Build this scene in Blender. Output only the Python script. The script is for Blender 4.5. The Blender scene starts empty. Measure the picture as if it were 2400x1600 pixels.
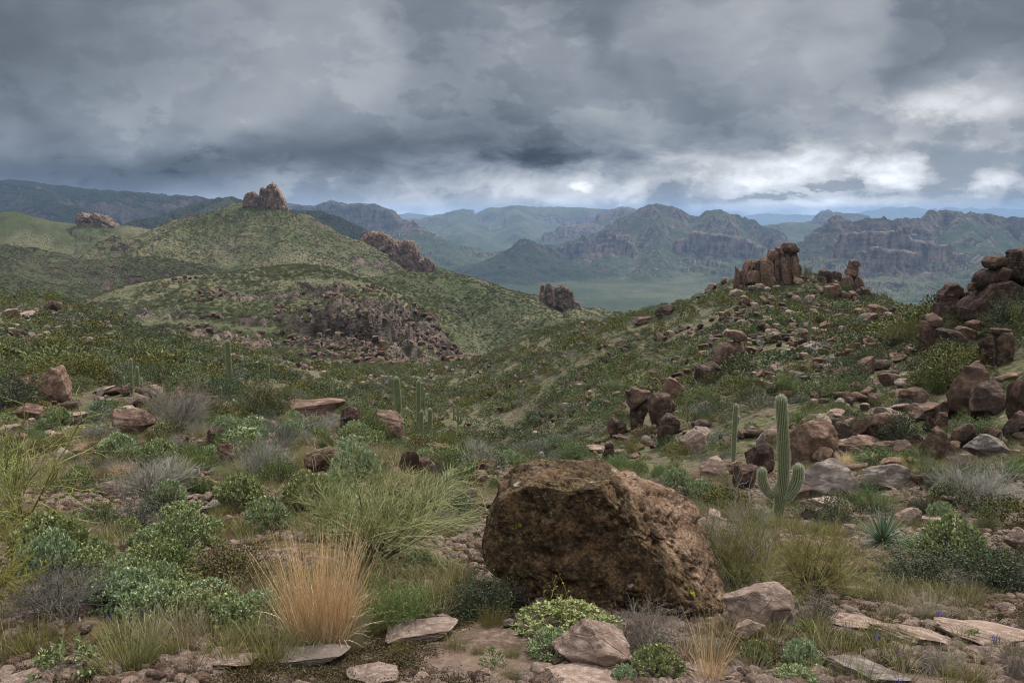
import bpy, math, random
import numpy as np
from mathutils import Vector, Matrix
C = bpy.context.scene
COL = C.collection
rad = math.radians

# ------------------------------------------------------------------ camera
F = 1867.0                      # focal length in pixels of the 2400 x 1600 photograph (28 mm)
PITCH = math.atan(300.0 / F)    # looking slightly down
cam_d = bpy.data.cameras.new('camera'); cam = bpy.data.objects.new('camera', cam_d); COL.objects.link(cam)
cam_d.sensor_width = 36.0; cam_d.lens = 36.0 * F / 2400.0
cam_d.clip_start = 0.05; cam_d.clip_end = 200000.0
cam.location = (0, 0, 0); cam.rotation_euler = (math.pi / 2 - PITCH, 0, 0)
C.camera = cam
CP, SP = math.cos(PITCH), math.sin(PITCH)

def ray(px, py):
    cx, cy = (np.asarray(px, float) - 1200) / F, (800 - np.asarray(py, float)) / F
    return np.stack([cx + 0 * cy, CP + SP * cy + 0 * cx, -SP + CP * cy + 0 * cx], -1)

def at(px, py, Y):
    d = ray(px, py); return d * (np.asarray(Y, float) / d[..., 1])[..., None]

def to_px(p):
    p = np.asarray(p, float); zc = p[..., 1] * CP - p[..., 2] * SP; yc = p[..., 1] * SP + p[..., 2] * CP
    return 1200 + F * p[..., 0] / zc, 800 - F * yc / zc

# ------------------------------------------------------------------ world: sky with a broken overcast
SUN_EL, SUN_AZ = rad(50), rad(38)        # azimuth measured from +Y towards +X
C.view_settings.view_transform = 'Standard'; C.view_settings.look = 'None'
C.view_settings.gamma = 1.0; C.view_settings.use_curve_mapping = False
C.view_settings.exposure = 0.24
C.cycles.use_denoising = True
C.cycles.max_bounces = 5; C.cycles.diffuse_bounces = 3; C.cycles.transparent_max_bounces = 8
C.cycles.volume_bounces = 0; C.cycles.pixel_filter_type = 'BLACKMAN_HARRIS'; C.cycles.filter_width = 1.05

class E:
    """tiny expression builder over shader math nodes"""
    nt = None
    def __init__(s, sock): s.s = sock
    @staticmethod
    def op(o, *a, clamp=False):
        n = E.nt.nodes.new('ShaderNodeMath'); n.operation = o; n.use_clamp = clamp
        for i, v in enumerate(a):
            if isinstance(v, E): E.nt.links.new(v.s, n.inputs[i])
            else: n.inputs[i].default_value = v
        return E(n.outputs[0])
    def __add__(s, o): return E.op('ADD', s, o)
    __radd__ = __add__
    def __sub__(s, o): return E.op('SUBTRACT', s, o)
    def __rsub__(s, o): return E.op('SUBTRACT', o, s)
    def __mul__(s, o): return E.op('MULTIPLY', s, o)
    __rmul__ = __mul__
    def __truediv__(s, o): return E.op('DIVIDE', s, o)
    def __rtruediv__(s, o): return E.op('DIVIDE', o, s)
def emax(a, b): return E.op('MAXIMUM', a, b)
def emin(a, b): return E.op('MINIMUM', a, b)
def eexp(a): return E.op('EXPONENT', a)
def smooth(a, lo, hi):
    n = E.nt.nodes.new('ShaderNodeMapRange'); n.interpolation_type = 'SMOOTHSTEP'
    E.nt.links.new(a.s, n.inputs[0]); n.inputs[1].default_value = lo; n.inputs[2].default_value = hi
    return E(n.outputs[0])
def comb(x, y, z):
    n = E.nt.nodes.new('ShaderNodeCombineXYZ')
    for i, v in enumerate((x, y, z)):
        if isinstance(v, E): E.nt.links.new(v.s, n.inputs[i])
        else: n.inputs[i].default_value = v
    return E(n.outputs[0])
def noise(vec, scale, detail=6, rough=0.55, dist=0.0):
    n = E.nt.nodes.new('ShaderNodeTexNoise'); n.inputs['Scale'].default_value = scale
    n.inputs['Detail'].default_value = detail; n.inputs['Roughness'].default_value = rough; n.inputs['Distortion'].default_value = dist
    if vec is not None: E.nt.links.new(vec.s, n.inputs['Vector'])
    return E(n.outputs[0])
def voronoi(vec, scale, feature='F1', out='Distance', rnd=1.0):
    n = E.nt.nodes.new('ShaderNodeTexVoronoi'); n.feature = feature; n.inputs['Scale'].default_value = scale
    n.inputs['Randomness'].default_value = rnd
    if vec is not None: E.nt.links.new(vec.s, n.inputs['Vector'])
    return E(n.outputs[out])
def rgb(c):
    n = E.nt.nodes.new('ShaderNodeRGB'); n.outputs[0].default_value = (*c, 1); return E(n.outputs[0])
def mixc(f, a, b, mode='MIX'):
    n = E.nt.nodes.new('ShaderNodeMix'); n.data_type = 'RGBA'; n.blend_type = mode; n.clamp_factor = True
    for i, v in ((0, f), (6, a), (7, b)):
        if isinstance(v, E): E.nt.links.new(v.s, n.inputs[i])
        elif isinstance(v, tuple): n.inputs[i].default_value = (*v, 1)
        else: n.inputs[i].default_value = v
    return E(n.outputs[2])
def lin(r, g, b):
    f = lambda v: (v / 255 / 12.92) if v < 10.3 else ((v / 255 + 0.055) / 1.055) ** 2.4
    return (f(r), f(g), f(b))

world = bpy.data.worlds.new('World'); C.world = world; world.use_nodes = True
nt = world.node_tree; nt.nodes.clear(); E.nt = nt
def build_sky():
    tc = nt.nodes.new('ShaderNodeTexCoord'); sx = nt.nodes.new('ShaderNodeSeparateXYZ')
    nt.links.new(tc.outputs['Generated'], sx.inputs[0])
    x, y, z = (E(o) for o in sx.outputs)
    yy = E.op('ABSOLUTE', y) + 0.04
    u, w = x / yy, z / yy                          # tangents of azimuth and elevation
    # clouds lie on a slab overhead: its plan coordinates give the perspective
    cp = comb(u / (w + 0.16), 1.0 / (w + 0.16), 0.0)
    flat = comb(u, w * 2.0, 0.0)
    n1 = noise(flat, 3.2, 7, 0.55) - 0.5
    n2 = noise(comb(u + 7.3, w * 2.0, 3.0), 3.4, 7, 0.55) - 0.5
    n3 = noise(cp, 0.8, 8, 0.52, 0.3) - 0.5
    n4 = noise(flat, 10.0, 9, 0.64) - 0.5
    n5 = noise(comb(u + 2.0, w * 1.7, 5.0), 26.0, 7, 0.62) - 0.5
    n6 = noise(comb(u - 3.1, w * 1.6, 9.0), 5.5, 5, 0.5) - 0.5
    u2 = u + 0.20 * n1 + 0.085 * n4
    w2 = w + 0.085 * n2 + 0.040 * n4
    def blob(px, py, sx_, sy_, rot=0.0, uu=u2, ww=w2):
        d = ray(px, py); cu, cw = float(d[0] / d[1]), float(d[2] / d[1])
        c, s = math.cos(rot), math.sin(rot); a, b = sx_ / F, sy_ / F
        du, dw = uu - cu, ww - cw
        p, q = (du * (c / a) + dw * (s / a)), (dw * (c / b) - du * (s / b))
        return eexp(-0.5 * (p * p + q * q))
    # luminance of the cloud sheet (1 unit = mid grey cloud)
    B = 0.29 + 0.03 * smooth(w, 0.02, 0.0) + 0.0 * n1
    for (px, py, a, b, rot, amp) in SKY_BLOBS: B = B + amp * blob(px, py, a, b, rot)
    bil = E.op('ABSOLUTE', noise(comb(u2 * 1.0, w2 * 1.5, 2.0), 5.0, 4, 0.5) - 0.5) * 2.0        # billowing undersides
    bil2 = E.op('ABSOLUTE', noise(comb(u2 + 4.0, w2 * 1.7, 7.0), 12.0, 4, 0.55) - 0.5) * 2.0
    rag = noise(comb(u * 1.0 + 0.3 * n1, w * 1.7 + 0.3 * n2, 11.0), 7.5, 11, 0.70, 0.5) - 0.5
    B = 0.05 + 0.5 * ((B - 0.05) + E.op('SQRT', (B - 0.05) * (B - 0.05) + 0.002))
    # two decks of billows, each with a soft shaded side and a fairly firm lit rim
    hi = smooth(w, 0.05, 0.16)
    l1 = noise(comb(u + 0.12 * n1, w * 1.35 + 0.10 * n2, 21.0), 3.4, 3.5, 0.5) - 0.5
    l2 = noise(comb(u - 0.10 * n2 + 5.0, w * 1.6 + 0.08 * n1, 33.0), 7.5, 9, 0.57) - 0.5
    e1 = smooth(l1, -0.07, 0.06) - smooth(l1, 0.02, 0.26)
    e2 = smooth(l2, -0.03, 0.03) - smooth(l2, 0.0, 0.22)
    B = B * (1.0 + 0.30 * n3 + 0.35 * n6 + 0.42 * e1 + (0.40 - 0.26 * hi) * e2 + 0.75 * l1 + (0.45 - 0.15 * hi) * l2 + 0.45 * (bil - 0.27) + (0.50 - 0.28 * hi) * rag + (0.25 - 0.19 * hi) * n5 - 0.19)
    B = B - 0.05; B = 0.055 + (B + E.op('SQRT', B * B + 0.006)) * 0.5
    # scattered bright cumulus low in the distance
    low = smooth(w, 0.105, 0.05)
    puff = noise(comb(u * 1.0, w * 2.4, 1.7), 10.0, 10, 0.62, 0.25)
    pf = smooth(puff, 0.46, 0.66) * low * smooth(u, -0.30, 0.15)
    B = B + pf * 0.24 - 0.12 * low * smooth(puff, 0.5, 0.35)
    # sunlit cumulus seen through the breaks
    W = None
    for (px, py, a, b, rot, amp) in SKY_WHITE:
        g = blob(px, py, a * 1.15, b * 1.15, rot, u + 0.03 * n1 + 0.07 * n4 + 0.03 * n5, w + 0.010 * n2 + 0.030 * n4 + 0.018 * n5) * amp; W = g if W is None else emax(W, g)
    wl = emax(W + 0.55 * n4 + 0.75 * rag + 0.55 * n5 - 0.12, 0.0) * smooth(W, 0.02, 0.35)
    B = B + 0.60 * wl
    B = B * 0.88
    col = mixc(smooth(B, 0.04, 0.34), lin(58, 68, 80), (1.0, 1.0, 1.0))
    tint = mixc(smooth(B, 0.10, 0.5), (0.84, 0.98, 1.17), (0.97, 1.0, 1.04))
    sky = nt.nodes.new('ShaderNodeTexSky'); sky.sky_type = 'NISHITA'; sky.sun_disc = False
    sky.sun_elevation = SUN_EL; sky.sun_rotation = SUN_AZ
    lum = emax(B, 0.02)
    sc = nt.nodes.new('ShaderNodeVectorMath'); sc.operation = 'SCALE'
    nt.links.new(tint.s, sc.inputs[0]); nt.links.new(lum.s, sc.inputs['Scale'])
    # gaps of blue low in the distance
    gap = None
    for (px, py, a, b, rot) in SKY_GAPS:
        g = blob(px, py, a, b, rot); gap = g if gap is None else gap + g
    gap = smooth(gap + 1.1 * n6 + 0.5 * n4 - 1.6 * pf - 2.5 * wl, 0.25, 0.8)
    sc2 = nt.nodes.new('ShaderNodeVectorMath'); sc2.operation = 'SCALE'
    nt.links.new(sky.outputs[0], sc2.inputs[0]); sc2.inputs['Scale'].default_value = 0.05
    blue = mixc(0.65, E(sc2.outputs[0]), lin(105, 122, 146))
    base = mixc(gap * 0.85, E(sc.outputs[0]), blue)
    # unseen sky overhead, made brighter than the cloud in view to light the ground
    up = smooth(z, 0.36, 0.75)
    ov = nt.nodes.new('ShaderNodeVectorMath'); ov.operation = 'SCALE'
    tv = rgb((0.98, 1.0, 1.03)); nt.links.new(tv.s, ov.inputs[0])
    ovl = SKY_TOP * (1.0 + 1.0 * n3); nt.links.new(ovl.s, ov.inputs['Scale'])
    base = mixc(up, base, E(ov.outputs[0]))
    bg = nt.nodes.new('ShaderNodeBackground'); bg.inputs['Strength'].default_value = 1.0
    nt.links.new(base.s, bg.inputs['Color'])
    out = nt.nodes.new('ShaderNodeOutputWorld'); nt.links.new(bg.outputs[0], out.inputs['Surface'])
SKY_TOP = 1.5
SKY_BLOBS = [  # px, py, sigma x, sigma y, rotation, amplitude
    (60, 60, 420, 260, 0.0, -0.13), (130, 250, 170, 130, 0.2, -0.07), (650, 130, 200, 130, -0.5, 0.05),
    (760, 330, 200, 70, 0.2, 0.06), (120, 320, 200, 60, 0.1, 0.09), (390, 360, 120, 26, 0.2, 0.08),
    (480, 420, 350, 46, 0.06, -0.15), (950, 340, 360, 44, 0.10, -0.17), (1280, 365, 300, 34, 0.0, -0.13), (60, 440, 320, 40, 0.0, -0.13),
    (1300, 200, 150, 70, -0.75, 0.13), (1150, 120, 200, 120, 0, 0.04), (1420, 260, 140, 40, -0.6, 0.06), (1500, 120, 170, 60, -0.75, -0.07), (1650, 270, 250, 60, -0.25, -0.055), (1740, 90, 170, 90, 0.2, 0.03),
    (2200, 110, 240, 110, 0.1, -0.045), (2150, 250, 110, 36, 0.1, 0.24), (2290, 240, 90, 40, 0.0, 0.08), (2300, 300, 250, 24, 0.1, -0.06), (1600, 350, 320, 40, 0.0, -0.05),
    (1000, 428, 320, 34, 0.0, 0.12), (700, 450, 90, 26, 0.0, 0.08), (1350, 440, 260, 30, 0.0, 0.09), (1180, 375, 130, 24, -0.1, 0.10),
    (1750, 440, 220, 30, 0.0, 0.06), (1700, 480, 500, 14, 0.0, 0.09), (960, 488, 90, 9, 0.0, 0.30), (1480, 470, 300, 12, 0.0, 0.08), (2000, 490, 300, 10, 0, 0.07),
    (1900, 345, 140, 20, 0.1, 0.06), (2080, 345, 200, 20, 0.05, 0.07)]
SKY_GAPS = [(2330, 385, 190, 34, 0.0), (2160, 440, 300, 20, 0.05), (1850, 445, 120, 14, 0.0), (2050, 410, 60, 20, 0.0)]
SKY_WHITE = [(1860, 398, 62, 26, 0.15, 1.1), (1790, 428, 110, 13, 0.12, 0.85), (1975, 395, 22, 14, 0, 1.0), (2050, 408, 62, 17, -0.1, 1.1), (2090, 402, 40, 15, -0.3, 1.0),
    (2290, 422, 34, 17, 0.2, 0.95), (2150, 258, 70, 24, 0.1, 0.62), (2230, 270, 60, 16, 0.2, 0.5), (1354, 440, 17, 8, 0, 1.1), (1460, 452, 26, 18, 0.3, 0.75), (2380, 440, 60, 9, 0, 0.7),
    (1950, 476, 130, 7, 0, 0.62), (1700, 490, 100, 6, 0, 0.6)]
build_sky()

sun_d = bpy.data.lights.new('sun', 'SUN'); sun_d.energy = 3.8; sun_d.angle = rad(8); sun_d.color = (1.0, 0.95, 0.88)
sun = bpy.data.objects.new('sun', sun_d); COL.objects.link(sun); sun.location = (40, 40, 60)
_sd = Vector((math.sin(SUN_AZ) * math.cos(SUN_EL), math.cos(SUN_AZ) * math.cos(SUN_EL), math.sin(SUN_EL)))
sun.rotation_euler = _sd.to_track_quat('Z', 'Y').to_euler()
NCOL, RSC = 1000, 0.8      # density of the land's net
HAZE = 5.4e-5
# ------------------------------------------------------------------ numpy noise
def _hash(ix, iy, iz, seed):
    h = (ix.astype(np.uint32) * np.uint32(374761393)) ^ (iy.astype(np.uint32) * np.uint32(668265263)) ^ (iz.astype(np.uint32) * np.uint32(2147483647)) ^ np.uint32((seed * 974634541) & 0xffffffff)
    h = (h ^ (h >> np.uint32(13))) * np.uint32(1274126177)
    h = (h ^ (h >> np.uint32(16))) * np.uint32(2246822519)
    return ((h ^ (h >> np.uint32(15))) & np.uint32(0xffffff)).astype(np.float32) / np.float32(0x1000000)
def vn2(x, y, seed=0):
    fx, fy = np.floor(x), np.floor(y); ix, iy = fx.astype(np.int64), fy.astype(np.int64)
    tx, ty = (x - fx).astype(np.float32), (y - fy).astype(np.float32)
    tx = tx * tx * tx * (tx * (tx * 6 - 15) + 10); ty = ty * ty * ty * (ty * (ty * 6 - 15) + 10)
    z = np.zeros_like(ix)
    a, b = _hash(ix, iy, z, seed), _hash(ix + 1, iy, z, seed); c, d = _hash(ix, iy + 1, z, seed), _hash(ix + 1, iy + 1, z, seed)
    return (a + (b - a) * tx) * (1 - ty) + (c + (d - c) * tx) * ty
def vn3(x, y, z, seed=0):
    fx, fy, fz = np.floor(x), np.floor(y), np.floor(z); ix, iy, iz = fx.astype(np.int64), fy.astype(np.int64), fz.astype(np.int64)
    s = lambda t: t * t * (3 - 2 * t)
    tx, ty, tz = s((x - fx)), s((y - fy)), s((z - fz)); r = 0
    for k, wz in ((0, 1 - tz), (1, tz)):
        for j, wy in ((0, 1 - ty), (1, ty)):
            r = r + wz * wy * (_hash(ix, iy + j, iz + k, seed) * (1 - tx) + _hash(ix + 1, iy + j, iz + k, seed) * tx)
    return r
def fbm2(x, y, o=4, seed=0, gain=0.5, ridged=False):
    r, a, t = 0, 1.0, 0.0
    for i in range(o):
        n = vn2(x * 2.03 ** i + 17.1 * i, y * 2.03 ** i - 9.7 * i, seed + i)
        if ridged: n = 1 - np.abs(2 * n - 1)
        r = r + a * n; t += a; a *= gain
    return r / t
def fbm3(p, o=4, seed=0, gain=0.5):
    r, a, t = 0, 1.0, 0.0
    for i in range(o):
        f = 2.03 ** i; r = r + a * vn3(p[..., 0] * f + 3.1 * i, p[..., 1] * f - 7.7 * i, p[..., 2] * f + 1.9 * i, seed + i); t += a; a *= gain
    return r / t
def sstep(a, lo, hi):
    t = np.clip((a - lo) / (hi - lo), 0, 1); return t * t * (3 - 2 * t)

# ------------------------------------------------------------------ shape of the land
NEAR = {  # photo column: [(photo row, distance in metres), ...]
 -700: [(1600, 4), (1280, 7.5), (1050, 14), (930, 24), (830, 45), (740, 80), (660, 135)],
 0:    [(1600, 4), (1450, 5), (1250, 8), (1110, 13), (1005, 20), (935, 30), (880, 45), (800, 78), (740, 105), (702, 130), (716, 175)],
 130:  [(706, 135)],
 260:  [(756, 128)],
 400:  [(1600, 4), (1470, 5), (1300, 7.5), (1180, 11), (1080, 15.5), (1005, 22), (940, 32), (895, 46), (845, 75), (795, 118), (820, 160)],
 560:  [(828, 122), (925, 50)],
 650:  [(1600, 4), (1500, 4.8), (1310, 7.5), (1160, 12), (1050, 18), (965, 27), (945, 42), (910, 62), (870, 95), (842, 130), (880, 165)],
 800:  [(1600, 4), (1500, 4.8), (1310, 7.5), (1160, 12), (1060, 18), (990, 27), (975, 45), (940, 72), (895, 115), (868, 150)],
 950:  [(1600, 4), (1450, 5.3), (1270, 8.5), (1135, 14), (1065, 23), (1028, 40), (1000, 70), (940, 115), (885, 165), (862, 200)],
 1040: [(862, 205)],
 1100: [(1600, 4), (1400, 6), (1260, 9), (1155, 15), (1095, 24), (1075, 36), (1045, 70), (960, 110), (905, 150), (850, 200)],
 1180: [(1060, 78)],
 1250: [(1600, 4), (1400, 6.1), (1260, 9.5), (1140, 18), (1105, 30), (1065, 55), (1000, 78), (880, 120), (785, 186)],
 1400: [(1600, 4), (1410, 6.2), (1260, 10), (1150, 19), (1090, 33), (1015, 50), (930, 75), (815, 112), (760, 165), (775, 210)],
 1600: [(1600, 4), (1430, 6.2), (1310, 9), (1215, 14), (1130, 23), (1045, 34), (945, 50), (855, 74), (752, 110), (715, 140), (735, 180)],
 1700: [(670, 126)],
 1800: [(1600, 4), (1460, 5.8), (1340, 8.5), (1245, 13), (1195, 18), (1125, 24), (980, 36), (880, 51), (785, 76), (692, 108), (660, 121), (690, 150)],
 1930: [(690, 111), (663, 120), (700, 150)],
 1965: [(700, 110), (671, 119), (710, 150)],
 2000: [(1600, 4), (1490, 5.5), (1360, 8.3), (1260, 12.5), (1180, 19), (1085, 25), (935, 36), (845, 49), (790, 68), (745, 90), (704, 110), (686, 118), (725, 150)],
 2060: [(730, 100), (712, 112), (750, 140)],
 2110: [(745, 92), (752, 78)],
 2200: [(1600, 4), (1490, 5.5), (1360, 8.3), (1255, 12), (1150, 18), (1060, 25), (960, 33), (880, 39), (800, 45), (745, 52), (770, 70)],
 2400: [(1600, 4), (1490, 5.5), (1360, 8), (1255, 11.5), (1150, 16), (1050, 22), (950, 28), (860, 34), (770, 40), (700, 46), (705, 60)],
 2900: [(1600, 4), (1300, 8.5), (1050, 17), (850, 27), (650, 38), (600, 48)],
}
L2 = {  # the rocky hill across the ravine
 -300: [(760, 320), (730, 380)],
 160: [(730, 320), (712, 360), (735, 440)], 300: [(745, 290), (712, 330), (675, 365), (700, 450)], 430: [(790, 235), (735, 290), (650, 375), (675, 450)],
 560: [(815, 225), (760, 275), (700, 330), (640, 385), (665, 460)], 700: [(840, 222), (770, 275), (700, 325), (625, 392), (650, 470)],
 780: [(845, 222), (780, 270), (705, 320), (634, 388), (665, 460)], 870: [(850, 228), (790, 270), (720, 310), (664, 366), (700, 440)],
 960: [(862, 238), (810, 275), (760, 305), (702, 335), (745, 420)], 1030: [(862, 255), (830, 280), (772, 305), (810, 380)], 1075: [(868, 240), (835, 285), (860, 360)],
 1150: [(850, 260), (860, 400)], 1300: [(850, 260), (830, 400)], 1500: [(800, 260), (800, 400)], 1800: [(760, 220), (760, 400)], 2100: [(800, 200), (760, 400)], 2500: [(780, 150), (760, 400)], 2900: [(760, 140), (740, 400)],
}
def _tps_setup():
    P = []
    for src in (NEAR, L2):
        for px, l in src.items():
            for py, Y in l: P.append(at(px, py, Y))
    for t in np.linspace(-1.2, 1.2, 13):                       # where the photographer stands
        for r, z in ((0.0, -1.62), (1.5, -1.75)): P.append(np.array([r * math.sin(t), r * math.cos(t), z]))
    for t in np.linspace(-1.0, 1.0, 9): P.append(np.array([560 * math.sin(t), 560 * math.cos(t), -95.0]))
    for t in np.linspace(-1.0, 1.0, 7): P.append(np.array([900 * math.sin(t), 900 * math.cos(t), -190.0]))
    P = np.array(P); th = np.arctan2(P[:, 0], P[:, 1]); r = np.hypot(P[:, 0], P[:, 1])
    return np.stack([np.clip(th, -0.9, 0.9) * 3.2, np.log(r + 4.0)], 1), P[:, 2] / (r + 4.0)
_tu, _tg = _tps_setup()
def _k(d2): return 0.5 * d2 * np.log(d2 + 1e-12)
def _tps_fit():
    n = len(_tu); d2 = ((_tu[:, None] - _tu[None]) ** 2).sum(-1); A = np.zeros((n + 3, n + 3))
    A[:n, :n] = _k(d2) + np.eye(n) * 2e-4; A[:n, n] = 1; A[:n, n + 1:] = _tu; A[n:, :n] = A[:n, n:].T
    return np.linalg.solve(A, np.concatenate([_tg, np.zeros(3)]))
_tw = _tps_fit()
def tps(th, v):
    q = np.stack([np.clip(th, -0.9, 0.9) * 3.2, v], -1); out = np.zeros(q.shape[:-1]); n = len(_tu)
    for i in range(q.shape[0]):
        d2 = ((q[i][:, None] - _tu[None]) ** 2).sum(-1); out[i] = _k(d2) @ _tw[:n] + _tw[n] + q[i] @ _tw[n + 1:]
    return out

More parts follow.
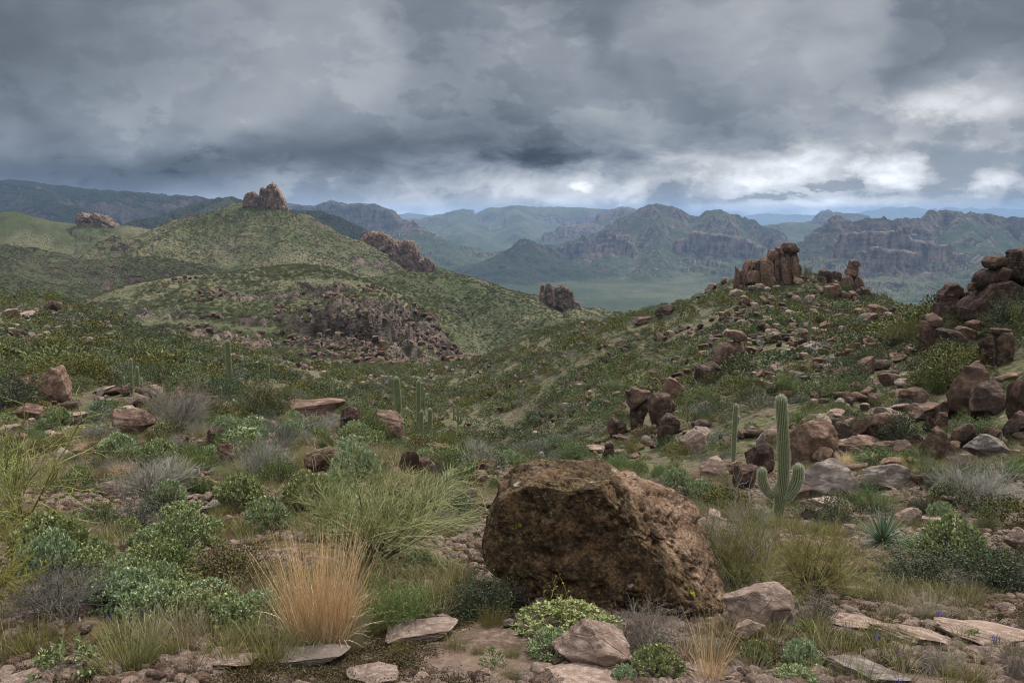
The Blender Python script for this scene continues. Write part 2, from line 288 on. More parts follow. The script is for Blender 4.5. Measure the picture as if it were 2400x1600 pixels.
# ridges further away: crest polyline (photo column, photo row, metres), cross profile (distance from the crest, drop)
RIDGES = [
 dict(n='green spur', tone=-0.1, rock=0.0, g=6, gl=45, jag=0.6, prof=[(0, 0), (60, 14), (260, 105), (700, 190)],
      pts=[(800, 655, 470), (880, 650, 500), (960, 638, 520), (1030, 640, 530), (1090, 650, 540), (1200, 684, 540), (1290, 698, 530), (1350, 722, 515), (1400, 757, 490), (1440, 790, 470)]),
 dict(n='green spur foot', rock=0.0, g=3, gl=40, jag=0.6, prof=[(0, 0), (30, 9), (160, 75), (400, 160)], pts=[(1200, 684, 540), (1230, 745, 450), (1290, 742, 440), (1370, 745, 430), (1400, 762, 425)]),
 dict(n='tower hill', tone=0.45, rock=0.05, g=16, gl=75, jag=0.8, prof=[(0, 0), (40, 10), (230, 92), (600, 200)],
      pts=[(230, 598, 720), (300, 558, 750), (370, 527, 770), (440, 505, 785), (520, 487, 800), (565, 475, 810), (600, 477, 812), (635, 510, 818), (675, 532, 822), (740, 552, 830), (800, 571, 840), (850, 584, 850), (900, 590, 850), (960, 606, 850), (1000, 622, 840), (1040, 648, 820)]),
 dict(n='tower hill spur', tone=0.4, rock=0.0, g=5, gl=60, jag=0.6, prof=[(0, 0), (50, 14), (240, 88), (600, 200)], pts=[(600, 480, 812), (670, 560, 735), (740, 620, 680), (760, 640, 640)]),
 dict(n='tower hill spur', tone=0.4, rock=0.0, g=4, gl=50, jag=0.6, prof=[(0, 0), (30, 10), (240, 98), (600, 200)], pts=[(420, 515, 780), (370, 560, 720), (300, 592, 680)]),
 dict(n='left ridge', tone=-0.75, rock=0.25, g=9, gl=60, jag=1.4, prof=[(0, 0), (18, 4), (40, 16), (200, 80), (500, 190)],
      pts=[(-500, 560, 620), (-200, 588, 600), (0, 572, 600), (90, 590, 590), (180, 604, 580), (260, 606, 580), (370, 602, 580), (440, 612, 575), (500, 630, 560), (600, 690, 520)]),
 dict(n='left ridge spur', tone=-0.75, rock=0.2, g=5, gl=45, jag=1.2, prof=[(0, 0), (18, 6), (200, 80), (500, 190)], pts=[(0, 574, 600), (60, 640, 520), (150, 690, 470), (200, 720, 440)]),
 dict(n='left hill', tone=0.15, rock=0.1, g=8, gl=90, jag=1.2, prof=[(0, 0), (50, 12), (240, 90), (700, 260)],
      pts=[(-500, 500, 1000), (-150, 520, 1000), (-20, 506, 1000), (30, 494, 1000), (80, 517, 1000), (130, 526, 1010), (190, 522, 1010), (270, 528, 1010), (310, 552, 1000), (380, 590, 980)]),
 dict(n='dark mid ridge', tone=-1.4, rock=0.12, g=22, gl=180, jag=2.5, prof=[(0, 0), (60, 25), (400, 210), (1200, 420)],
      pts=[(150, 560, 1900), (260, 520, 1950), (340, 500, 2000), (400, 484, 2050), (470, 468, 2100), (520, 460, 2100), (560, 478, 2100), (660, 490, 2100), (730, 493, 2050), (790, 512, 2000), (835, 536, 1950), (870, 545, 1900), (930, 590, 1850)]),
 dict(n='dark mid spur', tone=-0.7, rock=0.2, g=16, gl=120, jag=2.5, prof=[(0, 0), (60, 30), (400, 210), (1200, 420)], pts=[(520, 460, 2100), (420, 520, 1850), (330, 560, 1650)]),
 dict(n='left dark mountain', tone=-1.6, rock=0.12, g=60, gl=320, jag=10, prof=[(0, 0), (90, 40), (150, 110), (600, 320), (1500, 520)],  # strong dark tone paints cloud shadow over the left mountain and its spurs
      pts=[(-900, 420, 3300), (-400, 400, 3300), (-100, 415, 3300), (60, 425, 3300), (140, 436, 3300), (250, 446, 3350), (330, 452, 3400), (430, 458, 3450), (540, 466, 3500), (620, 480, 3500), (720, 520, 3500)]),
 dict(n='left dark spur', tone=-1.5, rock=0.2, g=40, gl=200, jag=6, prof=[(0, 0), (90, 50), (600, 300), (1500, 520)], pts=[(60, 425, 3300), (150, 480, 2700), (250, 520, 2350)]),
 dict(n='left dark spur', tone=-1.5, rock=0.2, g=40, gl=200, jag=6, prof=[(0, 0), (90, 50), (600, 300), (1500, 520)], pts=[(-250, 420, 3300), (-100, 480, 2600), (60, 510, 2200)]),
 dict(n='cliff range', tone=-0.5, rock=0.4, g=45, gl=260, jag=14, prof=[(0, 0), (50, 10), (75, 75), (160, 120), (190, 165), (700, 340), (1600, 420)],
      pts=[(560, 468, 5200), (700, 478, 5200), (750, 480, 5200), (790, 470, 5200), (830, 478, 5200), (870, 477, 5200), (900, 490, 5100), (918, 508, 5000), (960, 522, 4800), (990, 540, 4600)]),
 dict(n='needle', rock=0.5, g=20, gl=120, jag=14, prof=[(0, 0), (40, 40), (200, 110), (800, 300)], pts=[(940, 540, 4500), (962, 514, 4500), (985, 534, 4500)]),
 dict(n='far range', tone=0.7, rock=0.1, g=150, gl=700, jag=14, prof=[(0, 0), (300, 45), (380, 140), (1500, 360), (3200, 500)],
      pts=[(960, 516, 9000), (1000, 507, 9000), (1040, 495, 9000), (1066, 490, 9000), (1090, 492, 9100), (1130, 486, 9100), (1180, 484, 9200), (1195, 481, 9200), (1250, 485, 9300), (1330, 484, 9300), (1400, 487, 9400), (1440, 490, 9400), (1480, 500, 9300), (1520, 520, 9000)]),
 dict(n='far spur', tone=0.5, rock=0.15, g=60, gl=300, jag=8, prof=[(0, 0), (150, 40), (900, 300), (2500, 500)], pts=[(1200, 482, 9200), (1230, 515, 8000), (1210, 545, 6900)]),
 dict(n='far spur', tone=0.5, rock=0.15, g=60, gl=300, jag=8, prof=[(0, 0), (150, 40), (900, 300), (2500, 500)], pts=[(1060, 492, 9000), (1090, 520, 7800), (1080, 548, 6700)]),
 dict(n='far mesa', tone=0.2, rock=0.5, g=25, gl=200, jag=8, prof=[(0, 0), (120, 12), (150, 100), (700, 260), (1500, 400)], pts=[(1310, 540, 6800), (1330, 527, 6800), (1365, 525, 6800), (1390, 522, 6800), (1420, 535, 6700)]),
 dict(n='far mesa', tone=0.2, rock=0.5, g=25, gl=200, jag=8, prof=[(0, 0), (150, 20), (190, 110), (700, 260), (1500, 400)], pts=[(1380, 520, 7300), (1440, 490, 7300), (1456, 484, 7300), (1470, 488, 7300), (1500, 510, 7300)]),
 dict(n='cone hill', tone=-0.75, rock=0.1, g=22, gl=120, jag=7, prof=[(0, 0), (30, 22), (250, 120), (700, 230)], pts=[(1180, 598, 3750), (1212, 566, 3750), (1225, 558, 3750), (1250, 560, 3750), (1275, 572, 3780), (1300, 585, 3800)]),
 dict(n='centre mountain', tone=-0.55, rock=0.26, g=80, gl=420, jag=26, prof=[(0, 0), (40, 26), (90, 80), (420, 205), (1300, 400)],
      pts=[(1270, 580, 4500), (1320, 568, 4550), (1345, 553, 4600), (1380, 560, 4650), (1410, 530, 4700), (1440, 520, 4750), (1475, 503, 4800), (1495, 490, 4800), (1515, 480, 4800), (1535, 478, 4800), (1560, 483, 4800), (1590, 492, 4800), (1620, 508, 4800), (1648, 510, 4800), (1658, 491, 4800), (1675, 488, 4800), (1700, 488, 4800), (1725, 497, 4780), (1760, 508, 4750), (1800, 530, 4600), (1840, 548, 4400), (1870, 575, 4200)]),
 dict(n='centre cliffs', rock=0.7, g=25, gl=110, jag=10, prof=[(0, 0), (30, 8), (45, 85), (300, 170), (900, 280)], pts=[(1600, 560, 4100), (1630, 541, 4100), (1660, 545, 4080), (1700, 550, 4080), (1750, 556, 4060), (1780, 575, 4000)]),
 dict(n='centre cliffs', rock=0.7, g=25, gl=110, jag=10, prof=[(0, 0), (30, 8), (45, 60), (300, 170), (900, 280)], pts=[(1405, 572, 4150), (1430, 553, 4150), (1460, 546, 4200), (1475, 566, 4150)]),
 dict(n='centre spur', tone=-0.35, rock=0.1, g=30, gl=160, jag=6, prof=[(0, 0), (50, 30), (400, 190), (1200, 330)], pts=[(1530, 480, 4800), (1560, 560, 4200), (1540, 600, 3800), (1500, 630, 3500)]),
 dict(n='centre spur', tone=-0.35, rock=0.1, g=30, gl=160, jag=6, prof=[(0, 0), (50, 30), (400, 190), (1200, 330)], pts=[(1690, 490, 4800), (1760, 560, 4300), (1800, 600, 3900)]),
 dict(n='right mountain', tone=-0.6, rock=0.28, g=62, gl=360, jag=24, prof=[(0, 0), (40, 24), (100, 75), (400, 190), (1100, 370)],
      pts=[(1880, 572, 3700), (1910, 556, 3700), (1940, 530, 3700), (1962, 523, 3700), (1975, 510, 3700), (1992, 503, 3700), (2020, 516, 3720), (2040, 512, 3740), (2062, 508, 3740), (2078, 514, 3740), (2092, 508, 3740), (2120, 514, 3760), (2145, 512, 3800), (2180, 496, 3850), (2215, 490, 3900), (2250, 494, 3900), (2300, 500, 3900), (2330, 502, 3900), (2346, 497, 3900), (2370, 503, 3900), (2420, 508, 3850), (2600, 490, 3800), (2900, 500, 3800)]),
 dict(n='right cliffs', rock=0.75, g=22, gl=95, jag=10, prof=[(0, 0), (25, 6), (38, 88), (260, 150), (900, 280)], pts=[(1975, 565, 3300), (1990, 545, 3300), (2040, 540, 3280), (2090, 538, 3280), (2120, 530, 3300), (2145, 560, 3260), (2210, 575, 3220), (2225, 570, 3220), (2240, 590, 3180)]),
 dict(n='right cliffs', rock=0.75, g=18, gl=80, jag=8, prof=[(0, 0), (25, 6), (36, 60), (260, 130), (900, 240)], pts=[(2020, 586, 3080), (2060, 582, 3060), (2110, 584, 3050), (2150, 590, 3040)]),
 dict(n='right spur', tone=-0.35, rock=0.1, g=22, gl=140, jag=5, prof=[(0, 0), (50, 30), (400, 190), (1200, 330)], pts=[(2240, 492, 3900), (2300, 560, 3400), (2330, 620, 2900)]),
 dict(n='far small mountain', rock=0.3, g=60, gl=320, jag=14, prof=[(0, 0), (120, 30), (180, 120), (1000, 340), (2600, 500)], pts=[(1870, 530, 8000), (1915, 512, 8000), (1938, 494, 8000), (1960, 491, 8000), (1985, 497, 8000), (2010, 500, 8000), (2050, 512, 8000), (2100, 525, 8000)]),
 dict(n='low pass', tone=0.6, rock=0.05, g=30, gl=300, jag=6, prof=[(0, 0), (300, 50), (1400, 300), (2600, 500)], pts=[(1780, 530, 6500), (1850, 520, 6600), (1900, 524, 6500), (1960, 530, 6000)]),
 dict(n='blue mountain', rock=0.1, g=120, gl=900, jag=20, prof=[(0, 0), (400, 80), (3000, 520), (6000, 700)],
      pts=[(1500, 505, 21000), (1650, 502, 21000), (1760, 500, 21000), (1900, 499, 21000), (2030, 496, 20500), (2060, 488, 20500), (2090, 484, 20500), (2150, 480, 20500), (2180, 488, 20500), (2230, 484, 21000), (2300, 487, 21500), (2420, 488, 22000), (2900, 480, 22000)]),
 dict(n='blue hills', rock=0.05, g=80, gl=900, jag=15, prof=[(0, 0), (400, 60), (3000, 420), (6000, 700)], pts=[(900, 503, 17000), (960, 498, 17000), (1000, 503, 17000), (1050, 507, 17000)]),
]
THF = rad(37)
_front = np.linspace(-THF, THF, NCOL)
_side = THF + (math.pi - THF) * np.linspace(0, 1, 60)[1:] ** 1.6
TH = np.concatenate([-_side[::-1][0:], _front, _side])
def _rows():
    seg = [(0.25, 3.0, 40), (3.0, 30, 300), (30, 260, 430), (260, 460, 170), (460, 1100, 330), (1100, 2600, 170), (2600, 5600, 330), (5600, 10000, 150), (10000, 26000, 60)]
    out = []
    for a, b, n in seg: out.append(np.exp(np.linspace(math.log(a), math.log(b), int(n * RSC) + 1))[:-1])
    return np.concatenate(out + [[26000.0]])
def _smax(a, b, k):
    h = np.clip(0.5 + 0.5 * (a - b) / k, 0, 1); return b + (a - b) * h + k * h * (1 - h)

def build_land():
    R = _rows(); nr, nc = len(R), len(TH)
    rr, tt = np.meshgrid(R, TH, indexing='ij'); X, Y = rr * np.sin(tt), rr * np.cos(tt)
    ifar = int(np.searchsorted(R, 1000.0))
    # near land: evaluated on a coarse net, then interpolated
    cv = np.linspace(math.log(4.2), math.log(1010), 200); ct = np.linspace(-1.0, 1.0, 260)
    g = tps(*np.meshgrid(ct, cv)); v = np.log(R[:ifar] + 4.0)
    fv = np.clip((v - cv[0]) / (cv[1] - cv[0]), 0, 198.999); ft = np.clip((np.clip(TH, -1, 1) + 1) / (ct[1] - ct[0]), 0, 258.999)
    iv, it = fv.astype(int), ft.astype(int); av, a2 = (fv - iv)[:, None], (ft - it)[None]
    G = (g[iv][:, it] * (1 - a2) + g[iv][:, it + 1] * a2) * (1 - av) + (g[iv + 1][:, it] * (1 - a2) + g[iv + 1][:, it + 1] * a2) * av
    Z = np.full((nr, nc), -1e4); Z[:ifar] = G * (R[:ifar, None] + 4.0)
    nearness = np.clip((900 - rr) / 500, 0, 1)
    Z[:ifar] -= (1 - nearness[:ifar]) ** 2 * 300
    base = np.interp(rr, [0, 380, 700, 1300, 2200, 3000, 8000, 20000, 45000], [-90, -90, -150, -235, -296, -300, -285, -260, -260])
    base = base + (fbm2(X / 420, Y / 420, 5, 5) - 0.5) * np.clip(rr / 100, 0, 26)
    rock = np.zeros((nr, nc), np.float32); tone = np.zeros((nr, nc), np.float32)
    # fine relief of the near land
    n = ifar
    Xn, Yn, rn = X[:n], Y[:n], rr[:n]
    amp = np.clip((rn - 2) / 60, 0.02, 1.0)
    Z[:n] += (fbm2(Xn / 14, Yn / 14, 4, 11) - 0.5) * 1.1 * amp + (fbm2(Xn / 3.1, Yn / 3.1, 4, 21) - 0.5) * np.clip(rn / 30, 0.12, 0.8) + (fbm2(Xn / 0.45, Yn / 0.45, 4, 31) - 0.5) * 0.10 * np.clip(1.4 - rn / 40, 0, 1)
    # bedrock steps on the rocky hill across the ravine
    pxn, pyn = to_px(np.stack([Xn, np.maximum(Yn, 0.5), Z[:n]], -1))
    cl = sstep(rn, 235, 262) * (1 - sstep(rn, 330, 355)) * np.exp(-0.5 * ((pxn - 880) / 130) ** 2) * sstep(fbm2(Xn / 30, Yn / 30, 3, 77), 0.30, 0.55)
    cl += 0.55 * sstep(rn, 225, 240) * (1 - sstep(rn, 330, 380)) * sstep(fbm2(Xn / 26, Yn / 26, 3, 79), 0.5, 0.66) * np.exp(-0.5 * ((pxn - 640) / 300) ** 2)
    zz = Z[:n] / 7.5 + 1.6 * fbm2(Xn / 40, Yn / 40, 3, 71); fr = zz - np.floor(zz)
    def cells(x, y, s):
        fx, fy = np.floor(x / s), np.floor(y / s); bd = np.full(x.shape, 9.0); bi = np.zeros(x.shape)
        for dx in (-1, 0, 1):
            for dy in (-1, 0, 1):
                ix, iy = (fx + dx).astype(np.int64), (fy + dy).astype(np.int64); o = np.zeros_like(ix)
                d = np.hypot(ix + 0.15 + 0.7 * _hash(ix, iy, o, 5) - x / s, iy + 0.15 + 0.7 * _hash(ix, iy, o, 6) - y / s); m = d < bd; bi = np.where(m, _hash(ix, iy, o, 7), bi); bd = np.where(m, d, bd)
        return bi, bd
    sel = (rn > 215) & (rn < 420) & (cl > 0.01); bl = np.zeros(Xn.shape)
    if sel.any():
        q1, d1 = cells(Xn[sel], Yn[sel], 6.5); q2, d2 = cells(Xn[sel] + 3, Yn[sel], 2.6); bl[sel] = (q1 - 0.5) * 5.0 + (q2 - 0.5) * 2.4 - 1.2 * sstep(d2, 0.3, 0.6)
    Z[:n] += np.clip(cl, 0, 1) * bl
    Z[:n] += cl * 9.5 * (sstep(fr, 0.40, 0.60) - fr) + cl * (fbm2(Xn / 5, Yn / 5, 3, 81, ridged=True) - 0.5) * 5
    rock[:n] = np.clip(cl * 1.0, 0, 0.5)
    tone[:n] = 0.55 * sstep(rn, 225, 290) * (1 - sstep(rn, 400, 430))
    for rd in RIDGES:
        pts = np.array([at(*p) for p in rd['pts']]); r0 = np.hypot(pts[:, 0], pts[:, 1])
        reach = rd['prof'][-1][0] * 1.6 + 100
        i0, i1 = np.searchsorted(R, max(400.0 if r0.max() < 1500 else 900.0, r0.min() - reach)), np.searchsorted(R, r0.max() + reach)
        tmin, tmax = np.arctan2(pts[:, 0], pts[:, 1]).min(), np.arctan2(pts[:, 0], pts[:, 1]).max()
        dt = reach / r0.min(); j0, j1 = np.searchsorted(TH, tmin - dt), np.searchsorted(TH, tmax + dt)
        x, y = X[i0:i1, j0:j1], Y[i0:i1, j0:j1]
        lam = rd['gl']
        wx = x + (fbm2(x / lam, y / lam, 4, 41) - 0.5) * lam * 0.7; wy = y + (fbm2(x / lam + 9, y / lam, 4, 43) - 0.5) * lam * 0.7
        best = np.full(x.shape, -1e5); bd = np.zeros(x.shape); bt = np.zeros(x.shape); acc = 0.0
        xs, ys = zip(*rd['prof']); slope = (ys[-1] - ys[-2]) / (xs[-1] - xs[-2])
        xs, ys = list(xs) + [xs[-1] + 20000], list(ys) + [ys[-1] + 20000 * slope * 0.6]
        for a, b in zip(pts[:-1], pts[1:]):
            ex, ey = b[0] - a[0], b[1] - a[1]; L = math.hypot(ex, ey) + 1e-6
            t = np.clip(((wx - a[0]) * ex + (wy - a[1]) * ey) / (L * L), 0, 1)
            d = np.hypot(wx - a[0] - t * ex, wy - a[1] - t * ey)
            z = a[2] + t * (b[2] - a[2]) - np.interp(d, xs, ys)
            m = z > best; best = np.where(m, z, best); bd = np.where(m, d, bd); bt = np.where(m, acc + t * L, bt); acc += L
        # gullies running down from the crest, cliff bands, jagged crest
        gul = fbm2(bt / lam, bd / (lam * 4.5), 4, 51, 0.55, True) * 0.65 + fbm2(x / (lam * 0.6), y / (lam * 0.6), 4, 57, 0.5, True) * 0.35
        w = sstep(bd, 0, lam * 0.8) * (1 - 0.75 * sstep(bd, lam * 4, lam * 9))
        best = best - (0.86 - gul) * rd['g'] * (3.6 if r0.min() > 1500 else 2.6) * w
        best += (fbm2(x / (lam * 0.12), y / (lam * 0.12), 4, 61, 0.6) - 0.5) * rd['jag'] * 1.6 * (1 - sstep(bd, 0, lam * 1.4) * 0.55)
        if rd['rock'] >= 0.5:
            st = rd['g'] * 1.1 + 6; q = best / st + 1.3 * fbm2(x / lam, y / lam, 3, 65); fq = q - np.floor(q)
            cm = sstep(fbm2(x / (lam * 1.3), y / (lam * 1.3), 3, 67), 0.42, 0.62) * min(1, rd['rock'] * 1.8)
            best = best + cm * st * 0.8 * (sstep(fq, 0.42, 0.58) - fq) + cm * (fbm2(x / (lam * .16), y / (lam * .16), 3, 69, .5, True) - .5) * st * 0.5
        old = Z[i0:i1, j0:j1]
        rk = rd['rock'] * (1 - sstep(bd, lam * 0.25, lam * (0.9 + 1.2 * rd['rock'])))
        rock[i0:i1, j0:j1] = np.where(best > old, np.maximum(rk, 0), rock[i0:i1, j0:j1])
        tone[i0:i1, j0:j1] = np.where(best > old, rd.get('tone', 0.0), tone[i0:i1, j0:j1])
        Z[i0:i1, j0:j1] = _smax(old, best, np.clip(rr[i0:i1, j0:j1] * 0.004, 0.5, 40))
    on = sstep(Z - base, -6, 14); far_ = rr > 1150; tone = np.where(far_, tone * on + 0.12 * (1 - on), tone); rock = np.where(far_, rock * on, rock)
    Z = _smax(Z, base, np.clip(rr * 0.008, 0.5, 60))
    Z = np.minimum(Z, np.where(np.abs(tt) > rad(75), -1.62 - rr * 0.02 + 0 * Z, 1e5))
    # slope -> bare rock
    dzr = np.gradient(Z, axis=0) / np.gradient(rr, axis=0); dzt = np.gradient(Z, axis=1) / (np.gradient(tt, axis=1) * rr)
    sl = np.hypot(dzr, dzt)
    rock = np.clip(rock + sstep(sl, np.where(rr > 1150, 0.72, 0.62), np.where(rr > 1150, 1.35, 1.15)) * 0.75 * (rr > 190), 0, 1)
    return R, X, Y, Z, rock.astype(np.float32), tone.astype(np.float32)
GR, GX, GY, GZ, GROCK, GTONE = build_land()
_lr = np.arange(len(GR), dtype=float); _lt = np.arange(len(TH), dtype=float)
def H(x, y):
    x, y = np.asarray(x, float), np.asarray(y, float)
    fi = np.interp(np.hypot(x, y), GR, _lr); fj = np.interp(np.arctan2(x, y), TH, _lt)
    i = np.minimum(fi.astype(int), len(GR) - 2); j = np.minimum(fj.astype(int), len(TH) - 2); a, b = fi - i, fj - j
    return (GZ[i, j] * (1 - b) + GZ[i, j + 1] * b) * (1 - a) + (GZ[i + 1, j] * (1 - b) + GZ[i + 1, j + 1] * b) * a
def hit(px, py, rmin=2.0):
    d = ray(px, py); hr = math.hypot(d[0], d[1]); r = GR[GR > rmin]; k = r / hr
    z = H(d[0] * k, d[1] * k); below = np.nonzero(d[2] * k <= z)[0]
    if len(below) == 0: i = int(np.argmin(d[2] * k - z)); return np.array([d[0] * k[i], d[1] * k[i], z[i]])
    i = below[0]
    if i == 0: q = k[0]
    else:
        e0, e1 = d[2] * k[i - 1] - z[i - 1], d[2] * k[i] - z[i]; q = k[i - 1] + (k[i] - k[i - 1]) * e0 / (e0 - e1)
    return np.array([d[0] * q, d[1] * q, d[2] * q])

def mesh_np(name, V, quads=None, tris=None, mat=None, smooth=False, attrs=None):
    me = bpy.data.meshes.new(name); V = np.ascontiguousarray(V, np.float32)
    nq = 0 if quads is None else len(quads); ntr = 0 if tris is None else len(tris)
    me.vertices.add(len(V)); me.vertices.foreach_set('co', V.ravel())
    loops = np.concatenate([np.asarray(a, np.int32).ravel() for a in (quads, tris) if a is not None and len(a)])
    me.loops.add(len(loops)); me.loops.foreach_set('vertex_index', loops)
    me.polygons.add(nq + ntr); st = np.concatenate([np.arange(nq) * 4, nq * 4 + np.arange(ntr) * 3]).astype(np.int32)
    me.polygons.foreach_set('loop_start', st)
    if smooth: me.polygons.foreach_set('use_smooth', np.ones(nq + ntr, bool))
    for k, a in (attrs or {}).items():
        at_ = me.attributes.new(k, 'FLOAT', 'POINT'); at_.data.foreach_set('value', np.ascontiguousarray(a, np.float32))
    if mat is not None: me.materials.append(mat)
    me.update(calc_edges=True); return me
def link(o, parent=None, **props):
    if parent is None and props.get('category') and 'kind' not in props: props['kind'] = 'thing'
    COL.objects.link(o)
    if parent is not None: o.parent = parent
    for k, v in props.items():
        if v is not None: o[k] = v
    return o
# ------------------------------------------------------------------ materials of the land
def new_mat(name, rough=0.9, spec=0.2):
    m = bpy.data.materials.new(name); m.use_nodes = True; E.nt = m.node_tree; E.nt.nodes.clear()
    out = E.nt.nodes.new('ShaderNodeOutputMaterial'); b = E.nt.nodes.new('ShaderNodeBsdfPrincipled')
    b.inputs['Roughness'].default_value = rough; b.inputs['Specular IOR Level'].default_value = spec
    E.nt.links.new(b.outputs[0], out.inputs['Surface']); return m, b
def pos(scale=None):
    n = E.nt.nodes.new('ShaderNodeNewGeometry'); return E(n.outputs['Position'])
def objpos():
    n = E.nt.nodes.new('ShaderNodeTexCoord'); return E(n.outputs['Object'])
def attr(name):
    n = E.nt.nodes.new('ShaderNodeAttribute'); n.attribute_name = name; return E(n.outputs['Fac'])
def objrand():
    n = E.nt.nodes.new('ShaderNodeObjectInfo'); return E(n.outputs['Random'])
def sep(v):
    n = E.nt.nodes.new('ShaderNodeSeparateXYZ'); E.nt.links.new(v.s, n.inputs[0]); return [E(o) for o in n.outputs]
def normal_z():
    n = E.nt.nodes.new('ShaderNodeNewGeometry'); return sep(E(n.outputs['Normal']))[2]
def scalev(v, s):
    n = E.nt.nodes.new('ShaderNodeVectorMath'); n.operation = 'MULTIPLY'; E.nt.links.new(v.s, n.inputs[0]); n.inputs[1].default_value = s; return E(n.outputs[0])
def bump(b, h, dist, strength=1.0):
    n = E.nt.nodes.new('ShaderNodeBump'); n.inputs['Distance'].default_value = dist; n.inputs['Strength'].default_value = strength
    E.nt.links.new(h.s, n.inputs['Height']); E.nt.links.new(n.outputs[0], b.inputs['Normal'])
def setc(b, c): E.nt.links.new(c.s, b.inputs['Base Color'])

def mat_ground():
    m, b = new_mat('ground', 0.95, 0.15); p = pos()
    n1, n2, n3 = noise(p, 0.35, 5), noise(p, 2.2, 6, 0.6), noise(p, 14, 5, 0.65)
    soil = mixc(smooth(n2, 0.35, 0.65), (0.060, 0.040, 0.028), (0.135, 0.094, 0.070))
    soil = mixc(smooth(n3, 0.45, 0.7) * 0.7, soil, (0.20, 0.145, 0.11))
    moss = mixc(smooth(n3, 0.4, 0.65), (0.045, 0.032, 0.012), (0.085, 0.060, 0.020))
    c = mixc(smooth(n1 + 0.5 * (n2 - 0.5), 0.44, 0.58) * 0.85, soil, moss)
    litter = voronoi(p, 22.0); peb = voronoi(p, 9.0)
    c = mixc(smooth(peb, 0.22, 0.05) * smooth(n2, 0.45, 0.6), c, (0.30, 0.22, 0.175))
    setc(b, c)
    bump(b, n3 * 0.5 + smooth(litter, 0.4, 0.0) * 0.35 + smooth(peb, 0.35, 0.0) * 0.6, 0.035, 0.9); return m
def mat_slope():
    m, b = new_mat('hillside', 0.95, 0.1); p = pos()
    n1, n2, n3 = noise(p, 0.05, 5), noise(p, 0.35, 6, 0.6), noise(p, 2.6, 6, 0.65)
    soil = mixc(smooth(n2, 0.35, 0.65), (0.10, 0.070, 0.050), (0.185, 0.135, 0.105))
    grass = mixc(smooth(n3, 0.35, 0.65), (0.050, 0.054, 0.024), (0.135, 0.127, 0.068))
    pale = mixc(smooth(n3, 0.35, 0.65), (0.115, 0.108, 0.066), (0.205, 0.19, 0.13))
    c = mixc(smooth(n2 + 0.6 * (n3 - 0.5), 0.36, 0.52), soil, grass)
    c = mixc(smooth(n1 + 0.4 * (n2 - 0.5), 0.50, 0.64) * smooth(n3, 0.42, 0.58), c, pale)
    st = voronoi(p, 1.5); c = mixc(smooth(st, 0.28, 0.12) * smooth(n2, 0.50, 0.58), c, (0.24, 0.18, 0.15))
    rk = smooth(attr('rock') + 0.5 * (n3 - 0.5), 0.25, 0.6)
    strata = noise(scalev(p, (0.5, 0.5, 2.2)), 0.5, 6, 0.65)
    rc = mixc(smooth(strata, 0.35, 0.65), (0.085, 0.060, 0.048), (0.22, 0.165, 0.13))
    c = mixc(rk, c, rc); setc(b, c)
    sh = voronoi(p, 0.9)
    bump(b, n3 * 0.6 + smooth(sh, 0.55, 0.0) * 0.6 + smooth(st, 0.4, 0.0) * 0.5, 0.5, 0.9); return m
def mat_hills(name, veg1, veg2, dry, rock1, rock2, sc, bumpd, cover=0.5):
    m, b = new_mat(name, 0.95, 0.1); p = pos()
    n1, n2, n3 = noise(p, 0.006 * sc, 5), noise(p, 0.03 * sc, 6, 0.6), noise(p, 0.16 * sc, 6, 0.7)
    ground = mixc(smooth(n1 + 0.5 * (n2 - 0.5), 0.40, 0.62), veg2, dry)
    bush = voronoi(p, 0.42 * sc); bd = voronoi(p, 0.95 * sc)
    bm = emax(smooth(bush, 0.42, 0.22), smooth(bd, 0.40, 0.25) * 0.8) * smooth(n2 + 0.5 * (n3 - 0.5), 0.62 - cover * 0.5, 0.72 - cover * 0.5)
    c = mixc(bm, ground, mixc(n3, veg1, veg2))
    st = voronoi(scalev(p, (1.0, 1.0, 1.7)), 0.60 * sc)
    c = mixc(smooth(st, 0.26, 0.10) * smooth(n2 + 0.3 * (n1 - 0.5), 0.50, 0.62), c, rock2)
    tn = attr('tone'); c = mixc(smooth(tn * -1.0 + 0.3 * (n2 - 0.5), 0.1, 1.0) * 0.8, c, veg1); c = mixc(smooth(tn + 0.9 * (n1 - 0.5) + 0.5 * (n2 - 0.5), 0.2, 0.9) * 0.7, c, dry)  # negative tone darkens towards veg1; on the left mountains it paints cloud shadow
    rk = smooth(attr('rock') + 0.55 * (n3 - 0.5) + 0.25 * (n2 - 0.5), 0.22, 0.5)
    strata = noise(scalev(p, (1.6, 1.6, 0.5)), 0.07 * sc, 7, 0.68); vv = noise(scalev(p, (0.3, 0.3, 1.8)), 0.10 * sc, 4, 0.6)
    rc = mixc(smooth(strata + 0.4 * (vv - 0.5), 0.36, 0.64), rock1, rock2)
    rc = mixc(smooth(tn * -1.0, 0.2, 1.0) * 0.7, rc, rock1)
    c = mixc(rk, c, rc); setc(b, c)
    bump(b, n3 * 1.2 + bm * 0.7 + strata * 1.5 * rk, bumpd, 1.0); return m
M_GROUND = mat_ground(); M_SLOPE = mat_slope()
M_HILLS = mat_hills('hills', (0.026, 0.036, 0.017), (0.074, 0.084, 0.038), (0.175, 0.155, 0.090), (0.066, 0.050, 0.040), (0.20, 0.155, 0.125), 1.0, 2.4)
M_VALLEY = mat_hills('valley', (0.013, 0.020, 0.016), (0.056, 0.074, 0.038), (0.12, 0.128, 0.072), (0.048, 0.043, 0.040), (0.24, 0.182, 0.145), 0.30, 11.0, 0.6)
LAND = [('ground', 0.0, 26.0, M_GROUND), ('hillside', 26.0, 250.0, M_SLOPE), ('hills', 250.0, 1150.0, M_HILLS), ('mountains', 1150.0, 27000.0, M_VALLEY)]
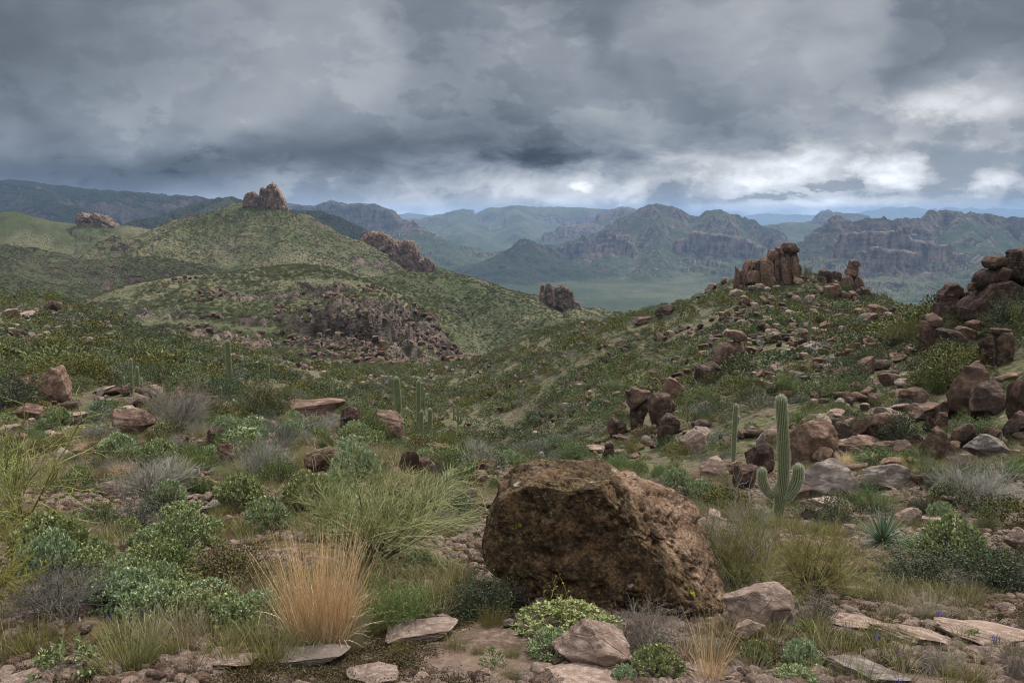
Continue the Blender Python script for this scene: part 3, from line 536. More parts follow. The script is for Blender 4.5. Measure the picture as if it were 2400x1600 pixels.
for nm, r0, r1, mt in LAND:
    i0, i1 = int(np.searchsorted(GR, r0)), int(np.searchsorted(GR, r1)); i1 = min(i1, len(GR) - 1)
    sl = slice(i0, i1 + 1); V = np.stack([GX[sl], GY[sl], GZ[sl]], -1); nr, nc = V.shape[:2]
    idx = np.arange(nr * nc).reshape(nr, nc)
    q = np.stack([idx[:-1, :-1], idx[:-1, 1:], idx[1:, 1:], idx[1:, :-1]], -1).reshape(-1, 4)[:, ::-1]
    V = V.reshape(-1, 3); rk = GROCK[sl].ravel(); tn = GTONE[sl].ravel()
    tr = None
    if i0 == 0:
        V = np.concatenate([V, [[0, 0, float(H(0, 0.3))]]]); rk = np.append(rk, 0); tn = np.append(tn, 0); c = len(V) - 1
        tr = np.stack([idx[0, :-1], np.full(nc - 1, c), idx[0, 1:]], -1)[:, ::-1]
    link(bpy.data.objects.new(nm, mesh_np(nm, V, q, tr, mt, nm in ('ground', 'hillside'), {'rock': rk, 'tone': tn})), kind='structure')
# ------------------------------------------------------------------ generators: rocks
_ico = {}
def ico(n):
    if n not in _ico:
        import bmesh
        bm = bmesh.new(); bmesh.ops.create_icosphere(bm, subdivisions=n, radius=1.0)
        V = np.array([v.co[:] for v in bm.verts]); T = np.array([[v.index for v in f.verts] for f in bm.faces]); bm.free()
        _ico[n] = (V / np.linalg.norm(V, axis=1)[:, None], T)
    return _ico[n]
def _cuts(P, rng, n, lo, hi, soft=0.94, up=0.0):
    for _ in range(n):
        d = rng.normal(size=3); d[2] += up; d /= np.linalg.norm(d)
        s = P @ d; o = s.max() * rng.uniform(lo, hi); P = P - np.outer(np.maximum(s - o, 0) * soft, d)
    return P
def _rough(P, D, seed, amt, f=1.0, vert=0.0):
    n = (fbm3(P * 1.4 * f + 5, 3, seed) - 0.5) * 0.45 + (fbm3(P * 4.5 * f, 4, seed + 3, 0.6) - 0.5) * 0.42
    lz = (P[:, 2] + 0.35 * fbm3(P * 1.1 + 4, 3, seed + 11)) * 3.3 * f; fz = lz - np.floor(lz); n = n + 0.13 * (sstep(fz, 0.75, 0.95) - fz * 0.9)
    cr = np.abs(fbm3(P * 2.3 * f + 9, 3, seed + 7) - 0.5) * 2; n = n - 0.10 * (1 - sstep(cr, 0.0, 0.09))
    lay = np.sin((P[:, 2] + 0.5 * fbm3(P * 1.2, 3, seed + 9)) * 13 * f); n = n + 0.016 * lay
    if vert:
        vx = fbm3(P * np.array([3.2, 3.2, 0.45]) * f + 21, 3, seed + 13) - 0.5; n = n + vert * (0.9 * vx - 0.42 * (1 - sstep(np.abs(vx), 0.0, 0.045)))
    return P + D * (n * amt)[:, None]
def rock_np(seed, sub=4, p=3.0, cuts=9, lo=0.62, hi=0.9, amt=0.5, flat=0.0):
    rng = np.random.default_rng(seed); D, T = ico(sub)
    P = D * ((np.abs(D) ** p).sum(1) ** (-1 / p))[:, None]; P = P + D * ((fbm3(D * 1.1 + seed, 2, seed) - 0.5) * 0.5)[:, None]
    P = _cuts(P, rng, cuts, lo, hi); P = _rough(P, D, seed, amt)
    lo_, hi_ = P.min(0), P.max(0); P = (P - (lo_ + hi_) / 2) / (hi_ - lo_); P[:, 2] += 0.5   # unit box standing on z = 0
    return P, T
def outline_np(poly, depth, seed, sub=5, e=0.5, ey=0.65, amt=0.25, cuts=0, rf=1.0, tilt=0.0, vert=0.0):
    """a solid whose front silhouette is the closed polygon [(x, z) in metres] and whose thickness is depth"""
    poly = np.asarray(poly, float); nx = np.roll(poly, -1, 0); cr = poly[:, 0] * nx[:, 1] - nx[:, 0] * poly[:, 1]
    A = cr.sum() / 2; c = ((poly + nx) * cr[:, None]).sum(0) / (6 * A)
    t = np.linspace(0, 1, 40, endpoint=False); pts = (poly[:, None] + (nx - poly)[:, None] * t[None, :, None]).reshape(-1, 2) - c
    an = np.arctan2(pts[:, 1], pts[:, 0]); ra = np.hypot(pts[:, 0], pts[:, 1]); o = np.argsort(an)
    D, T = ico(sub); rng = np.random.default_rng(seed)
    th = np.arctan2(D[:, 2], D[:, 0]); R = np.interp(th, an[o], ra[o], period=2 * math.pi)
    s = np.hypot(D[:, 0], D[:, 2]) ** e; y = np.sign(D[:, 1]) * np.abs(D[:, 1]) ** ey * depth / 2
    P = np.stack([np.cos(th) * R * s, y, np.sin(th) * R * s], -1)
    sz = math.sqrt(abs(A)); Q = P / sz
    if cuts:
        for _ in range(cuts):
            d = rng.normal(size=3) * (0.9, 1.0, 0.6); d /= np.linalg.norm(d); q = Q @ d; oo = q.min() + (q.max() - q.min()) * rng.uniform(0.80, 0.95); Q = Q - np.outer(np.maximum(q - oo, 0) * 0.92, d)
    Q = _rough(Q * 2, D, seed, amt, rf, vert) / 2
    P = Q * sz; P[:, 0] += c[0]; P[:, 2] += c[1]
    P[:, 1] += tilt * P[:, 2]
    return P, T
# ------------------------------------------------------------------ generators: plants
def unit(v): return v / (np.linalg.norm(v, axis=-1, keepdims=True) + 1e-9)
class Geo:
    def __init__(s): s.V, s.Q, s.A, s.n = [], [], [], 0
    def add(s, V, Q, a):
        s.V.append(V.reshape(-1, 3)); s.Q.append(Q.reshape(-1, 4) + s.n); s.A.append(np.broadcast_to(np.asarray(a, float).reshape(-1, 1), (V.shape[0], V.shape[1])).ravel() if V.ndim == 3 else a)
        s.n += V.reshape(-1, 3).shape[0]
    def segs(s, A, B, ra, rb, tint=0.5, k=3):
        d = unit(B - A); h = np.where(np.abs(d[:, 2:]) > 0.9, [[1.0, 0, 0]], [[0, 0, 1.0]]); u = unit(np.cross(d, h)); v = np.cross(d, u)
        an = np.arange(k) * 2 * math.pi / k; ring = u[:, None] * np.cos(an)[None, :, None] + v[:, None] * np.sin(an)[None, :, None]
        ra, rb = (np.broadcast_to(np.asarray(r, float), (len(A),))[:, None, None] for r in (ra, rb))
        V = np.concatenate([A[:, None] + ring * ra, B[:, None] + ring * rb], 1); i = np.arange(k); j = (i + 1) % k
        q = np.stack([i, j, j + k, i + k], -1); s.add(V, q[None] + (np.arange(len(A)) * 2 * k)[:, None, None], np.broadcast_to(tint, (len(A),)))
    def leaves(s, P, d, side, L, W, tint=0.5, fold=0.25, mid=0.5):
        d, side = unit(d), unit(side - (side * d).sum(-1, keepdims=True) * d); n = np.cross(side, d)
        L, W = np.broadcast_to(L, (len(P),))[:, None], np.broadcast_to(W, (len(P),))[:, None]
        m = P + d * L * mid + n * L * fold * 0.15
        V = np.stack([P, m + side * W / 2, P + d * L - n * L * fold * 0.2, m - side * W / 2], 1)
        s.add(V, np.arange(4)[None, None] + (np.arange(len(P)) * 4)[:, None, None], np.broadcast_to(tint, (len(P),)))
    def mesh(s, name, mat): return mesh_np(name, np.concatenate(s.V), np.concatenate(s.Q), None, mat, False, {'tint': np.concatenate(s.A)})
def rnd_dirs(rng, n, zmin=-0.2, zmax=1.0):
    z = rng.uniform(zmin, zmax, n); a = rng.uniform(0, 2 * math.pi, n); r = np.sqrt(np.maximum(0, 1 - z * z)); return np.stack([r * np.cos(a), r * np.sin(a), z], -1)
def grow(rng, P, D, levels):
    """branching shrub; levels = (segments, length, wiggle, lift, children, spread, radius at root, radius at end)"""
    out = []; R = None
    for li, (ns, L, wg, up, nc, sp, r0, r1) in enumerate(levels):
        n = len(P); Ls = L * rng.uniform(0.6, 1.25, n) / ns; p, d = P, D; pp, dd = [p], [d]
        for k in range(ns):
            d = unit(d + rng.normal(size=(n, 3)) * wg + np.array([0, 0, up])); q = p + d * Ls[:, None]
            f0, f1 = k / ns, (k + 1) / ns; out.append((p, q, np.full(n, r0 + (r1 - r0) * f0), np.full(n, r0 + (r1 - r0) * f1), li)); p = q; pp.append(p); dd.append(d)
        if li == len(levels) - 1: return out, p, d
        pp, dd = np.array(pp), np.array(dd); m = n * nc; src = np.repeat(np.arange(n), nc); t = rng.uniform(0.25, 1.0, m) * ns; t[::nc] = ns * 0.999
        i = t.astype(int); f = (t - i)[:, None]; P = pp[i, src] * (1 - f) + pp[i + 1, src] * f; D = unit(dd[i + 1, src] + rng.normal(size=(m, 3)) * sp)
    return out, P, D
def emit(g, out, tint, rng, minlvl=0, maxlvl=9, k=3):
    for a, b, ra, rb, li in out:
        if minlvl <= li <= maxlvl: g.segs(a, b, ra, rb, np.clip(tint + rng.normal(size=len(a)) * 0.16, 0, 1), k)

def mat_leaf(name, c0, c1, rough=0.7, trans=0.0, hue=0.12):
    m, b = new_mat(name, rough, 0.25); t = attr('tint'); c = mixc(t, c0, c1)
    r = objrand(); n = E.nt.nodes.new('ShaderNodeHueSaturation'); E.nt.links.new(c.s, n.inputs['Color'])
    E.nt.links.new((0.5 + (r - 0.5) * hue * 0.4).s, n.inputs['Hue']); E.nt.links.new((0.85 + 0.35 * r).s, n.inputs['Value']); E.nt.links.new((1.1 - 0.3 * r).s, n.inputs['Saturation'])
    setc(b, E(n.outputs[0])); return m
ML = dict(
 brittle=mat_leaf('brittlebush_leaf', (0.105, 0.145, 0.05), (0.36, 0.405, 0.195), 0.8),
 green=mat_leaf('green_leaf', (0.05, 0.085, 0.020), (0.155, 0.215, 0.055)),
 dark=mat_leaf('dark_leaf', (0.022, 0.036, 0.014), (0.075, 0.095, 0.036)),
 olive=mat_leaf('olive_leaf', (0.075, 0.068, 0.022), (0.16, 0.145, 0.045)),
 yellowgreen=mat_leaf('yellow_green_twig', (0.11, 0.11, 0.018), (0.29, 0.27, 0.055), 0.6),
 broom=mat_leaf('broom_twig', (0.11, 0.108, 0.028), (0.31, 0.285, 0.09), 0.6),
 grey=mat_leaf('grey_twig', (0.115, 0.10, 0.082), (0.33, 0.295, 0.25), 0.85),
 bark=mat_leaf('bark', (0.035, 0.030, 0.026), (0.12, 0.105, 0.09), 0.9),
 straw=mat_leaf('straw', (0.33, 0.20, 0.085), (0.80, 0.61, 0.36), 0.6, hue=0.05),
 grass=mat_leaf('grass_blade', (0.075, 0.078, 0.018), (0.26, 0.235, 0.075), 0.6),
 palegrass=mat_leaf('pale_grass_blade', (0.15, 0.125, 0.07), (0.36, 0.30, 0.19), 0.7),
 moss=mat_leaf('brown_moss', (0.040, 0.030, 0.012), (0.115, 0.085, 0.034), 0.9),
 purple=mat_leaf('lupine_flower', (0.075, 0.05, 0.33), (0.19, 0.13, 0.60), 0.7),
 agave=mat_leaf('yucca_blade', (0.065, 0.11, 0.065), (0.20, 0.27, 0.18), 0.5),
 slope=mat_leaf('slope_shrub_leaf', (0.036, 0.046, 0.014), (0.150, 0.162, 0.054), 0.8, hue=0.25),
 sloped=mat_leaf('slope_dark_leaf', (0.028, 0.040, 0.016), (0.112, 0.130, 0.052), 0.8, hue=0.2),
 slopey=mat_leaf('slope_yellow_leaf', (0.065, 0.075, 0.018), (0.165, 0.172, 0.05), 0.8, hue=0.2),
 slopeg=mat_leaf('slope_grey_leaf', (0.075, 0.080, 0.055), (0.20, 0.205, 0.15), 0.8, hue=0.2))

def g_brittle(seed, n=120, R=0.5, Hh=0.5, leaf=0.055, per=34):
    rng = np.random.default_rng(seed); gs, gl = Geo(), Geo()
    d = rnd_dirs(rng, n, 0.12, 1.0); lump = 0.72 + 0.5 * fbm3(d * 2.2 + seed, 3, seed)
    tip = d * np.array([R, R, Hh]) * lump[:, None]; base = rng.normal(size=(n, 3)) * np.array([0.05, 0.05, 0]) * R
    mid = (tip * 0.55 + base * 0.45) + np.array([0, 0, -0.06 * Hh]) + rng.normal(size=(n, 3)) * 0.03 * R
    gs.segs(base, mid, 0.006, 0.004, rng.uniform(0.2, 0.9, n)); gs.segs(mid, tip, 0.004, 0.0025, rng.uniform(0.3, 0.9, n))
    m = n * per; src = np.repeat(np.arange(n), per); t = 1 - rng.uniform(0, 1, m) ** 1.8 * 0.62; ax = unit(tip - mid)[src]
    Pl = mid[src] + (tip - mid)[src] * t[:, None] + rng.normal(size=(m, 3)) * 0.028 * R
    dl = unit(ax * rng.uniform(0.2, 0.9, (m, 1)) + rnd_dirs(rng, m, -0.5, 0.9)); sd = np.cross(dl, rng.normal(size=(m, 3)))
    L = leaf * rng.uniform(0.6, 1.3, m); gl.leaves(Pl, dl, sd, L, L * 0.5, np.clip(rng.normal(0.5, 0.22, m), 0, 1))
    return [('stems', gs.mesh('brittlebush_stems', ML['bark'])), ('leaves', gl.mesh('brittlebush_leaves', ML['brittle']))]
def g_flowering(seed):
    p = g_brittle(seed, 110, 0.5, 0.5); rng = np.random.default_rng(seed + 5); g = Geo(); n = 14
    b = np.stack([rng.uniform(-0.3, 0.42, n), rng.uniform(-0.2, 0.2, n), rng.uniform(0.34, 0.42, n)], -1); d = unit(np.stack([rng.normal(0.12, 0.25, n), rng.normal(0, 0.2, n), np.ones(n)], -1))
    out, P, D = grow(rng, b, d, [(5, 0.30, 0.16, 0.1, 2, 0.5, 0.0035, 0.0028), (3, 0.10, 0.1, 0.3, 1, 0.1, 0.003, 0.0022)]); emit(g, out, 0.8, rng)
    m = len(P) * 7; s = np.repeat(np.arange(len(P)), 7); dl = rnd_dirs(rng, m, -0.4, 1); g.leaves(P[s], dl, rng.normal(size=(m, 3)), 0.016, 0.011, 0.95)
    return p + [('flower_stalks', g.mesh('flower_stalks', ML['yellowgreen']))]
def g_twig(seed, stems=16, h=1.0, mat='broom', spread=0.55, lv=None, lift=0.06, wig=0.09, branch='bark', leafy=0):
    rng = np.random.default_rng(seed); d = unit(np.stack([rng.normal(0, spread, stems), rng.normal(0, spread, stems), np.ones(stems)], -1)); P = rng.normal(size=(stems, 3)) * np.array([0.05, 0.05, 0]) * h
    lv = lv or [(4, 0.52, wig, lift, 5, 0.5, 0.011, 0.006), (3, 0.36, wig, lift, 5, 0.42, 0.0055, 0.0034), (3, 0.26, wig, lift, 4, 0.38, 0.003, 0.002), (2, 0.16, wig, lift, 1, 0.3, 0.0019, 0.0012)]
    lv = [(a, L * h, w, u, c, s, r0, r1) for a, L, w, u, c, s, r0, r1 in lv]; out, tp, td = grow(rng, P, d, lv); g1, g2 = Geo(), Geo()
    emit(g1, out, 0.5, rng, 0, 0, 4); emit(g2, out, 0.5, rng, 1, 9)
    if leafy:
        m = len(tp) * leafy; s = np.repeat(np.arange(len(tp)), leafy); dl = unit(td[s] + rnd_dirs(rng, m, -0.6, 1.0)); L = 0.022 * h * rng.uniform(0.6, 1.4, m)
        g2.leaves(tp[s] - td[s] * rng.uniform(0, 0.14 * h, (m, 1)) + rng.normal(size=(m, 3)) * 0.008, dl, rng.normal(size=(m, 3)), L, L * 0.42, np.clip(rng.normal(0.55, 0.25, m), 0, 1))
    return [('branches', g1.mesh('branches', ML[branch])), ('twigs' if not leafy else 'foliage', g2.mesh('twigs', ML[mat]))]
def g_leafy(seed, mat='dark', h=0.8, R=0.6, n=150, leaf=0.03, per=34, branch='bark'):
    rng = np.random.default_rng(seed); gs, gl = Geo(), Geo(); d = rnd_dirs(rng, n, 0.0, 1.0); lump = 0.62 + 0.7 * fbm3(d * 2.6 + seed, 3, seed)
    tip = d * np.array([R, R, h]) * (lump * rng.uniform(0.6, 1.0, n))[:, None]; tip[:, 2] += 0.04 * h; base = rng.normal(size=(n, 3)) * np.array([0.06, 0.06, 0]) * R; mid = tip * 0.5 + rng.normal(size=(n, 3)) * 0.05 * R
    gs.segs(base, mid, 0.007, 0.004, rng.uniform(0.1, 0.8, n)); gs.segs(mid, tip, 0.004, 0.002, rng.uniform(0.2, 0.9, n))
    m = n * per; s = np.repeat(np.arange(n), per); P = mid[s] + (tip - mid)[s] * rng.uniform(0.1, 1.08, (m, 1)) + rng.normal(size=(m, 3)) * 0.055 * R
    dl = unit(unit(tip)[s] * 0.5 + rnd_dirs(rng, m, -0.5, 1.0)); L = leaf * rng.uniform(0.6, 1.4, m); gl.leaves(P, dl, rng.normal(size=(m, 3)), L, L * 0.55, np.clip(rng.normal(0.45, 0.25, m), 0, 1))
    return [('branches', gs.mesh('branches', ML[branch])), ('foliage', gl.mesh('foliage', ML[mat]))]
def g_grass(seed, n=260, h=0.35, R=0.10, mat='grass', w=0.004, lean=0.35, droop=0.5, heads=0):
    rng = np.random.default_rng(seed); g = Geo(); a = rng.uniform(0, 2 * math.pi, n); r = R * np.sqrt(rng.uniform(0, 1, n)); P = np.stack([r * np.cos(a), r * np.sin(a), np.zeros(n)], -1)
    d = unit(np.stack([np.cos(a) * r / R * lean + rng.normal(0, 0.12, n), np.sin(a) * r / R * lean + rng.normal(0, 0.12, n), np.ones(n)], -1)); L = h * rng.uniform(0.45, 1.08, n) / 5; t = np.clip(rng.normal(0.5, 0.24, n), 0, 1)
    sd = unit(np.cross(d, rng.normal(size=(n, 3)))); ww = w * rng.uniform(0.6, 1.3, n)
    dr = droop * rng.uniform(0, 1, n) ** 2
    for k in range(5):
        d2 = unit(d + (np.stack([d[:, 0], d[:, 1], -0.35 * np.ones(n)], -1)) * (dr * (0.12 + 0.16 * k))[:, None] + rng.normal(size=(n, 3)) * 0.02); Q = P + d2 * L[:, None]
        w0, w1 = ww * (1 - 0.15 * k), ww * (1 - 0.15 * (k + 1)) * (0.25 if k == 4 else 1)
        V = np.stack([P - sd * w0[:, None] / 2, P + sd * w0[:, None] / 2, Q + sd * w1[:, None] / 2, Q - sd * w1[:, None] / 2], 1)
        g.add(V, np.arange(4)[None, None] + (np.arange(n) * 4)[:, None, None], np.clip(t + 0.05 * k, 0, 1)); P, d = Q, d2
    if heads:
        m = n // 2; s = np.repeat(np.arange(m), heads); pp = P[s] - d[s] * rng.uniform(0, h * 0.30, (len(s), 1)); g.leaves(pp, unit(d[s] + rnd_dirs(rng, len(s), -0.2, 0.6) * 0.5), rng.normal(size=(len(s), 3)), 0.016, 0.0035, np.clip(rng.normal(0.85, 0.15, len(s)), 0, 1))
    return g
def g_clump(seed, mat, n=260, R=0.5, h=0.42, leaf=0.085):
    """small shrub seen from afar: a lumpy dome of leaf sprays over a few stems"""
    rng = np.random.default_rng(seed); g = Geo(); d = rnd_dirs(rng, n, -0.05, 1.0); lump = 0.60 + 0.75 * fbm3(d * 2.4 + seed * 1.7, 3, seed); k = rng.uniform(0.45, 1.0, n) ** 0.5
    P = d * np.array([R, R, h]) * (lump * k)[:, None] + np.array([0, 0, 0.05]); dl = unit(d * 0.8 + rnd_dirs(rng, n, -0.5, 1.0)); L = leaf * rng.uniform(0.6, 1.5, n)
    g.leaves(P, dl, rng.normal(size=(n, 3)), L, L * rng.uniform(0.35, 0.7, n), np.clip(rng.normal(0.45, 0.25, n) + 0.1 * d[:, 2], 0, 1))
    return g.mesh('shrub', ML[mat])
# ------------------------------------------------------------------ rock materials
def mat_rock(name, dark, mid, light, sc=1.0, lichen=0.5, bd=0.05, grey=0.35):
    m, b = new_mat(name, 0.92, 0.15); p = objpos(); r = objrand()
    pp = E.op('ADD', 0, 0); o = E.nt.nodes.new('ShaderNodeVectorMath'); o.operation = 'ADD'; E.nt.links.new(p.s, o.inputs[0]); E.nt.links.new(comb(r * 40.0, r * 17.0, r * 9.0).s, o.inputs[1]); p = E(o.outputs[0])
    n1, n2, n3 = noise(p, 0.9 * sc, 5, 0.6), noise(p, 4.0 * sc, 6, 0.65), noise(p, 20 * sc, 5, 0.7)
    lay = noise(scalev(p, (0.6, 0.6, 3.0)), 2.2 * sc, 5, 0.6)
    c = mixc(smooth(n1 * 0.6 + n2 * 0.4 + 0.3 * (lay - 0.5), 0.36, 0.62), dark, mid)
    c = mixc(smooth(n2 + 0.5 * (n3 - 0.5), 0.48, 0.68), c, light)
    c = mixc(smooth(noise(p, 1.7 * sc, 6, 0.7), 0.56, 0.70) * grey, c, (0.20, 0.19, 0.175))
    if lichen: c = mixc(smooth(voronoi(p, 5 * sc, out='Distance') + 0.5 * n3, 0.34, 0.22) * smooth(n1, 0.45, 0.6) * lichen, c, (0.17, 0.175, 0.10))
    c = mixc(1.0, c, mixc(r, (0.80, 0.80, 0.82), (1.18, 1.12, 1.05)), 'MULTIPLY')
    setc(b, c); crack = voronoi(p, 1.6 * sc, 'DISTANCE_TO_EDGE')
    bump(b, n2 * 0.8 + n3 * 0.5 + lay * 0.5 - smooth(crack, 0.05, 0.0) * 0.25, bd, 0.9); return m
MR = mat_rock('brown_rock', (0.070, 0.045, 0.034), (0.155, 0.100, 0.074), (0.24, 0.165, 0.125), 1.0, 0.4, 0.06)
MRD = mat_rock('dark_varnished_rock', (0.036, 0.025, 0.020), (0.085, 0.056, 0.042), (0.16, 0.105, 0.08), 0.7, 0.4, 0.10, 0.2)
MRL = mat_rock('pale_rock', (0.15, 0.105, 0.082), (0.25, 0.185, 0.15), (0.35, 0.275, 0.235), 1.6, 0.25, 0.03)
MRG = mat_rock('grey_slab_rock', (0.10, 0.082, 0.072), (0.19, 0.155, 0.135), (0.29, 0.25, 0.22), 0.9, 0.5, 0.05, 0.6)
MRT = mat_rock('red_tower_rock', (0.12, 0.082, 0.064), (0.225, 0.160, 0.126), (0.35, 0.265, 0.215), 0.10, 0.0, 0.8, 0.2)
def mat_hero():
    m, b = new_mat('lichen_boulder', 0.9, 0.15); p = objpos(); x, y, z = sep(p)
    n1, n2, n3, n4 = noise(p, 1.6, 5, 0.6), noise(p, 6, 7, 0.68), noise(p, 22, 6, 0.7), noise(p, 60, 4, 0.7)
    tan = mixc(smooth(n2 + 0.4 * (n3 - 0.5), 0.38, 0.64), (0.15, 0.092, 0.058), (0.36, 0.245, 0.165))
    varn_shade = mixc(smooth(n2 * 0.5 + n3 * 0.5, 0.42, 0.62), (0.048, 0.033, 0.020), (0.195, 0.122, 0.066))
    varn_shade = mixc(smooth(noise(p, 9, 6, 0.7), 0.56, 0.68), varn_shade, (0.20, 0.12, 0.07))
    # front: lichen and backlit shade painted dark; top and right flank painted lit tan
    d = emax(0.79 * x + 0.61 * z - BOULDER_EDGE[0], 1.6 * (z - BOULDER_EDGE[1])) + 0.16 * (n2 - 0.5) + 0.10 * (n1 - 0.5)
    crust_shade = smooth(d, 0.04, -0.05)
    side = smooth(noise(p, 2.2, 5, 0.6), 0.48, 0.60)
    crust_shade = emax(crust_shade, side * 0.75 * smooth(d, 0.10, 0.22))
    c = mixc(crust_shade * smooth(n3 + n2, 0.76, 0.90), tan, varn_shade); c = mixc(crust_shade * 0.85, c, varn_shade)
    lv = voronoi(p, 30.0); lm = smooth(lv + 0.6 * (n4 - 0.5), 0.36, 0.18) * smooth(n1 + 0.7 * (n3 - 0.5), 0.40, 0.52)
    c = mixc(lm * crust_shade * 0.85, c, mixc(n4, (0.13, 0.115, 0.028), (0.25, 0.25, 0.11)))
    ly = voronoi(p, 4.3); ym = smooth(ly + 0.25 * (n3 - 0.5), 0.15, 0.10) * smooth(n1 + 0.1 * n2, 0.56, 0.60)
    c = mixc(ym, c, (0.30, 0.29, 0.02)); wl = voronoi(scalev(p, (1, 1, 1.01)), 3.1); c = mixc(smooth(wl + 0.25 * (n3 - 0.5), 0.10, 0.06), c, (0.36, 0.37, 0.31))
    pit = voronoi(p, 13.0); pm = smooth(pit + 0.15 * (n3 - 0.5), 0.24, 0.13) * smooth(noise(p, 3, 4), 0.46, 0.58)
    n5 = noise(p, 34, 5, 0.75); c = mixc(1.0, c, mixc(smooth(n5, 0.34, 0.66), (0.55, 0.55, 0.56), (1.5, 1.45, 1.4)), 'MULTIPLY')
    setc(b, c); bump(b, n2 * 0.9 + n3 * 0.9 + n4 * 0.6 + n5 * 0.6 - pm * 1.3, 0.05, 1.0); return m
BOULDER_EDGE = (0.82, 1.19)
M_HERO = mat_hero()
def mat_cactus():
    m, b = new_mat('saguaro_skin', 0.6, 0.3); rib = attr('rib'); n = noise(objpos(), 5, 4); zz = noise(scalev(objpos(), (0.4, 0.4, 7)), 1.0, 3)
    c = mixc(smooth(rib, 0.35, 0.95), (0.072, 0.100, 0.040), (0.255, 0.280, 0.145)); c = mixc(smooth(n + 0.5 * (zz - 0.5), 0.5, 0.75) * 0.4, c, (0.19, 0.18, 0.10)); setc(b, c); return m
M_CACT = mat_cactus(); M_SPINE = mat_leaf('cactus_spine', (0.32, 0.30, 0.22), (0.62, 0.60, 0.50), 0.6)
M_RSPINE = mat_leaf('barrel_cactus_spine', (0.20, 0.095, 0.07), (0.46, 0.33, 0.24), 0.6)
# ------------------------------------------------------------------ placing things on the land
CROP = dict(A=(0, 750), B=(800, 750), C=(1600, 750), D=(0, 1150), E=(800, 1150), F=(1600, 1150), G=(0, 400), H=(800, 400), I=(1600, 400))
def pxy(crop, x, y, s=2.94):
    o = CROP[crop]; return o[0] + x / s, o[1] + y / s
def empty(name, loc, label=None, cat=None, group=None):
    o = bpy.data.objects.new(name, None); o.empty_display_size = 0.1; o.location = [float(v) for v in loc]
    return link(o, None, label=label, category=cat, group=group)
def solid(name, V, T, mat, loc=(0, 0, 0), parent=None, **kw):
    o = bpy.data.objects.new(name, mesh_np(name, V, None, T, mat, mat is not MRT)); o.location = [float(v) for v in loc]; return link(o, parent, **kw)
BACK = 0.45
def span(x0, y0, x1, y1, Y=None):
    """ground point, width and height in metres of something seen in that box of the photograph, standing on the land"""
    xc = (x0 + x1) / 2; g = hit(xc, y1) if Y is None else at(xc, y1, Y); Yc = g[1]
    w = (x1 - x0) * Yc / F; h = (y1 - y0) * Yc / F; return g, w, h, Yc
ROCKP = {}
def rock_proto(i):
    if i not in ROCKP:
        k = i % 12; p, cuts, amt = ((3, 14, .26), (2.4, 18, .28), (2.1, 12, .34), (4.5, 10, .24))[k % 4]
        ROCKP[i] = rock_np(100 + k, 5, p, cuts, 0.52, 0.84, amt)
    return ROCKP[i]
_rm = {}
def rock(label, box, mat, seed=0, kind='boulder', cat='rock', Y=None, sink=0.22, depth=None, group=None, rot=0.0, tilt=0.0, unique=False):
    x0, y0, x1, y1 = box; g, w, h, Yc = span(x0, y0, x1, y1, Y); d = depth * w if depth else min(max(0.55 * w + 0.4 * h, 0.4 * w), 1.4 * max(w, h))
    hh = h * (1 + sink); key = (seed % 12, mat.name)
    if unique or key not in _rm:
        V, T = rock_proto(seed % 12) if not unique else rock_np(500 + seed, 6, 3.2, 10, 0.6, 0.9, 0.3)
        me = mesh_np(kind, V, None, T, mat, True)
        if not unique: _rm[key] = me
    else: me = _rm[key]
    if sink >= 0.5:                                   # a slab bedded in the ground: its height in the picture is its depth
        q = hit(xc_ := (x0 + x1) / 2, y0 + 0.12 * (y1 - y0)); dv = q - g; L = float(np.clip(math.hypot(dv[0], dv[1]), 0.5 * w, 2.0 * w)); L = min(L, max(1.6 * w, 3 * h)); dirv = dv / (math.hypot(dv[0], dv[1]) + 1e-6); c = g + dirv * L / 2; th = max(0.10 * w, 0.16 * L)
        o = bpy.data.objects.new(kind, me); c[2] = (g[2] + float(H(g[0] + dirv[0] * L, g[1] + dirv[1] * L))) / 2 + 0.02
        o.location = (c[0], c[1], c[2] - th * 0.34); o.scale = (w * 1.05, L * 1.1, th * 1.0); o.rotation_euler = (math.atan2(float(H(g[0] + dirv[0] * L, g[1] + dirv[1] * L)) - g[2], L), tilt, rot * 0.5)
        return link(o, None, label=label, category=cat, group=group)
    o = bpy.data.objects.new(kind, me); Yb = Yc + d * 0.35; k = Yb / Yc
    o.location = (g[0] * k, Yb, g[2] - sink * h * 0.8 + min(0.0, float(H(g[0] * k, Yb)) - g[2]) * 0.0); o.scale = (w * k * 1.03, d, hh * k); o.rotation_euler = (tilt * 0.3, tilt, rot)
    return link(o, None, label=label, category=cat, group=group)
def poly_rock(name, pts, Yc, depth, seed, mat, parent=None, base=None, sub=5, e=0.45, amt=0.22, cuts=3, rf=1.0, down=0.0, vert=0.0, **kw):
    """one solid from its outline in photograph pixels, placed Yc metres away"""
    P = np.array([at(px, py, Yc) for px, py in pts]); org = np.array([P[:, 0].mean(), Yc, P[:, 2].min()]) if base is None else np.asarray(base, float)
    poly = np.stack([P[:, 0] - org[0], P[:, 2] - org[2]], -1)
    if down: zc = poly[:, 1].min() + 0.25 * (poly[:, 1].max() - poly[:, 1].min()); poly[:, 1] = np.where(poly[:, 1] < zc, poly[:, 1] - down, poly[:, 1])
    V, T = outline_np(poly, depth, seed, sub, e, 0.6, amt, cuts, rf, 0.0, vert); V[:, 1] += Yc - org[1]
    if parent is not None: return solid(name, V, T, mat, org - np.asarray(parent.location), parent, **kw)
    return solid(name, V, T, mat, org, None, **kw)
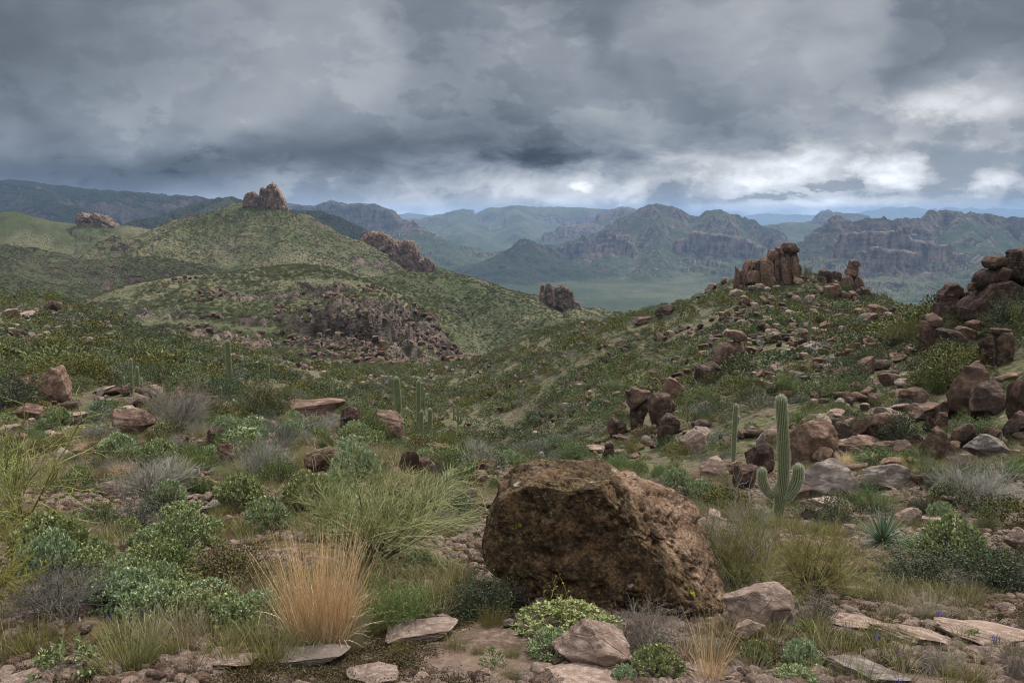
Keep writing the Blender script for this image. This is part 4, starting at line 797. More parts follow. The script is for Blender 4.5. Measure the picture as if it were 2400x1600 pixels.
# ---- plants: parts shared by all copies of a prototype
PP = {}
def proto(kind):
    if kind not in PP:
        k, v = kind.rsplit('/', 1) if '/' in kind else (kind, '0'); s = int(v) * 31 + 7
        if k == 'brittle': p = g_brittle(s)
        elif k == 'brittlebig': p = g_brittle(s, 36, 0.5, 0.5, 0.085, 16)
        elif k == 'flower': p = g_flowering(s)
        elif k == 'brittlefar': p = g_brittle(s, 60, 0.5, 0.5, 0.10, 16)
        elif k == 'broom': p = g_twig(s, 22, 1.0, 'broom', 0.55, [(5, 0.52, 0.13, 0.05, 5, 0.55, 0.010, 0.005), (4, 0.36, 0.14, 0.03, 5, 0.5, 0.0045, 0.0028), (3, 0.24, 0.15, 0.02, 5, 0.5, 0.0024, 0.0016), (2, 0.13, 0.15, 0.0, 1, 0.4, 0.0015, 0.0010)])
        elif k == 'verde': p = g_twig(s, 14, 1.0, 'yellowgreen', 0.8, [(5, 0.72, 0.11, 0.0, 7, 0.6, 0.0085, 0.0055), (4, 0.44, 0.12, 0.0, 5, 0.6, 0.0050, 0.0036), (3, 0.22, 0.12, 0.0, 3, 0.6, 0.0034, 0.0026), (2, 0.10, 0.1, 0, 1, 0.5, 0.0026, 0.0018)], branch='yellowgreen')
        elif k == 'dead': p = g_twig(s, 14, 1.0, 'grey', 0.75, [(4, 0.46, 0.2, 0.03, 5, 0.65, 0.010, 0.005), (4, 0.32, 0.22, 0.02, 5, 0.6, 0.0045, 0.003), (3, 0.20, 0.2, 0.0, 3, 0.6, 0.0027, 0.0018), (2, 0.10, 0.2, 0, 1, 0.5, 0.0018, 0.0012)], branch='grey')
        elif k == 'darkdead': p = g_twig(s, 14, 1.0, 'bark', 0.75, [(4, 0.46, 0.2, 0.03, 5, 0.65, 0.010, 0.005), (4, 0.32, 0.22, 0.02, 5, 0.6, 0.0045, 0.003), (3, 0.20, 0.2, 0.0, 3, 0.6, 0.0027, 0.0018), (2, 0.10, 0.2, 0, 1, 0.5, 0.0018, 0.0012)], branch='grey')
        elif k == 'deadfine': p = g_twig(s, 18, 1.0, 'grey', 0.7, branch='grey')
        elif k == 'creosote': p = g_twig(s, 16, 1.0, 'green', 0.5, [(4, 0.50, 0.1, 0.05, 5, 0.5, 0.010, 0.005), (3, 0.34, 0.1, 0.05, 5, 0.45, 0.0045, 0.003), (3, 0.24, 0.1, 0.04, 1, 0.4, 0.0028, 0.0016)], leafy=11)
        elif k == 'dark': p = g_leafy(s, 'dark', 0.9, 0.6)
        elif k == 'green': p = g_leafy(s, 'green', 0.8, 0.6)
        elif k == 'olive': p = g_leafy(s, 'olive', 0.7, 0.6, 170, 0.026, 36)
        elif k == 'leafygrey': p = g_leafy(s, 'slopeg', 0.8, 0.6, 120, 0.028, 24)
        elif k == 'yellow': p = g_twig(s, 18, 1.0, 'slopey', 0.5, [(4, 0.5, 0.1, 0.05, 5, 0.5, 0.010, 0.005), (3, 0.34, 0.1, 0.05, 4, 0.45, 0.0045, 0.003), (3, 0.24, 0.1, 0.04, 1, 0.4, 0.0028, 0.0016)], leafy=7)
        elif k == 'straw': p = [('blades', g_grass(s, 620, 1.0, 0.20, 'straw', 0.0055, 0.20, 0.18, 10).mesh('blades', ML['straw'])), ('leaf_curls', g_grass(s + 1, 260, 0.5, 0.2, 'straw', 0.0055, 0.4, 1.7).mesh('leaf_curls', ML['straw']))]
        elif k == 'strawthin': p = [('blades', g_grass(s, 70, 1.0, 0.10, 'straw', 0.010, 0.55, 0.25, 8).mesh('blades', ML['straw'])), ('leaf_curls', g_grass(s + 1, 90, 0.5, 0.14, 'straw', 0.008, 0.6, 1.6).mesh('leaf_curls', ML['straw']))]
        elif k == 'grass': p = [('blades', g_grass(s, 420, 0.5, 0.22, 'grass', 0.0055, 0.55, 0.9).mesh('blades', ML['grass']))]
        elif k == 'palegrass': p = [('blades', g_grass(s, 420, 0.5, 0.18, 'palegrass', 0.0045, 0.6, 0.5).mesh('blades', ML['palegrass']))]
        elif k == 'yucca': p = g_yucca(s)
        elif k == 'lupine': p = g_lupine(s)
        else: raise KeyError(k)
        lo, hi = np.full(3, 1e9), np.full(3, -1e9)
        for _, me in p:
            c = np.empty(len(me.vertices) * 3, np.float32); me.vertices.foreach_get('co', c); c = c.reshape(-1, 3); lo = np.minimum(lo, np.percentile(c, 1.5, 0)); hi = np.maximum(hi, np.percentile(c, 98.5, 0))
        PP[kind] = (p, (hi[0] - lo[0] + hi[1] - lo[1]) / 2, hi[2])
    return PP[kind]
def g_yucca(seed):
    rng = np.random.default_rng(seed); g = Geo(); n = 90; d = rnd_dirs(rng, n, -0.05, 0.98); L = rng.uniform(0.42, 0.62, n); P = np.zeros((n, 3)) + np.array([0, 0, 0.08]) + d * 0.03
    sd = unit(np.cross(d, np.array([0, 0, 1.0]) + rng.normal(size=(n, 3)) * 0.05)); t = np.clip(rng.normal(0.5, 0.25, n), 0, 1)
    for k in range(4):
        w0, w1 = (0.030, 0.036, 0.030, 0.020, 0.002)[k:k + 2]; Q = P + d * (L / 4)[:, None]; up = np.cross(sd, d)
        for s in (-1, 1):
            a, b = P + s * sd * w0 / 2 + up * w0 * 0.22, Q + s * sd * w1 / 2 + up * w1 * 0.22
            V = np.stack([P, a, b, Q] if s > 0 else [a, P, Q, b], 1); g.add(V, np.arange(4)[None, None] + (np.arange(n) * 4)[:, None, None], np.clip(t + 0.1 * s, 0, 1))
        P = Q; d = unit(d + np.array([0, 0, -0.03]))
    g2 = Geo(); m = 40; dd = rnd_dirs(rng, m, -0.35, 0.05); P = np.zeros((m, 3)) + np.array([0, 0, 0.08]); g2.leaves(P, dd, np.cross(dd, [0, 0, 1.0]), rng.uniform(0.25, 0.42, m), 0.022, rng.uniform(0, 0.6, m))
    return [('blades', g.mesh('blades', ML['agave'])), ('dry_leaves', g2.mesh('dry_leaves', ML['palegrass']))]
def g_lupine(seed):
    rng = np.random.default_rng(seed); g, f, l = Geo(), Geo(), Geo(); n = 5; P = rng.normal(size=(n, 3)) * np.array([0.04, 0.04, 0]); d = unit(np.stack([rng.normal(0, 0.16, n), rng.normal(0, 0.16, n), np.ones(n)], -1)); L = rng.uniform(0.6, 1.0, n) * 0.42; T = P + d * L[:, None]
    g.segs(P, T, 0.004, 0.0025, 0.5)
    m = n * 60; s = np.repeat(np.arange(n), 60); u = rng.uniform(0.55, 1.0, m); q = P[s] + (T - P)[s] * u[:, None]; dl = rnd_dirs(rng, m, -0.2, 0.9); f.leaves(q, dl, rng.normal(size=(m, 3)), 0.024 * (1.35 - u), 0.016, rng.uniform(0, 1, m))
    m = n * 40; s = np.repeat(np.arange(n), 40); q = P[s] + (T - P)[s] * rng.uniform(0.05, 0.5, (m, 1)) + rng.normal(size=(m, 3)) * 0.04; dl = rnd_dirs(rng, m, -0.1, 0.9); l.leaves(q, dl, rng.normal(size=(m, 3)), 0.045, 0.012, rng.uniform(0.2, 0.8, m))
    return [('stems', g.mesh('stems', ML['green'])), ('flower_spikes', f.mesh('flower_spikes', ML['purple'])), ('leaves', l.mesh('leaves', ML['green']))]
def put(kind, name, loc, sx, sz, rz, label, cat, group=None, parts=True):
    p, W, Hh = proto(kind)
    if parts:
        t = empty(name, loc, label, cat, group); t.scale = (sx, sx, sz); t.rotation_euler = (0, 0, rz)
        for nm, me in p: link(bpy.data.objects.new(nm, me), t)
        return t
    o = bpy.data.objects.new(name, p[-1][1]); o.location = [float(v) for v in loc]; o.scale = (sx, sx, sz); o.rotation_euler = (0, 0, rz); return link(o, None, label=label, category=cat, group=group)
_prz = random.Random(4)
def plant(kind, name, cat, label, crop, x0, y0, x1, y1, Y=None, group=None, rz=None):
    (a, b), (c, d) = pxy(crop, x0, y0), pxy(crop, x1, y1); g, w, h, Yc = span(a, b, c, d, Y); p, W, Hh = proto(kind)
    g = g.copy(); g[2] -= 0.02
    return put(kind, name, g, w / W * 1.06, h / Hh * 1.05, _prz.uniform(0, 6.28) if rz is None else rz, label, cat, group)
# ---- saguaros
def tube_cactus(path, rads, ribs, per=4, groove=0.20):
    path, rads = np.asarray(path, float), np.asarray(rads, float); n = len(path); t = unit(np.gradient(path, axis=0)); u = unit(np.cross(t, [0.0, 1.0, 0.02])); v = np.cross(t, u)
    m = ribs * per; a = np.arange(m) * 2 * math.pi / m; ph = np.cos(a * ribs); rr = 1 - groove * (0.5 - 0.5 * ph) ** 0.8
    V = path[:, None] + (u[:, None] * np.cos(a)[None, :, None] + v[:, None] * np.sin(a)[None, :, None]) * (rads[:, None] * rr[None])[..., None]
    i = np.arange(m); j = (i + 1) % m; k = np.arange(n - 1)[:, None] * m; Q = np.stack([k + i, k + j, k + m + j, k + m + i], -1).reshape(-1, 4)
    return V.reshape(-1, 3), Q, np.tile(0.5 + 0.5 * ph, n), V[:, ::per], t
def dome(path_fn, r, r0, n=26, nd=8, bulge=0.06):
    t = np.concatenate([np.linspace(0, 1, n)[:-1] ** 0.9, [1.0]]); P = np.array([path_fn(x) for x in t]); L = np.cumsum(np.r_[0, np.linalg.norm(np.diff(P, axis=0), axis=1)]); Lt = L[-1]
    cut = Lt - r * 1.2; s = np.concatenate([np.linspace(0, cut, n), cut + r * 1.2 * np.sin(np.linspace(0, math.pi / 2, nd + 1)[1:])]); Pi = np.stack([np.interp(s, L, P[:, k]) for k in range(3)], -1)
    q = np.clip((s - cut) / (r * 1.2), 0, 1); R = np.interp(s / Lt, [0, 0.12, 0.45, 0.75, 1.0], [r0, r0 * 0.5 + r * 0.5, r * 1.04, r, r * 0.93]) * np.sqrt(np.maximum(1 - q * q, 0.0004)) * (1 + bulge * 0.35 * np.sin(s / Lt * 17 + r * 40))
    return Pi, R
def spines(rows, tang, rng, step, size, tint=(0.3, 1.0), mat=None, name='spines'):
    g = Geo(); ctr = rows.mean(1, keepdims=True); P, O, Tn = [], [], []
    for i in range(0, len(rows), 1):
        o = unit(rows[i] - ctr[i]); P.append(rows[i]); O.append(o); Tn.append(np.broadcast_to(tang[i], o.shape))
    P, O, Tn = np.concatenate(P), np.concatenate(O), np.concatenate(Tn); k = step; s = np.repeat(np.arange(len(P)), k)
    d = unit(O[s] * rng.uniform(0.3, 1.0, (len(s), 1)) + rng.normal(size=(len(s), 3)) * 0.55); g.leaves(P[s] + Tn[s] * rng.uniform(-1, 1, (len(s), 1)) * size * 0.9, d, rng.normal(size=(len(s), 3)), size * rng.uniform(0.6, 1.2, len(s)), size * 0.11, rng.uniform(*tint, len(s)))
    return g.mesh(name, mat or M_SPINE)
def saguaro(label, px, ytop, ybase, wpx, arms=(), Y=None, near=False, group=None, lean=0.0, hidden=0.0, cat='saguaro cactus'):
    g = hit(px, ybase) if Y is None else at(px, ybase, Y); k = g[1] / F; h, r = (ybase - ytop) * k, wpx * k / 2
    if Y is not None: gz = float(H(g[0], g[1])); h += max(0.0, g[2] - gz) ; g = np.array([g[0], g[1], min(g[2], gz)])
    t = empty('saguaro', (g[0], g[1], g[2] - 0.05), label, cat, group); h += 0.05; rng = np.random.default_rng(int(px * 7 + ytop)); ribs, per = (19, 6) if near else (11, 2)
    bend = rng.normal(0, 0.012, 2) * h
    def trunk(x): return np.array([lean * h * x + bend[0] * math.sin(x * 4), bend[1] * math.sin(x * 3), h * x])
    Pt, R = dome(trunk, r, r * 0.80, 60 if near else 14, 10 if near else 6); V, Q, rib, rows, tg = tube_cactus(Pt, R, ribs, per); tk = link(bpy.data.objects.new('trunk', mesh_np('trunk', V, Q, None, M_CACT, True, {'rib': rib})), t)
    sp = [(rows, tg, tk)]
    for (dx, y_at, y_elbow, y_top, aw) in arms:                       # arm tip offset in pixels, row where it leaves, lowest row, top row, width
        za, ze, zt, ox = (ybase - y_at) * k, (ybase - y_elbow) * k, (ybase - y_top) * k, dx * k; ar = aw * k / 2; sgn = 1 if ox > 0 else -1
        kp = np.array([[lean * za, 0, za], [ox * 0.42, -0.02, ze - ar * 0.2], [ox * 0.80, -0.03, ze + (zt - ze) * 0.22], [ox * 1.0, -0.03, ze + (zt - ze) * 0.55], [ox * 1.03, -0.02, zt]])
        tt = np.linspace(0, 1, 5)
        def arm(x):
            i = min(int(x * 4), 3); f = x * 4 - i; p0, p1, p2, p3 = kp[max(i - 1, 0)], kp[i], kp[i + 1], kp[min(i + 2, 4)]
            return 0.5 * ((2 * p1) + (-p0 + p2) * f + (2 * p0 - 5 * p1 + 4 * p2 - p3) * f * f + (-p0 + 3 * p1 - 3 * p2 + p3) * f ** 3)
        Pt, R = dome(arm, ar, ar * 0.8, 40 if near else 12, 10 if near else 6); V, Q, rib, rows, tg = tube_cactus(Pt, R, 15 if near else 9, per); sp.append((rows, tg, link(bpy.data.objects.new('arm', mesh_np('arm', V, Q, None, M_CACT, True, {'rib': rib})), t)))
    if near or g[1] < 75:
        for rows, tg, ob in sp: link(bpy.data.objects.new('spines', spines(rows, tg, rng, 3 if near else 4, max(0.032, 0.9 * k), mat=M_SPINE)), ob)
    return t
# ------------------------------------------------------------------ the great boulder
def Z(crop, pts, s=2.94): return [pxy(crop, x, y, s) for x, y in pts]
def build_boulder():
    ox, oy, s = 1080, 1040, 3.675
    out = [(160, 790), (205, 580), (300, 420), (340, 290), (460, 175), (590, 130), (700, 128), (860, 150), (1080, 135), (1230, 128), (1330, 160), (1450, 245), (1560, 235), (1660, 300), (1790, 345), (1930, 420), (2080, 530), (2150, 660), (2175, 830), (2225, 1010), (2255, 1200), (2180, 1290), (2000, 1350), (1650, 1345), (1300, 1300), (900, 1270), (740, 1255), (540, 1190), (420, 1060), (300, 950), (190, 880)]
    Yc = 6.25; pts = [(ox + x / s, oy + y / s) for x, y in out]
    P = np.array([at(px, py, Yc) for px, py in pts]); org = at(1390, 1420, Yc)
    poly = np.stack([P[:, 0] - org[0], P[:, 2] - org[2]], -1)
    V, T = outline_np(poly, 1.30, 11, 7, 0.46, 0.55, 0.0)
    k = Yc / F
    # flat weathered front, split right flank, sloping top
    def cut(V, n, o, soft=0.96):
        n = np.array(n, float); n /= np.linalg.norm(n); d = V @ n - o; return V - np.outer(np.maximum(d, 0) * soft, n)
    V = cut(V, (-0.10, -1.0, 0.12), 0.50); V = cut(V, (0.62, -0.50, 0.52), 0.88); V = cut(V, (-0.75, -0.62, 0.05), 0.88); V = cut(V, (0.25, -0.75, -0.55), 0.40, 0.8)
    c = V.mean(0); D = unit(V - c)
    n = (fbm3(V * 1.6 + 3, 3, 21) - 0.5) * 0.12 + (fbm3(V * 5.5, 5, 23, 0.6) - 0.5) * 0.085 + (fbm3(V * 22, 3, 24, 0.6) - 0.5) * 0.022
    pit = fbm3(V * 8.5 + 30, 3, 27); n -= 0.055 * sstep(pit, 0.60, 0.70) + 0.02 * sstep(fbm3(V * 17 + 9, 2, 29), 0.64, 0.74)
    sh = fbm3(V * 3.0 + np.array([0, 0, 11]), 4, 31); n -= 0.035 * (1 - sstep(np.abs(sh - 0.5), 0.0, 0.022))
    V = V + D * n[:, None]
    for _ in range(4):                              # its top stands where the photograph shows it
        py = to_px(V + org)[1].min(); V[:, 2] *= 1 + (py - 1072) * k / max(V[:, 2].max(), 0.1) * 0.9
    solid('boulder', V, T, M_HERO, org, None, label='huge dark lichen-crusted boulder with pale right flank in the foreground', category='boulder')
build_boulder()
# ------------------------------------------------------------------ single rocks: (label, crop, box, material, shape, options)
S_R = dict(b=MR, d=MRD, l=MRL, g=MRG)
ROCKS = [
 # near ground
 ('tan wedge rock with a flaked top under the right end of the huge boulder', 'F', (200, 672, 740, 985), 'l', 3, dict(rot=0.5, tilt=0.22)),
 ('smaller tan rock leaning below the wedge rock right of the huge boulder', 'F', (335, 900, 570, 1050), 'l', 1, {}),
 ('pinkish rounded rock in front of the huge boulder beside the flowering brittlebush', 'E', (1430, 970, 2010, 1275), 'l', 0, dict(sink=.35)),
 ('flat pinkish slab at the bottom edge below the rounded pinkish rock', 'E', (1340, 1195, 1950, 1400), 'l', 4, dict(sink=.6)),
 ('pale flat slab with grey stains in the gravel left of the flowering brittlebush', 'E', (290, 900, 815, 1065), 'l', 7, dict(sink=1.0, depth=.7)),
 ('dark brown rock wedged under the left end of the huge boulder', 'E', (1090, 670, 1300, 830), 'd', 3, {}),
 ('grey flat slab set in gravel below the big straw grass clump', 'D', (1800, 1085, 2420, 1225), 'g', 7, dict(sink=1.1, depth=.6)),
 ('pale slab lying left of the grey flat slab in gravel', 'D', (1320, 1135, 1800, 1235), 'l', 3, dict(sink=1.2, depth=.6)),
 ('pale slab in the gravel at the bottom edge near the centre', 'E', (0, 1210, 420, 1360), 'l', 0, dict(sink=1.0, depth=.7)),
 ('tan rock at the very bottom left corner below the broad-leaved brittlebush', 'D', (30, 1235, 345, 1370), 'l', 2, dict(sink=.5)),
 ('fist-sized grey stone on brown moss right of the yellow-green grass', 'D', (1195, 1095, 1310, 1160), 'g', 1, {}),
 ('tan stone among grass blades left of the spreading grass tuft', 'D', (545, 910, 645, 985), 'l', 5, {}),
 ('low tan stone at the bottom edge under the yellow-green grass', 'D', (735, 1270, 945, 1350), 'l', 6, dict(sink=.5)),
 ('brown rounded stone at the bottom edge beside the low tan stone', 'D', (1005, 1240, 1155, 1330), 'b', 8, {}),
 ('small tan rock at the foot of the silvery brittlebush bank', 'D', (1145, 868, 1255, 925), 'l', 9, {}),
 ('flat reddish stone just left of the base of the straw clump', 'D', (1715, 985, 1825, 1040), 'l', 10, {}),
 ('angular tan stone in gravel under the flat reddish stone', 'D', (1620, 1050, 1740, 1110), 'l', 11, {}),
 ('greyish angular stone in gravel near the pale slab', 'D', (1480, 1030, 1590, 1085), 'g', 5, {}),
 ('flat stone in front of the green creosote bush, the left one of two', 'E', (555, 850, 655, 915), 'b', 3, {}),
 ('flat stone in front of the green creosote bush, the right one of two', 'E', (650, 850, 760, 910), 'l', 8, {}),
 ('tan rock half hidden behind the flowering brittlebush left side', 'E', (1105, 885, 1215, 945), 'l', 1, {}),
 ('long pale cracked slab across the right foreground with lupines before it', 'F', (1000, 795, 1400, 985), 'l', 0, dict(sink=.5, depth=.6, rot=.1)),
 ('pale broken ledge running down right from the long cracked slab', 'F', (1310, 850, 1800, 1075), 'l', 3, dict(sink=.5, depth=.6, rot=-.3, tilt=.12)),
 ('tan slab sloping out of the right edge below the lupines', 'F', (1830, 885, 2420, 1095), 'l', 7, dict(sink=.6, depth=.5, tilt=.12)),
 ('bluish grey flaking slab at the bottom right below the brown moss', 'F', (935, 1120, 1480, 1345), 'g', 4, dict(sink=.6, depth=.6, tilt=.1)),
 ('humped grey-tan rock in the grass below the dark leafy bush at right', 'F', (1825, 585, 2115, 725), 'g', 2, {}),
 ('tan slab at the bottom edge under the thin straw clump', 'F', (-40, 1175, 240, 1360), 'l', 9, dict(sink=.5)),
 ('small pale rock behind the little tree-shaped brittlebush', 'F', (775, 805, 925, 900), 'l', 5, {}),
 ('small dark rock beside the broom behind the wedge rock', 'F', (600, 715, 745, 785), 'b', 8, {}),
 ('tan rock half hidden in dry grass left of the yucca', 'F', (1070, 235, 1205, 335), 'l', 11, {}),
 ('tan pile of rubble right of the yucca, upper block', 'F', (1480, 115, 1640, 245), 'l', 1, {}),
 ('tan low rubble right of the yucca, lower block', 'F', (1430, 160, 1520, 250), 'l', 5, {}),
 ('broad low pale rock behind the yucca to its right', 'F', (1660, 145, 1915, 255), 'l', 3, dict(sink=.5)),
 ('pale rock leaning in from the right edge below the grey twig bush', 'F', (2225, 265, 2400, 420), 'l', 0, {}),
 ('dark small rock with shaded front right of the big saguaro foot', 'C', (812, 1305, 920, 1390), 'd', 9, {}),
 ('broken tan ledge behind the foot of the big armed saguaro', 'C', (680, 1160, 880, 1265), 'b', 7, dict(sink=.4)),
 ('flat tan slab right of the big armed saguaro foot', 'C', (855, 1235, 1210, 1320), 'l', 4, dict(sink=.6)),
 # foreground left
 ('brown rough rock under the broom bush, left of centre', 'D', (1605, 38, 1805, 135), 'b', 2, {}),
 ('flat grey slab beside the brown rough rock', 'D', (1395, 80, 1610, 150), 'g', 7, dict(sink=.6)),
 ('small tan rock above the flat grey slab, left one', 'D', (1390, 28, 1470, 78), 'l', 5, {}),
 ('small dark tan rock above the flat grey slab, right one', 'D', (1475, 48, 1540, 90), 'b', 9, {}),
 ('small pale rock in the grass above the olive bush', 'D', (1520, 165, 1615, 235), 'l', 1, {}),
 ('reddish flat rocks behind the green brittlebush, left of the flat grey slab', 'D', (1100, 40, 1300, 100), 'l', 3, dict(sink=.5)),
 ('pink rounded rock right of the yellow palo verde twigs', 'A', (685, 1118, 832, 1218), 'l', 2, {}),
 ('reddish brown boulder left of the large grey twig bush', 'A', (1478, 905, 1635, 1035), 'b', 1, {}),
 ('dark blocky boulder with a flat top among brittlebushes', 'A', (1420, 742, 1582, 855), 'd', 3, {}),
 ('tan rock beside the dark blocky boulder', 'A', (1188, 798, 1302, 892), 'b', 5, {}),
 ('pale slab in dry grass below the tan rock', 'A', (955, 880, 1150, 965), 'l', 7, dict(sink=.4)),
 ('small brown rock above the reddish brown boulder', 'A', (1500, 850, 1610, 920), 'b', 6, {}),
 ('large brown layered slab with deep cracks left of the grey bush', 'A', (740, 636, 1045, 795), 'b', 4, dict(tilt=.15)),
 ('tan layered rock left of the large cracked slab', 'A', (430, 645, 610, 725), 'l', 7, {}),
 ('low brown ledge under the large cracked slab', 'A', (520, 775, 900, 930), 'b', 3, dict(sink=.5)),
 ('brown rock at the left edge above the palo verde twigs', 'A', (80, 588, 305, 685), 'b', 0, {}),
 ('pale grey slab at the left edge below the brown rock', 'A', (-20, 730, 140, 815), 'l', 7, {}),
 ('big rounded brown boulder at left with a short saguaro behind it', 'A', (285, 333, 515, 565), 'b', 2, {}),
 ('lower brown boulder leaning against the big rounded one at left', 'A', (135, 378, 335, 485), 'b', 6, dict(rot=.6)),
 ('small reddish rock under the thin saguaro cluster, left one', 'A', (828, 452, 912, 525), 'b', 5, {}),
 ('reddish sloping rock left of the barrel cactus', 'A', (928, 468, 1080, 545), 'b', 8, dict(tilt=.2)),
 ('tan rock below the reddish sloping rock', 'A', (885, 515, 1035, 605), 'l', 1, {}),
 ('long reddish ledge with an overhang behind the grey shrubs', 'A', (1930, 568, 2380, 685), 'b', 7, dict(sink=.3, depth=.5)),
 ('end block of the long reddish ledge, tall and dark', 'B', (-10, 600, 135, 790), 'd', 3, {}),
 ('big tan boulder at the left of the broom bush', 'A', (2105, 875, 2400, 1065), 'b', 1, {}),
 ('low tan rock right of the big tan boulder', 'B', (55, 858, 175, 935), 'd', 9, {}),
 ('tan rock in front of the big tan boulder beside broom twigs', 'B', (0, 900, 160, 1015), 'b', 5, {}),
 ('sloping reddish slab left of the tall saguaro pair', 'B', (185, 635, 410, 765), 'b', 4, dict(tilt=.25)),
 ('dark split block under the tall saguaro with one arm', 'B', (255, 712, 430, 865), 'd', 3, {}),
 ('reddish block right of the saguaro with one arm', 'B', (420, 690, 495, 795), 'b', 5, {}),
 ('round red-brown boulder down in the ravine beside thin saguaros', 'B', (718, 728, 815, 815), 'b', 2, {}),
 ('dark leaning rock on the slope under the three saguaros', 'B', (385, 895, 515, 1065), 'd', 6, dict(tilt=.2)),
 ('brown jagged rock right of the dark leaning rock', 'B', (508, 948, 655, 1095), 'b', 8, {}),
 ('tan sloping rock beneath the tall slender saguaros', 'B', (595, 855, 725, 925), 'b', 7, dict(tilt=.25)),
 ('dark rounded rock at the top of the pile left of the huge boulder', 'B', (838, 958, 945, 1065), 'd', 1, {}),
 ('pale-faced block at the bottom of the pile left of the huge boulder', 'B', (870, 1040, 1012, 1165), 'b', 3, {}),
 ('dark block on the right of the pile left of the huge boulder', 'B', (940, 990, 1015, 1110), 'd', 9, {}),
 ('small red stone in the gap left of the huge boulder', 'B', (1042, 1038, 1115, 1075), 'b', 0, {}),
 ('tan broken rock below the brown jagged rock', 'B', (705, 1030, 805, 1105), 'l', 5, {}),
 ('pale angular stone above the huge boulder left corner', 'B', (830, 1155, 935, 1225), 'l', 9, {}),
 # right slope
 ('huge flat-topped grey slab in front of the boulders right of the big saguaro', 'C', (735, 1000, 1220, 1235), 'g', 2, dict(sink=.3, depth=.7)),
 ('low grey slab right of the huge flat-topped slab', 'C', (1190, 1012, 1570, 1175), 'g', 6, dict(sink=.4, depth=.6)),
 ('big tan block with an undercut edge right of the big saguaro trunk', 'C', (700, 708, 1045, 995), 'b', 3, {}),
 ('orange-brown block leaning on the undercut block', 'C', (868, 878, 1010, 1008), 'b', 5, dict(tilt=.2)),
 ('dark cube-like boulder left of the big saguaro trunk', 'C', (428, 858, 618, 1025), 'd', 3, {}),
 ('smooth pale tan boulder right of the huge boulder top', 'C', (108, 953, 308, 1078), 'l', 2, {}),
 ('tan boulder between the pale boulder and the dark cube boulder', 'C', (288, 972, 435, 1065), 'b', 1, {}),
 ('dark square block under the left arm of the big saguaro', 'C', (342, 1012, 515, 1165), 'd', 7, {}),
 ('small brown rock behind the big saguaro left arm', 'C', (555, 958, 622, 1065), 'b', 9, {}),
 ('long low brown boulder with a saddle in its top', 'C', (1075, 812, 1330, 925), 'b', 0, dict(depth=.6)),
 ('long low boulder joined to the saddle boulder on its right', 'C', (1270, 845, 1550, 930), 'd', 6, dict(depth=.6)),
 ('dark rounded boulder behind the saddle boulder', 'C', (985, 702, 1165, 885), 'd', 2, {}),
 ('dark tilted block behind the saddle boulder', 'C', (1122, 657, 1280, 805), 'd', 3, dict(tilt=.5)),
 ('tan sloping boulder half hidden by the dark round bush', 'C', (1278, 640, 1450, 835), 'b', 8, {}),
 ('round brown boulder with a knobby skin at right', 'C', (1625, 753, 1828, 985), 'd', 2, {}),
 ('brown rock leaning on the left of the knobby round boulder', 'C', (1520, 785, 1650, 890), 'd', 1, {}),
 ('large dark dome-shaped boulder on the right slope', 'C', (1815, 312, 2125, 645), 'd', 2, dict(depth=.7)),
 ('large dark boulder leaning before the dome-shaped boulder', 'C', (1905, 438, 2250, 695), 'd', 5, dict(depth=.6, rot=.4)),
 ('dark boulder at the right edge behind the dome-shaped boulder', 'C', (2210, 400, 2420, 700), 'd', 8, dict(depth=.6)),
 ('square brown block left of the dome-shaped boulder', 'C', (1742, 553, 1895, 685), 'd', 3, {}),
 ('flat brown rocks left of the square brown block', 'C', (1555, 588, 1792, 690), 'b', 7, {}),
 ('upright dark slab under the square brown block', 'C', (1718, 640, 1832, 785), 'd', 11, {}),
 ('small dark block left of the upright dark slab', 'C', (1655, 678, 1725, 775), 'd', 9, {}),
 ('dark boulder right of the knobby round boulder', 'C', (1842, 713, 2010, 885), 'd', 1, {}),
 ('brown boulder at the right edge above the flat pale boulder', 'C', (2200, 643, 2400, 835), 'd', 2, {}),
 ('broad flat boulder with white lichen at right', 'C', (1950, 803, 2230, 965), 'g', 0, dict(depth=.7)),
 ('small brown rock between knobby and broad boulders', 'C', (1812, 838, 1912, 930), 'b', 5, {}),
 ('pointed brown rock left of the bright green bush', 'C', (1478, 468, 1665, 605), 'b', 8, {}),
 ('upright reddish stone above the pointed brown rock', 'C', (1552, 362, 1645, 475), 'b', 10, {}),
 ('rectangular brown block lying on the rocky slope', 'C', (932, 333, 1205, 452), 'b', 3, dict(depth=.5)),
 ('slanted slab propped right of the rectangular block', 'C', (1200, 272, 1360, 378), 'b', 7, dict(tilt=-.35)),
 ('small brown boulder below the rectangular block', 'C', (1128, 428, 1220, 508), 'b', 1, {}),
 ('small round tan boulder on the slope above the saddle boulder', 'C', (935, 638, 995, 695), 'b', 2, {}),
 ('pale knobby rocks right of the small round boulder', 'C', (968, 622, 1120, 708), 'l', 5, {}),
 ('pale stone above the pale knobby rocks', 'C', (1088, 580, 1165, 645), 'l', 2, {}),
 ('brown boulder hidden behind the big saguaro top', 'C', (640, 480, 740, 580), 'b', 6, dict(tilt=.3)),
 ('grey round rock left of the undercut block', 'C', (428, 733, 510, 805), 'g', 2, {}),
 ('tan rock left of the grey round rock', 'C', (362, 758, 440, 822), 'b', 5, {}),
 ('grey leaning slab left of the big saguaro trunk', 'C', (470, 768, 535, 885), 'g', 11, dict(tilt=.4)),
 ('tan leaning slab left of the big saguaro trunk', 'C', (520, 735, 630, 875), 'l', 8, dict(tilt=.4)),
 ('dark broken rock beside the slender saguaro foot', 'C', (255, 812, 335, 890), 'd', 5, {}),
 ('brown rock on the slope above the slender saguaro', 'C', (98, 558, 188, 645), 'b', 1, {}),
